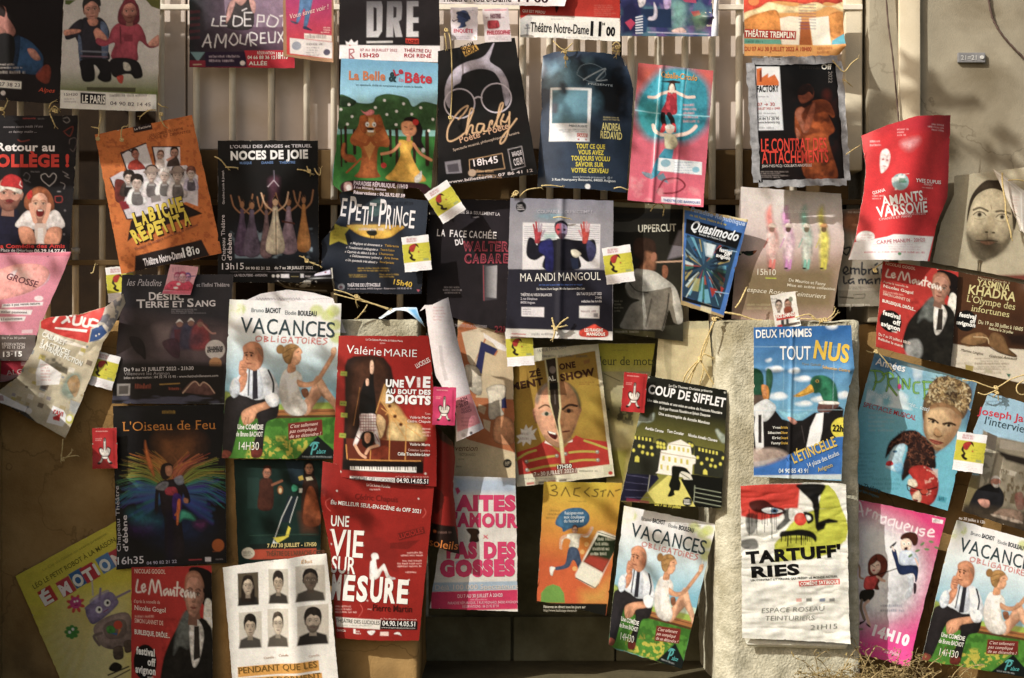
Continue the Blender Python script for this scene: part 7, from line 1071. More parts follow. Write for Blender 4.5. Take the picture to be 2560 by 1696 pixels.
p.n(.05,60); p.g(1300,200,1100,900,'a8cdd8','63b4c8',a=.6); p.q([980,130,1240,200,1200,330,960,290],'2f6aa0',a=.8,s_=30,sm=1); p.q([1280,260,1420,260,1480,360,1400,420,1300,380],'4a80b0',a=.5,s_=30,sm=1); p.n(.8,50,c='dfe8ec',p=[960,150,1700,330,1600,700,900,600],lo=.5,hi=.65); p.q([1840,390,1940,400,1880,800,1800,760],'2c3a6a',a=.75,s_=30,sm=1)
p.t('Années',990,235,1262,305,66,'eaf0f2',b=.015)
GR = '6aa43a'
def gl(a): p.l(a,20,'2c5a24',sm=1); p.l(a,13,GR,sm=1); p.l(a,4,'b8d870',a=.6,sm=1)
for a in ([985,290,1000,380,975,470],[950,292,1040,300,1075,340,1040,390,990,400],[1100,320,1115,400,1095,480],[1060,330,1120,310,1160,350,1110,400,1190,520],[1205,350,1210,470],[1245,460,1250,370,1300,460,1310,370],[1400,400,1350,410,1350,490,1390,500],[1440,390,1450,550],[1430,395,1530,400],[1445,470,1520,460],[1440,550,1530,545]): gl(a)
p.e(1215,440,18,26,'c03a7a'); p.t('(Ma vie de star déchirée... sass)',915,500,1485,672,40,'d0e0e6',it=.1); p.t('SPECTACLE MUSICAL',880,625,1362,752,44,'b83040',b=.005); p.tn(930,660,1200,860,5,'a8b8c0',a=.5); p.tn(780,1040,1000,1290,7,'4a8a98',a=.5); p.t('Ambigu Théâtre',705,1330,1035,1425,46,'2c5a68',b=.01); p.t('7 rue Paul Saïn Avignon',745,1375,1020,1470,26,'3a7a88'); p.tn(960,1270,1230,1400,3,'4a98a8',a=.6)
# big curly blond head
p.q([1440,560,1480,480,1500,420,1560,360,1650,345,1750,370,1850,420,1885,500,1860,620,1800,740,1740,640,1600,620,1520,650,1450,760,1425,680],'6f5a40',sm=1,s_=3); p.curls([1470,560,1500,430,1570,365,1650,350,1750,375,1850,430,1880,510,1850,620,1790,700,1730,620,1600,600,1500,640],520,['d8c8a0','c0a878','a08658','3a281c','5a4430','8a7048'],3.2,6); p.q([1640,470,1740,450,1760,560,1690,590],'2c1e16',a=.6,sm=1,s_=10)
p.q([1470,640,1600,585,1760,650,1790,740,1640,720,1480,720],'8a6a48',sm=1,s_=3)
p.q([1450,700,1500,650,1580,630,1680,640,1740,690,1790,740,1740,880,1660,980,1560,1035,1490,960,1440,850],'c2a57e',sm=1,s_=3); p.q([1640,650,1740,690,1790,750,1740,880,1660,980,1560,1030,1600,900,1700,800],'8a5e3c',a=.6,sm=1,s_=16); p.q([1430,700,1460,690,1470,860,1520,980,1480,950,1435,850],'7a5234',a=.6,sm=1,s_=8)
p.l([1485,735,1530,745,1570,775],18,'3a2818',sm=1); p.l([1620,785,1680,775,1730,795],18,'3a2818',sm=1)
for x, y in ((1525,765),(1670,800)): p.q([x-40,y,x-10,y-13,x+36,y+2,x+10,y+15,x-22,y+13],'bca888',a=.7,s_=2.5); p.e(x,y-1,15,14,'1c120c',s_=2.5); p.l([x-42,y-2,x-8,y-17,x+40,y],6,'3a2414',sm=1)
p.q([1540,830,1570,830,1610,890,1570,915,1530,890],'a8845c',sm=1,s_=6); p.l([1535,880,1570,905,1610,895],8,'5a3a24',sm=1); p.q([1490,925,1540,930,1620,960,1560,980,1510,955],'9a5444',sm=1); p.l([1490,930,1550,948,1620,960],6,'4a2418',sm=1); p.q([1500,960,1560,1000,1600,1010,1560,1060,1540,1060],'7a5638',a=.7,sm=1)
# dark haired head in profile, pale blue
p.q([1085,1100,1110,980,1170,910,1260,850,1360,845,1440,900,1530,1000,1550,1120,1540,1200,1400,1180,1300,1260,1240,1310,1240,1200,1290,1000,1200,980,1130,1050],'32201c',sm=1,s_=4); p.curls([1110,1080,1130,980,1250,860,1360,850,1440,900,1530,1000,1545,1180,1400,1170,1300,1240,1290,1000,1180,960],340,['5a3424','7a4a34','1c100c','2a1814','8a5a44'],2.6,5); p.q([1130,1060,1180,990,1260,970,1270,1020,1240,1110,1250,1180,1200,1230,1110,1200,1085,1180,1105,1140],'b8d4e2',sm=1,s_=3); p.e(1175,1040,22,12,'4a7a9a'); p.q([1100,1135,1140,1125,1160,1160,1120,1175,1090,1165],'c2333a',sm=1); p.q([1170,1160,1240,1150,1240,1250,1180,1220],'5aa8cc',a=.7,sm=1,s_=6)
# red head with glasses
p.q([1300,1230,1340,1180,1440,1170,1530,1220,1575,1310,1570,1420,1530,1510,1450,1560,1370,1540,1330,1460,1310,1400,1340,1300],'a82c24',sm=1,s_=3); p.q([1300,1300,1360,1300,1380,1360,1300,1370],'d8ccb8',sm=1,s_=4); p.q([1340,1440,1400,1400,1420,1480,1380,1530,1340,1500],'d0b8a0',sm=1,s_=4); p.n(.7,14,c='d8b0a0',p=[1440,1180,1570,1200,1570,1400,1460,1460],lo=.56,hi=.62); p.l([1290,1350,1380,1390,1470,1395,1560,1370],11,'2c1412',sm=1); p.l([1285,1350,1300,1400,1360,1405],8,'2c1412',sm=1); p.l([1400,1400,1430,1440,1480,1430,1490,1395],8,'2c1412',sm=1); p.e(1445,1410,36,20,'b8442c'); p.q([1340,1480,1390,1490,1370,1510],'6a1a18',sm=1)
p.q([1575,1445,1655,1468,1640,1515,1560,1495],'4aa0b4'); p.tn(1580,1460,1645,1500,1,'17343c',fill=1)
p = Poster('light blue interview poster with a white haired man in black by ruins', .085, [2040,495,2480,620,2450,1800,1790,1590], '9cbfd4', (3,2), l=[1900,850,1900,1200], mat=M_GLOSS)
p.n(.05,40); p.t('Joseph Javel',1935,690,2480,790,66,'c8394c',b=.015); p.t("l'interview",2000,785,2440,885,72,'3c5058'); p.tn(2010,560,2180,620,2,'6a8090')
p.q([1990,840,2100,900,2480,980,2480,1850,1750,1700,1800,1250,1950,1260],'8a8270',s_=4); p.n(.3,26,p=[1990,840,2480,980,2480,1850,1750,1700]); p.q([2030,860,2120,900,2100,1050,2020,980],'6a6258'); p.q([2010,1010,2110,1040,2040,1330,1950,1380],'c0b8a4'); p.n(.5,14,c='5a5446',p=[2010,1010,2110,1040,2040,1330,1950,1380],lo=.5,hi=.58); p.q([2150,930,2480,990,2480,1060,2140,1010],'9a9284'); p.q([2120,1030,2200,1120,2480,1200,2480,1120,2250,1070],'2a241f',s_=6); p.q([2190,1200,2300,1230,2280,1270,2180,1240],'b8b0a0',a=.8); p.q([2130,1060,2170,1100,2160,1280,2090,1330,2070,1280],'b4ac98',s_=4); p.q([1800,1260,1950,1280,1930,1500,1850,1568,1760,1600],'857a56',s_=12); p.n(.8,10,20,c='5a4c34',p=[2150,1200,2480,1250,2480,1568,2150,1500],lo=.5,hi=.6)
p.q([1950,1380,2050,1340,2130,1360,2180,1440,2170,1540,2100,1600,2080,1680,1950,1650,1880,1680,1850,1568,1900,1440],'26262a',sm=1,s_=3); p.q([2060,1310,2080,1270,2120,1275,2150,1310,2140,1350,2100,1365,2070,1350],'c08a78',sm=1); p.q([2060,1300,2090,1265,2130,1270,2155,1310,2140,1295,2090,1290],'d8d4d0',sm=1); p.q([2075,1335,2110,1345,2140,1335,2125,1372,2090,1370],'d8d4d0',sm=1); p.q([1940,1490,2000,1480,2050,1500,2040,1560,1980,1550],'c89484',sm=1); p.q([2280,1440,2350,1420,2367,1568,2300,1568],'7a4a44',a=.7,sm=1)
p.f((3,3)); p.q([1800,-40,2480,40,2480,320,1740,100],'4c4236',s_=20); p.q([2120,20,2200,0,2340,30,2340,120,2100,60],'8a7464',sm=1); p.q([2090,50,2330,110,2330,140,2090,75],'b8a898',a=.8,sm=1); p.n(.5,16,c='2c2620',p=[1800,-40,2480,40,2480,320,1740,100]); p.tn(1760,40,1840,70,1,'dcd4cc'); p.t('au 30 juillet à 12h',1760,95,2005,140,26,'dcd4cc',b=.01)
p = Poster('wrinkled white poster with red and yellow paint strokes and thick black letters', -.05, [1712,1124,1956,1120,1964,1487,1716,1476], 'dcdcd4', 'O', t=[1760,1120,1880,1116,1945,1118], curl=[('cr',.010,90,34),('n',.006,70),('c',1,1,.02,.3),('vbow',.006)], edge='e4e2d8')
p.f((2,2)); p.q([2105,1340,2680,1335,2680,1568,2120,1568],'c43a2c',s_=6); p.f((3,2)); p.q([-260,1345,300,1345,230,1568,-260,1568],'c0392a',s_=5); p.q([300,1345,510,1345,500,1568,280,1568],'dcdcd4',s_=5)
p.q([510,1350,560,1350,620,1410,660,1490,680,1568,460,1568],'b8bc2c'); p.q([275,1345,520,1345,510,1420,470,1470,480,1568,420,1568,400,1500,300,1400],'181610',sm=1,s_=4)
p.f((3,3)); p.q([460,0,680,-10,720,90,745,180,720,290,640,360,560,420,420,460,300,470,60,495,60,330,110,260,200,150,300,60],'b4b82c',sm=0,s_=4); p.n(.05,30)
p.q([-250,-10,150,-10,160,40,100,80,0,100,-60,110,-250,70],'c0392a',s_=5); p.q([-250,80,-60,110,0,95,100,80,200,10,120,200,110,270,60,300,-100,250,-250,300],'dcdcd4',s_=4); p.q([-170,-60,-40,-80,60,-20,140,0,170,40,60,60,-60,40,-150,10],'171510',a=.9,sm=1,s_=4); p.q([-60,10,0,-10,80,0,140,25,60,45,-20,40],'d0d4d4',sm=1); p.e(60,20,36,24,'5a7a98'); p.e(60,20,16,14,'17171c'); p.q([140,20,240,0,230,80,180,140,100,200,80,170,150,90],'1c1a14',a=.9,sm=1,s_=4); p.q([200,0,280,20,260,90,200,100],'dcdcd4',a=.7,sm=1)
p.e(300,98,58,60,'c43a28'); p.e(285,80,24,22,'e07a60',a=.6,s_=10); p.q([330,30,410,50,420,110,370,140,350,90],'181610',sm=1,s_=3); p.q([350,60,390,70,395,100,365,110],'c8ccc4',sm=1)
p.q([420,-10,480,-10,470,120,560,90,650,110,640,130,540,140,520,190,460,210,440,180],'181610',sm=0,s_=4); p.q([120,210,200,200,300,190,400,210,450,260,440,310,400,270,300,250,200,250,110,260],'181610',sm=1,s_=4)
rr = random.Random(5)
for k in range(16): x = rr.uniform(120,420); p.l([x,240,x+rr.uniform(-4,4),260+rr.uniform(20,90)],rr.uniform(4,10),'181610')
for k in range(14): x = rr.uniform(-200,80); p.l([x,rr.uniform(-20,60),x,rr.uniform(120,330)],rr.uniform(4,9),'181610',a=.8)
p.q([-250,300,-120,280,-90,360,-180,380,-250,350],'171510',a=.8,sm=1,s_=4); p.q([-200,60,-120,50,-100,160,-150,240,-200,200],'171510',a=.75,sm=1,s_=4)
p.f((2,3)); p.t("TARTUFF'",2165,505,2370+670,435,100,'14120e',b=.05); p.t('RIES',2215,635,2367+290,605,92,'14120e',b=.05); p.f((3,3)); p.t('UN CONTRAT LITTÉRAIRE QUI PRÉDIT LE MONDE ACTUEL',-160,672,640,632,18,'3a3a34',b=.02); p.q([280,668,662,648,662,698,285,718],'cc3a30'); p.t('COMÉDIE SATIRIQUE',295,708,652,688,30,'f0e4dc',b=.035)
for x, c in ((283,'c87a70'),(378,'4a4a40'),(500,'3a5a8a'),(590,'5a5a58')): p.q([x-26,830,x+26,825,x+26,858,x-26,860],c,a=.75)
def hand(p, txt, x0, y0, x1, y1, h, c): p.t(txt,x0,y0,x1,y1,h,c,b=-.012,it=.15)
hand(p,'ESPACE ROSEAU',-60,965,520,940,44,'8a8c84'); hand(p,'TEINTURIERS',-30,1035,430,1030,44,'8a8c84'); hand(p,'21H15',390,1120,640,1105,44,'8a8c84'); p.q([-200,790,-60,770,-40,830,-180,900],'b8bcb4',a=.4,s_=20,sm=1)
p = Poster('pile of white paper edges curling out below the paint stroke poster', -.03, [1722,1478,1962,1484,1955,1502,1730,1496], 'd8d6c8', 'O', b=[1850,1500], name='paper_strip', cat='paper', group='scraps of paper', curl=[('vbow',.012)])
p.f((3,3)); p.l([-200,1185,560,1190],14,'46566a'); p.l([-200,1215,650,1225],8,'b0ac9a')
p = Poster('pink poster of a cartoon woman with a stick and a man kicked in the air', .07, [745,1430-1272+848-848,1640,90,1285,1455,560,1270] if 0 else [748,-100,1640,85,1290,1458,570,1268], 'e04f92', (3,3), l=[745,400,755,900,740,1150], edge='e8c0c8', curl=[('c',1,1,.02,.3),('tu',.01)])
p.g(900,-100,900,1300,'d23a78','e2489a'); p.q([770,150,1000,90,1300,200,1480,450,1440,800,1300,1000,1000,1080,760,1000],'d4d6da',sm=1,s_=90); p.q([900,200,1100,200,1250,500,1200,900,900,900],'dfe0e4',a=.8,sm=1,s_=70); p.n(.05,40)
for a in ([805,20,850,-60,880,70],[820,30,880,25],[910,60,925,0],[920,25,955,15],[970,85,985,35,1010,50,1000,100,1020,60,1045,70,1030,115],[1085,80,1050,85,1045,130,1085,120,1095,75,1085,135],[1165,100,1120,105,1115,150,1160,145,1175,100,1150,200],[1195,120,1185,170,1220,180,1240,130,1230,185],[1265,175,1310,165,1290,140,1260,165,1265,210,1300,215],[1335,165,1325,215,1360,220,1380,175,1370,230],[1445,190,1405,190,1410,215,1440,220,1425,250,1395,240],[1480,225,1530,215,1510,190,1480,215,1480,250,1530,255]): p.l(a,14,'efe0e4',sm=1)
p.f((3,2)); p.l([770,1500,800,1480,790,1540],12,'efe0e4',sm=1); p.f((3,3)); p.q([1515,85,1615,105,1610,140,1515,125],'ece4e4'); p.tn(1525,95,1600,130,1,'7a5a64',fill=.9)
# woman
p.q([925,520,950,460,1000,420,1060,430,1105,490,1100,580,1060,640,1020,700,1030,750,980,740,960,640,930,600],'6f3422',sm=1,s_=2); p.q([950,520,985,480,1035,500,1040,560,1010,600,975,605,950,570],'e2c4b4',sm=1); p.l([965,525,985,535],6,'2a1a14'); p.l([1005,525,1025,520],6,'2a1a14'); p.e(980,572,14,8,'b83040'); p.q([925,520,950,455,1000,430,1010,480,960,520],'6f3422',sm=1)
p.q([900,640,960,620,1020,630,1000,700,975,750,890,740],'cc4a48',sm=1); p.q([865,760,975,750,980,810,920,865,850,840],'2a261f',sm=1); p.l([880,650,850,630,850,560,835,520],18,'b89078',sm=1); p.l([780,478,840,525],8,'3a2420'); p.l([1010,630,1080,670,1040,660],20,'d8b4a0',sm=1); p.l([940,630,1060,600,1200,550],9,'2a1c18')
p.l([870,850,860,920,890,1020],26,'8a7a68',sm=1); p.l([930,855,890,900,910,980,940,1080],26,'d8b4a0',sm=1); p.q([830,1060,880,1040,905,1020,895,1045,850,1075],'2a1a18',sm=1); p.q([905,1060,940,1080,950,1100,925,1090],'2a1a18',sm=1)
# man
p.q([1225,280,1240,240,1300,215,1360,225,1385,270,1375,330,1340,340,1320,300,1260,290],'4a2418',sm=1,s_=2); p.q([1235,290,1290,275,1325,310,1320,370,1280,400,1240,380,1225,330],'e4ccbc',sm=1); p.e(1258,325,14,16,'f0f0e4'); p.e(1300,322,14,16,'f0f0e4'); p.e(1258,328,5,6,'2a1a14'); p.e(1300,326,5,6,'2a1a14'); p.q([1262,360,1288,356,1285,385,1262,385],'3a1a18',sm=1)
p.q([1225,400,1330,390,1385,450,1375,530,1225,530],'c4cede',sm=1); p.q([1145,390,1180,380,1200,450,1225,520,1330,520,1385,540,1380,640,1360,680,1340,600,1220,610,1170,480],'26365c',sm=1); p.q([1130,350,1185,305,1180,330,1140,365],'26222c',sm=1); p.l([1165,390,1150,355],14,'e0d0c8'); p.q([1345,690,1370,700,1365,775,1345,780],'3a2c34',sm=1); p.q([1285,620,1345,630,1330,780,1280,835,1270,800,1300,720],'b8c0c8',a=.8,sm=1); p.l([1360,460,1385,520],16,'d8b8a8')
for x, y, r_ in ((1425,325,-40),(1505,305,10),(1465,375,10),(1555,360,20),(1380,388,-20),(1315,435,-40)): p.e(x,y,24,11,'6a8a5a',rot=r_)
p.tn(1040,870,1270,960,2,'8a8c9a',a=.8); p.t('14H10',960,1165,1285,1265,92,'f0e4ea',b=.06); p.q([750,1150,960,1090,1060,1340,560,1270],'8a2444',a=.0); p.t('04 90 82 14 45',750,1235,1040,1310,34,'d0909c'); p.t('au Palais',1070,1330,1210,1362,34,'e8c8d4',it=.2,b=.01); p.tn(700,1270,1250,1400,2,'c07a8c',a=.4); p.e(860,1115,22,10,'8a8a6a')
vacances([1725,95,2560,330,2380,1560,1420,1400], (3,3), .04, 'holiday comedy poster with a couple on a bench, at the lower right corner', [('c',0,0,.03,.3)], edge='d0d8d0')
p = Poster('yellow robot poster for children with a coloured block letter title, tilted on the left wall', -.012, [142,625,1085,110,1640,1750,640,1760], 'd2c520', (0,3), edge='d8d0a0')
p.n(.06,50); p.q([600,880,1200,820,1300,1800,560,1800,420,1200],'cfc59a',s_=90,a=.7)
for k in range(9): a = 1.9+k*.16; p.l([900,950,900+900*math.cos(a),950+900*math.sin(a)],36,'c8b44a',a=.5,s_=14)
p.t('LÉO LE PETIT ROBOT À LA MAISON',318,745,1075,300,44,'6a6414',b=.005); p.t('La Cie du Globe en scène présente',400,580,990,240,24,'a8a030')
def blk(a, b_, c, bgc, fc):
    p.q([a[0],a[1],a[0]+b_[0],a[1]+b_[1],a[0]+b_[0]+c[0],a[1]+b_[1]+c[1],a[0]+c[0],a[1]+c[1]],bgc)
for ch, x, y, bgc, fc in (('É',340,775,'b83a34','e6e0d4'),('M',510,690,'b8404a','e6dcd4'),('O',630,610,'3f6c9a','dcdcd0'),('T',730,560,'b83440','e6e0d4'),('I',832,490,'6a8a2c','dcdcd0'),('O',880,470,'5a84b0','dcdcd4'),('N',1000,410,'b84450','e6dcd4')):
    if ch != 'I': blk((x,y),(120,-70),(80,135),bgc,fc)
    p.t(ch,x+75,y+122,x+75+(86 if ch!='I' else 22),y+122-(50 if ch!='I' else 13),104,fc,b=.045,sf=1)
p.q([800,900,1000,770,1080,830,1080,900,880,1065,810,1010,790,940],'8a7c9a',sm=1); p.q([830,850,960,760,1010,770,880,890],'a094b4',a=.7,sm=1); 
for x, y in ((915,935),(992,872)): p.e(x,y,30,32,'e8e4da'); p.e(x+4,y-2,14,16,'2a2018')
p.l([960,955,1000,930],8,'8a3a4a'); p.l([930,740,920,840],20,'8a7a94'); p.l([850,660,860,800],14,'b8b0a8'); p.l([1060,830,1200,760],22,'8a7a8a')
p.q([870,1090,1010,990,1190,970,1230,1180,1120,1290,980,1290,900,1210],'8c7a70',sm=1); p.q([960,1080,1100,1020,1170,1060,1150,1180,1000,1200],'6a5a50',a=.7,sm=1); p.e(1092,1075,40,40,'c04a2c'); p.q([985,1100,1020,1080,1060,1100,1060,1150,1000,1150],'4a8a3a',sm=1); p.q([1100,1110,1120,1120,1090,1170],'c8842c'); p.q([1020,1150,1090,1150,1080,1170],'3a6a9a'); p.l([940,1150,870,1180,920,1260],26,'7a6a62',sm=1); p.q([1050,1290,1130,1270,1140,1380,1060,1390],'5a4c40',sm=1); p.q([1150,1230,1220,1220,1230,1310,1160,1330],'5a4c40',sm=1)
t8 = [i/8*6.283 for i in range(8)]
for a in t8: p.e(666+48*math.cos(a),1140+48*math.sin(a),22,18,'4a8a3a'); p.e(700+60*math.cos(a+.3),880+60*math.sin(a+.3),28,16,'c84a3c',rot=math.degrees(a+.3))
p.e(666,1140,42,42,'4a8a3a'); p.e(645,1142,12,14,'e8e4d4'); p.e(675,1115,12,14,'e8e4d4'); p.e(700,870,54,54,'c0407a'); p.e(690,860,9,10,'f0e0d8'); p.e(715,855,9,10,'f0e0d8'); p.l([690,895,720,890],6,'6a1a3a')
p.q([1010,1490,1020,1450,1060,1420,1110,1435,1130,1470,1080,1510],'2a241c',sm=1); p.l([1000,1540,1190,1460],14,'3a3024'); p.l([1010,1590,1200,1490],12,'4a3c2c')
manteau([303,1312,488,1308,492,1640,303,1640], 'O', -.035, 'red poster of a bald man in a dark coat, under the rainbow plumes poster', [('bow',.004)])
p = Poster('white sheet with six small grey portraits above orange title bands, curling off the wall', -.08, [515,1312,757,1277,790,1660,545,1660], 'dcd9d2', 'O', curl=[('f','u',.62,.02,.12),('c',1,0,.03,.35),('c',1,1,.03,.4)], r=[768,1420], edge='f0ece4')
p.f((1,3)); p.n(.05,50); p.tn(-60,460,300,500,1,'8a8a84',a=.5); p.t('Élus',420,505,530,495,34,'c8a070',it=.3)
port = [(-170,600,190,300,'5a5040',1),(115,560,190,320,'b9b4a8',0),(370,530,270,330,'b9b2a6',0),(-160,965,210,330,'c0baae',0),(105,930,200,350,'c4beb2',0),(385,900,285,360,'bdb5a8',0)]
for i, (x, y, w_, h_, bgc, lg) in enumerate(port):
    sk = -.12*w_
    p.q([x,y,x+w_,y+sk*.6,x+w_+6,y+h_+sk*.6,x+6,y+h_],bgc); cx, cy = x+w_*.5, y+h_*.4
    p.q([cx-w_*.5,y+h_,cx-w_*.42,cy+h_*.36,cx-w_*.1,cy+h_*.26,cx+w_*.12,cy+h_*.26,cx+w_*.44,cy+h_*.34,cx+w_*.5,y+h_-10],('2a2622','3a352f','4a443c','4a4640','5a544a','2c2824')[i],sm=0,s_=4)
    p.face(cx,cy,w_*.24,h_*.25,('b8a894','a89884','6a5c4e','b0a08c','c2b5a2','b0a08e')[i],('2a2018','2c241e','231c18','241d18','4a4036','2a231d')[i],beard=(None,None,None,None,None,'3a3028')[i],long=(1.9,0,0,0,0,0)[i],mouth='6a5048',hb=(0,1,0,1,0,1)[i])
for x, y in ((150,1335),(430,1340),(10,1360)): p.t('Camille',x+60,y+30,x+160,y+20,20,'b08a70',it=.3)
p.f((0,3)); p.f((1,3)); p.q([-170,1465,580,1400,588,1495,-165,1560],'cf9a44'); p.t('PENDANT QUE LES',-160,1525,565,1462,56,'7a6024',sf=1.3); p.q([-140,1570,610,1515,620,1620,-140,1650],'cf9a44'); p.t('AUTRES DORMENT',-130,1640,600,1568,56,'7a6024',sf=1.3)
# cream cardboard
p = Poster('cream cardboard sheet with a bent flap behind the whistle poster, hung with string', .13, [1362,1410,1820,1400,1880,2200,1310,2150], 'c9bd96', (2,1), th=.006, name='cardboard_sheet', cat='cardboard', group=None, curl=[('n',.006,80)], edge='b0a078')
p.n(.08,40); p.q([1410,1510,1470,1480,1480,1568,1470,1960,1440,1960,1400,1700],'8a8264',a=.35); p.q([1362,1410,1820,1400,1820,1470,1362,1475],'bdb898',a=.8); p.tn(1560,1520,1710,1570,2,'a09468',a=.6); p.l([1440,1560,1490,1560],0.01,'8a8264')
p = Poster('blue and white ribbon of torn poster looped over the ledge', -.03, [1130,1370,1480,1275,1560,1460,1140,1395], 'cfdce6', (1,1), t=[1210,1290,1330,1272], b=[1280,1300,1400,1310,1500,1400], name='paper_strip', cat='paper', group='scraps of paper', curl=[('vbow',.02)])
p.q([1400,1290,1480,1280,1555,1440,1500,1400],'6aa8d0',s_=10)
# ================================================================ repeated flyers: one mesh each, copied
def flyer_yellow():
    p = Poster('x', 0, [-34,-44,34,-44,34,44,-34,44], 'ece8ea', 'S', name='flyer', cat='flyer', group='white and yellow flyers with a profile', mat=M_GLOSS, res=1.1, curl=[('c',1,1,.006,.4),('bow',.003)])
    p.f('U'); p.r(-1,21,101,74,'c9c31c'); p.tn(18,5,72,17,2,'b8405a',fill=.85); p.q([25,30,34,24,48,22,56,26,50,30,46,36,40,44,30,44,24,38],'b0322c',sm=1); p.q([24,36,20,46,28,54,22,60,30,68,40,71,44,66,34,62,36,54,30,48],'33241c',sm=1); p.q([46,22,56,24,60,34,54,30],'4a2018',sm=1); p.e(58,46,3.4,2.2,'b8602c'); p.tn(55,38,90,66,4,'8a9028',a=.45); p.r(72,66,92,72,'8a9a7a',a=.7); p.tn(8,78,92,96,4,'b0a0a8',a=.45)
    return p
def flyer_finger(c):
    p = Poster('x', 0, [-30,-50,30,-50,30,50,-30,50], c, 'S', name='flyer', cat='flyer', group='red flyers with a drawn hand', mat=M_GLOSS, res=1.1, curl=[('c',0,1,.006,.4)])
    p.f('U'); p.n(.08,14); p.tn(14,6,76,10,1,'f0c8c0'); p.tn(12,24,38,32,2,'e8b0a8'); OL = '3a2420'; GY = 'd8cfc6'
    body = [44,52,45,28,50,24,56,28,57,52,62,46,70,48,76,52,72,66,62,72,44,72,30,66,24,54,30,48,38,48]
    p.q(body,OL,sm=1,s_=2.4); p.q([46,52,47,30,50,27,54,30,55,54,62,49,69,51,73,54,69,64,60,69,44,69,33,64,28,55,32,51,38,51],GY,sm=1); p.e(50,30,3.4,4,'6a5a54')
    for x in (38,46,55,63): p.l([x,52,x+1,60],1.6,OL)
    p.l([40,72,34,82,26,86],8,OL,sm=1); p.l([60,72,66,82,74,86],8,OL,sm=1); p.l([40,72,34,82,27,85],5,GY,sm=1); p.l([60,72,66,82,73,85],5,GY,sm=1); p.q([36,70,64,70,62,77,38,77],OL); p.q([38,71,62,71,60,75.5,40,75.5],'e8e0d8'); p.e(26,87,7,3,OL); p.e(74,87,7,3,OL); p.r(84,8,92,92,'6a1a1c',a=.35)
    return p
fy = flyer_yellow(); ff = flyer_finger('b8272a'); fp = flyer_finger('c8386c')
YEL = [((1111,1060),(0,1),.065,.16,'white and yellow flyer with a profile, half hidden behind the charcoal street players poster',-5),
       ((955,290),(0,2),-.04,.98,'white and yellow flyer with a profile, on the edge of the crumpled banner poster',15),
       ((1748,300),(1,1),.02,1.0,'white and yellow flyer with a profile, turned on its corner below the spectacles poster',-33),
       ((1485,777),(1,1),.04,1.0,'white and yellow flyer with a profile, on the torn slate poster with the moon',-6),
       ((985,880),(2,1),.0,1.05,'white and yellow flyer with a profile, on the right edge of the raised hands poster',-8),
       ((72,85),(2,2),.05,1.0,'white and yellow flyer with a profile, hanging below the raised hands poster',-4),
       ((1868,1050),(3,2),.03,1.1,'white and yellow flyer with a profile, beside the three heads music poster',8)]
RED = [((968,1010),(0,2),-.045,1.02,'deep red flyer with a drawn hand, left of the rainbow plumes poster',-1,0),
       ((1740,620),(1,2),-.12,.95,'pink flyer with a drawn hand, beside the red piano poster',2,1),
       ((1130,495),(2,2),-.02,.98,'bright red flyer with a drawn hand, at the corner of the lit town hall poster',-4+9,0)]
def place(src, c, fr, y, sc_, lab, rot):
    sx, sy = fr[0]*640+c[0]/3.6984, fr[1]*424+c[1]/3.6984
    o = src if src.get('used') is None else src.copy()
    if o is not src: COL.objects.link(o)
    src['used'] = 1; o.location = W(sx, sy, y); o.rotation_euler = (0, math.radians(rot), 0); s_ = (sc_ if sc_ > .5 else 1)*(D+y)/D; o.scale = (s_, s_, s_); o['label'] = lab
    return o
def place_flyers():
    for c, fr, y, s_, lab, rot in YEL: place(fy.o, c, fr, y, s_, lab, rot)
    for c, fr, y, s_, lab, rot, k in RED: place((ff, fp)[k].o, c, fr, y, s_, lab, rot)
    for o in COL.objects:
        if 'used' in o: del o['used']
# ================================================================ string ties, tape, weeds
M_TWINE = noise_mat('jute twine', 'a8905c', 'd8c694', 160, .9, .5, 400, .001, .1)
M_TAPE = noise_mat('silver tape', '8a8a8c', 'c4c4c6', 40, .35, .6, 60, .004, .5)
def tube(bm, pts, r, seg=7, k=6):
    P = [Vector(p) for p in spline(pts, False, k)] if len(pts) > 2 else [Vector(p) for p in pts]
    rings = []
    for i, p in enumerate(P):
        d = (P[min(i+1, len(P)-1)]-P[max(i-1, 0)]).normalized(); a = d.cross(Vector((0.2, 1, .1))).normalized(); b = d.cross(a)
        rr = r*(1+.22*math.sin(i*2.3)) * (.7 if i in (0, len(P)-1) else 1)
        rings.append([bm.verts.new(p+(a*math.cos(t)+b*math.sin(t))*rr) for t in [2*math.pi*j/seg for j in range(seg)]])
    for A, B in zip(rings, rings[1:]):
        for j in range(seg): bm.faces.new((A[j], A[(j+1) % seg], B[(j+1) % seg], B[j]))
    bm.faces.new(rings[0][::-1]); bm.faces.new(rings[-1])
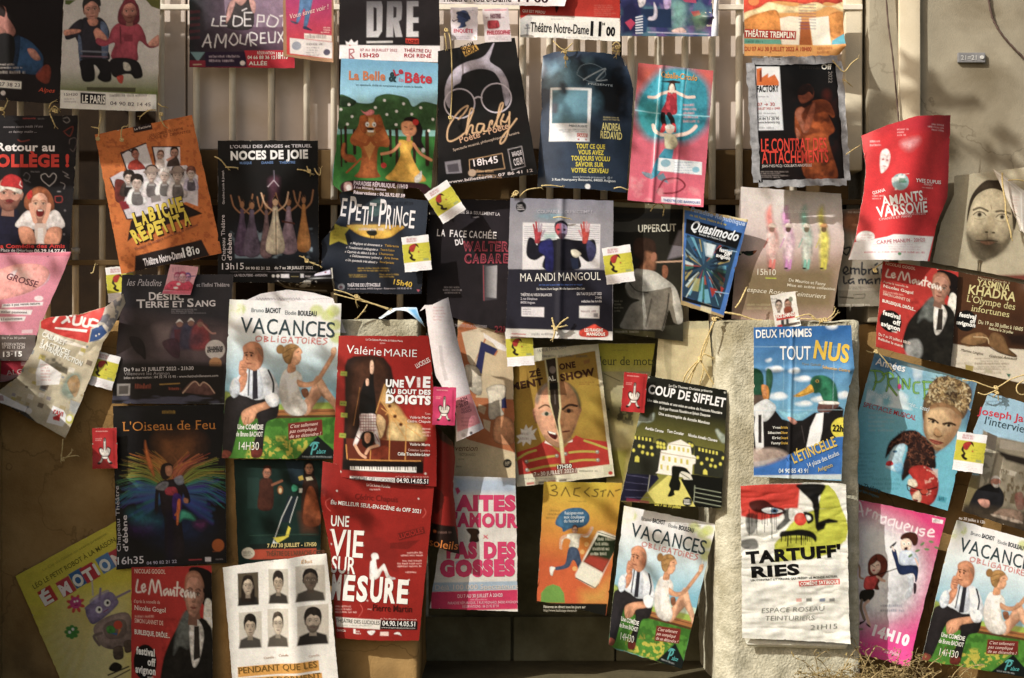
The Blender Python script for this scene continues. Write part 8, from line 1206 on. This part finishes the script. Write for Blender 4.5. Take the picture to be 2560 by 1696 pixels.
def twine(label, fr, strands, y, knots=(), r=.0021):
    rr = random.Random(len(label)*7+int(strands[0][0]))
    f = lambda x, z: (fr[0]*640+x/3.6984, fr[1]*424+z/3.6984)
    c = f(strands[0][0], strands[0][1]); o0 = Vector(W(c[0], c[1], y)); bm = bmesh.new()
    for st in strands:
        pts = []
        n = len(st)//2
        for i in range(n):
            p = f(st[2*i], st[2*i+1]); pts.append(Vector(W(p[0], p[1], y-.006*math.sin(math.pi*i/max(1, n-1))-rr.uniform(0, .004)))-o0)
        if n == 2:
            m = (pts[0]+pts[1])/2+Vector((rr.uniform(-.003, .003), -.004, rr.uniform(-.004, .002))); pts = [pts[0], m, pts[1]]
        tube(bm, pts, r)
        e, d = pts[-1], (pts[-1]-pts[-2]).normalized()      # frayed end
        for _ in range(3):
            q = e+(d+Vector((rr.uniform(-.7, .7), rr.uniform(-.3, .1), rr.uniform(-.7, .7)))).normalized()*rr.uniform(.006, .014); tube(bm, [e, (e+q)/2+Vector((0, -.001, .001)), q], r*.4, 4, 2)
    for kx, kz in knots:
        p = f(kx, kz); kc = Vector(W(p[0], p[1], y-.006))-o0
        for a in (0, 1.1, 2.2):
            tube(bm, [kc+Vector((math.cos(t+a)*.0055, math.sin(t)*.004, math.sin(t+a*.5)*.0055)) for t in np.linspace(0, 5.6, 7)], r*.95, 6, 3)
    o = mesh_obj('twine', bm, M_TWINE, None, True); o.location = o0
    return tag(o, label, 'twine', 'twine ties')
twine('twine knot tied on the rod above the tilted orange poster', (0,0), [[1440,1018,1370,1025,1300,1080],[1490,1060,1480,1085,1500,1130,1525,1172],[1460,960,1500,985,1530,990]], .05, [(1490,1058)])
twine('short frayed twine at the left top corner of the tilted orange poster', (0,0), [[905,1292,915,1230,912,1190,872,1180],[912,1195,920,1150,932,1092]], .05, [(905,1285)])
twine('pale twine end hanging in front of the top of the tilted orange poster', (0,0), [[1125,1302,1120,1240,1132,1180,1175,1170]], .05, [(1126,1295)])
twine('yellowish twine bundle below the jumping people poster', (0,0), [[455,1040,500,985,540,1010],[460,1050,490,1120,512,1170],[450,1010,470,960,500,940]], .09, [(500,1020),(520,1030)])
twine('yellowish twine knot at the left edge over the school poster', (0,0), [[-10,1000,30,1020,70,940],[10,1010,40,1040,35,1060]], .09, [(18,1010)])
twine('twine end at the upper left of the dancers poster', (0,0), [[1985,1450,2040,1480,2100,1552],[2085,1548,2185,1552]], .035)
twine('tangled pale twine at the upper right edge of the dancers poster', (1,1), [[380,0,450,10,520,42],[470,-30,490,20,505,45],[540,-10,560,30,590,52,598,0]], .035, [(490,15)])
twine('frayed twine at the lower right corner of the dancers poster', (1,1), [[400,800,450,820,480,850,590,892],[440,800,470,850,520,860]], .035, [(470,845)])
twine('long double twine stretched from the folded black poster to the blue ribbon', (1,1), [[720,1112,830,1140,930,1185,1050,1230,1240,1290],[720,1150,830,1180,950,1210,1100,1250,1230,1300],[930,1185,925,1215,930,1248],[1030,1250,1000,1300,940,1372],[1015,1310,985,1320,960,1350]], -.03, [(930,1175),(945,1190)])
twine('staple like twine stitch at the lower left of the barrel shaped blue poster', (2,1), [[270,150,360,148,462,162]], .02)
twine('twine stitch at the lower right of the barrel shaped blue poster', (2,1), [[942,176,1000,165,1062,188]], .02)
twine('twine stitch through the top of the raised hands poster', (2,1), [[380,446,450,440,522,456]], .018)
twine('thick knotted twine at the foot of the raised hands poster', (2,1), [[370,1370,385,1430,400,1485,380,1568],[522,1368,450,1420,400,1485],[365,1448,420,1460,485,1450]], .015, [(402,1470)], .003)
twine('looped twine hanging below the creased acrobats poster', (2,1), [[1280,388,1320,330,1370,320,1405,350,1400,400]], .03)
twine('bundle of long twine strands on the cream cardboard sheet', (2,2), [[1800,-10,1760,90,1735,180,1680,300,1635,430],[1735,180,1790,290,1830,360,1870,425],[1735,185,1650,270,1600,340,1590,380],[1740,160,1780,140,1850,170],[1820,-20,1780,100,1745,190,1700,240,1620,380],[1745,190,1770,280,1740,400]], .1, [(1740,180)], .0026)
twine('rope end dangling across the sepia face', (3,1), [[2165,30,2170,150,2195,300,2200,420,2240,560,2252,640]], .08, [], .003)
twine('wire like twine at the right edge above the sepia face', (3,1), [[2220,102,2300,95,2390,112]], .09)
twine('yellow twine tail left of the brown bald man poster', (3,1), [[985,945,1000,905,1050,872]], .04, [(990,935)])
twine('twine tied over the top left corner of the three heads poster', (3,2), [[910,110,960,125,1000,115,1070,180,1150,290],[930,130,985,120,1010,95]], .06, [(1000,115)])
twine('long knotted twine between the three heads poster and the interview poster', (3,2), [[1795,380,1900,390,2010,430,2110,450,2250,370,2390,325],[1940,495,2010,515,2110,480,2130,545],[2105,450,2120,500,2100,520]], .06, [(2110,450),(2115,490)])
twine('coiled twine end at the right edge above the interview poster', (3,2), [[2390,370,2310,420,2300,480,2340,515,2390,505]], .06)
twine('twine hanging from the tip of the crumpled banner poster', (0,2), [[582,925,575,1020,562,1120],[565,1115,620,1090,700,1078],[580,1120,640,1070,660,1045]], -.06, [(580,1110)])
twine('twine knots over the left shoulder of the barrel shaped blue poster', (2,0), [[380,380,440,440,490,480,495,600],[560,400,520,440,480,470],[490,470,580,475]], .02, [(490,480),(500,540)])
twine('twine tie at the right shoulder of the barrel shaped blue poster', (2,0), [[930,420,965,390,1000,430,960,520],[940,440,930,470,985,480]], .02, [(975,440)])
twine('twine at the upper right corner of the taped black poster', (3,0), [[598,560,640,610,705,665,770,590,832,542]], .01)
twine('short twine at the right edge of the taped black poster', (3,0), [[690,735,725,755,768,795]], .01)
twine('thin twine near the lower right corner of the taped black poster', (3,0), [[720,1432,780,1390,832,1358]], .01)
twine('straight pale string hanging over the spectacles poster', (1,0), [[1750,260,1790,330,1808,500,1812,800,1800,1100],[1745,310,1765,450]], .015, [(1760,280),(1798,1090)])
twine('white cord stretched under the four costumed figures poster', (2,1), [[1965,1322,2100,1345,2240,1390,2380,1402],[2065,1282,2110,1220,2162,1110]], .03, [], .0032)
twine('messy twine ties above the two drakes poster on the pillar', (3,1), [[250,1370,380,1340,460,1390,560,1400,640,1330],[380,1340,440,1390,480,1400,470,1440],[540,1390,600,1340,620,1300],[300,1380,420,1385,520,1380]], -.03, [(490,1395),(530,1390)])
twine('twine knot on the sill between the whistle poster and the pillar', (2,1), [[1880,1380,1850,1450,1800,1568],[1860,1390,1895,1370,1920,1380]], .0, [(1870,1385)], .003)
twine('light twine stub at the foot of the spectacles poster', (2,1), [[0,250,30,200,60,215,20,245],[70,250,140,190,260,170]], .03, [(30,225)])
twine('short twine tail in the dark gap beside the tilted orange poster', (0,1), [[840,960,862,950,875,895]], .15)
# silver tape round the black poster
def tape_frame(owner):
    q = [Vector(W(*p, owner.y-.004)) for p in owner.q_]; c = owner.o.location; bm = bmesh.new(); rr = random.Random(3)
    for i in range(4):
        a, b = q[i], q[(i+1) % 4]; d = (b-a).normalized(); n = Vector((-d.z, 0, d.x))*-1
        if n.dot((sum(q, Vector())/4)-a) < 0: n = -n
        N = 24; w_ = (.024, .020, .022, .026)[i]; row = []
        for k in range(N+1):
            p = a+(b-a)*(k/N); j = rr.uniform(-.0035, .0035); z = Vector((0, -.001-rr.uniform(0, .0025)-.0012*i, 0))
            row.append((bm.verts.new(p-n*(w_*.75+j)+z-c), bm.verts.new(p+n*(w_*.3+rr.uniform(-.002, .002))+z-c)))
        for k in range(N): bm.faces.new((row[k][0], row[k+1][0], row[k+1][1], row[k][1]))
    r = bmesh.ops.solidify(bm, geom=bm.faces[:], thickness=.0006)
    mesh_obj('tape_edge', bm, M_TAPE, owner.o, True)
# dry weeds at the foot of the wall
M_WEED = noise_mat('dry weed', '6a5634', 'c8b484', 60, .9, 0)
M_LEAF = noise_mat('dry leaf', '54482a', '948454', 60, .85, 0)
def weed(label, x, y, h, n, seed):
    rr = random.Random(seed); bs = bmesh.new(); bl = bs
    for _ in range(n):
        a = rr.uniform(-1.3, 1.3); L = h*rr.uniform(.5, 1.1); p = Vector((rr.uniform(-.08, .08), rr.uniform(-.03, .03), 0)); pts = [p.copy()]; d = Vector((math.sin(a)*.6, rr.uniform(-.3, .1), 1)).normalized()
        for k in range(5):
            d = (d+Vector((math.sin(a)*.35, rr.uniform(-.15, .1), -.16*k*abs(math.sin(a))))).normalized(); p = p+d*L/5; pts.append(p.copy())
            for s_ in range(2):
                q = p+Vector((rr.uniform(-1, 1), rr.uniform(-.6, .3), rr.uniform(-.4, .8)))*rr.uniform(.015, .04); tube(bs, [p, (p+q)/2+Vector((0, 0, .003)), q], .0007, 4, 2)
                for lf in range(rr.choice([0, 0, 1, 2])):
                    c = q+Vector((rr.uniform(-.012, .012), rr.uniform(-.01, .01), rr.uniform(-.012, .012))); e = Vector((rr.uniform(-1, 1), rr.uniform(-1, 1), rr.uniform(-1, 1))).normalized()*rr.uniform(.004, .010); g_ = e.cross(Vector((rr.random(), 1, rr.random()))).normalized()*.003
                    bl.faces.new([bl.verts.new(c-e), bl.verts.new(c+g_), bl.verts.new(c+e), bl.verts.new(c-g_)])
        tube(bs, pts, .0014, 5, 3)
    for f in bs.faces:
        if f.calc_area() > 1.2e-5 and len(f.edges) == 4 and all(len(e.link_faces) == 1 for e in f.edges): f.material_index = 1
    o = mesh_obj('dry_weed', bs, M_WEED); o.data.materials.append(M_LEAF); o.location = (x, y, GZ); tag(o, label, 'weed', 'dry weeds along the wall foot')
weed('pale dry weed clump at the foot of the pillar, under the paint stroke poster', W(2090, 0, .0)[0], -.03, .17, 16, 1)
weed('tallest dry weed clump, in the middle under the pink cartoon poster', W(2170, 0, .0)[0], -.03, .19, 22, 2)
weed('dry weed clump under the right corner of the pink cartoon poster', W(2250, 0, .0)[0], -.03, .16, 18, 3)
weed('small dry weed at the right, between the pink poster and the corner poster', W(2325, 0, .0)[0], .0, .15, 12, 4)

def cable(label, fr, pts, y, r, mat):
    bm = bmesh.new(); P = []
    for i in range(0, len(pts), 2): P.append(Vector(W(fr[0]*640+pts[i]/3.6984, fr[1]*424+pts[i+1]/3.6984, y)))
    o0 = P[0].copy(); tube(bm, [q-o0 for q in P], r, 8, 8); o = mesh_obj('cable', bm, mat, None, True); o.location = o0; tag(o, label, 'cable')
M_CABLE = noise_mat('grey brown cable', '4a3a34', '6a5850', 20, .7, .2)
cable('thin brown cable sagging across the top right corner of the rendered wall', (3,0), [2010,-300,2050,60,2110,240,2230,400,2420,590], .15, .0035, M_CABLE)
cable('thin dark cable running down beside the pale corner strip', (3,0), [1075,-300,1110,200,1150,500,1190,900,1215,1180], .125, .0028, M_CABLE)
for p in POSTERS: p.build()
place_flyers(); tape_frame(FACT)
bpy.data.objects.remove(_fo)
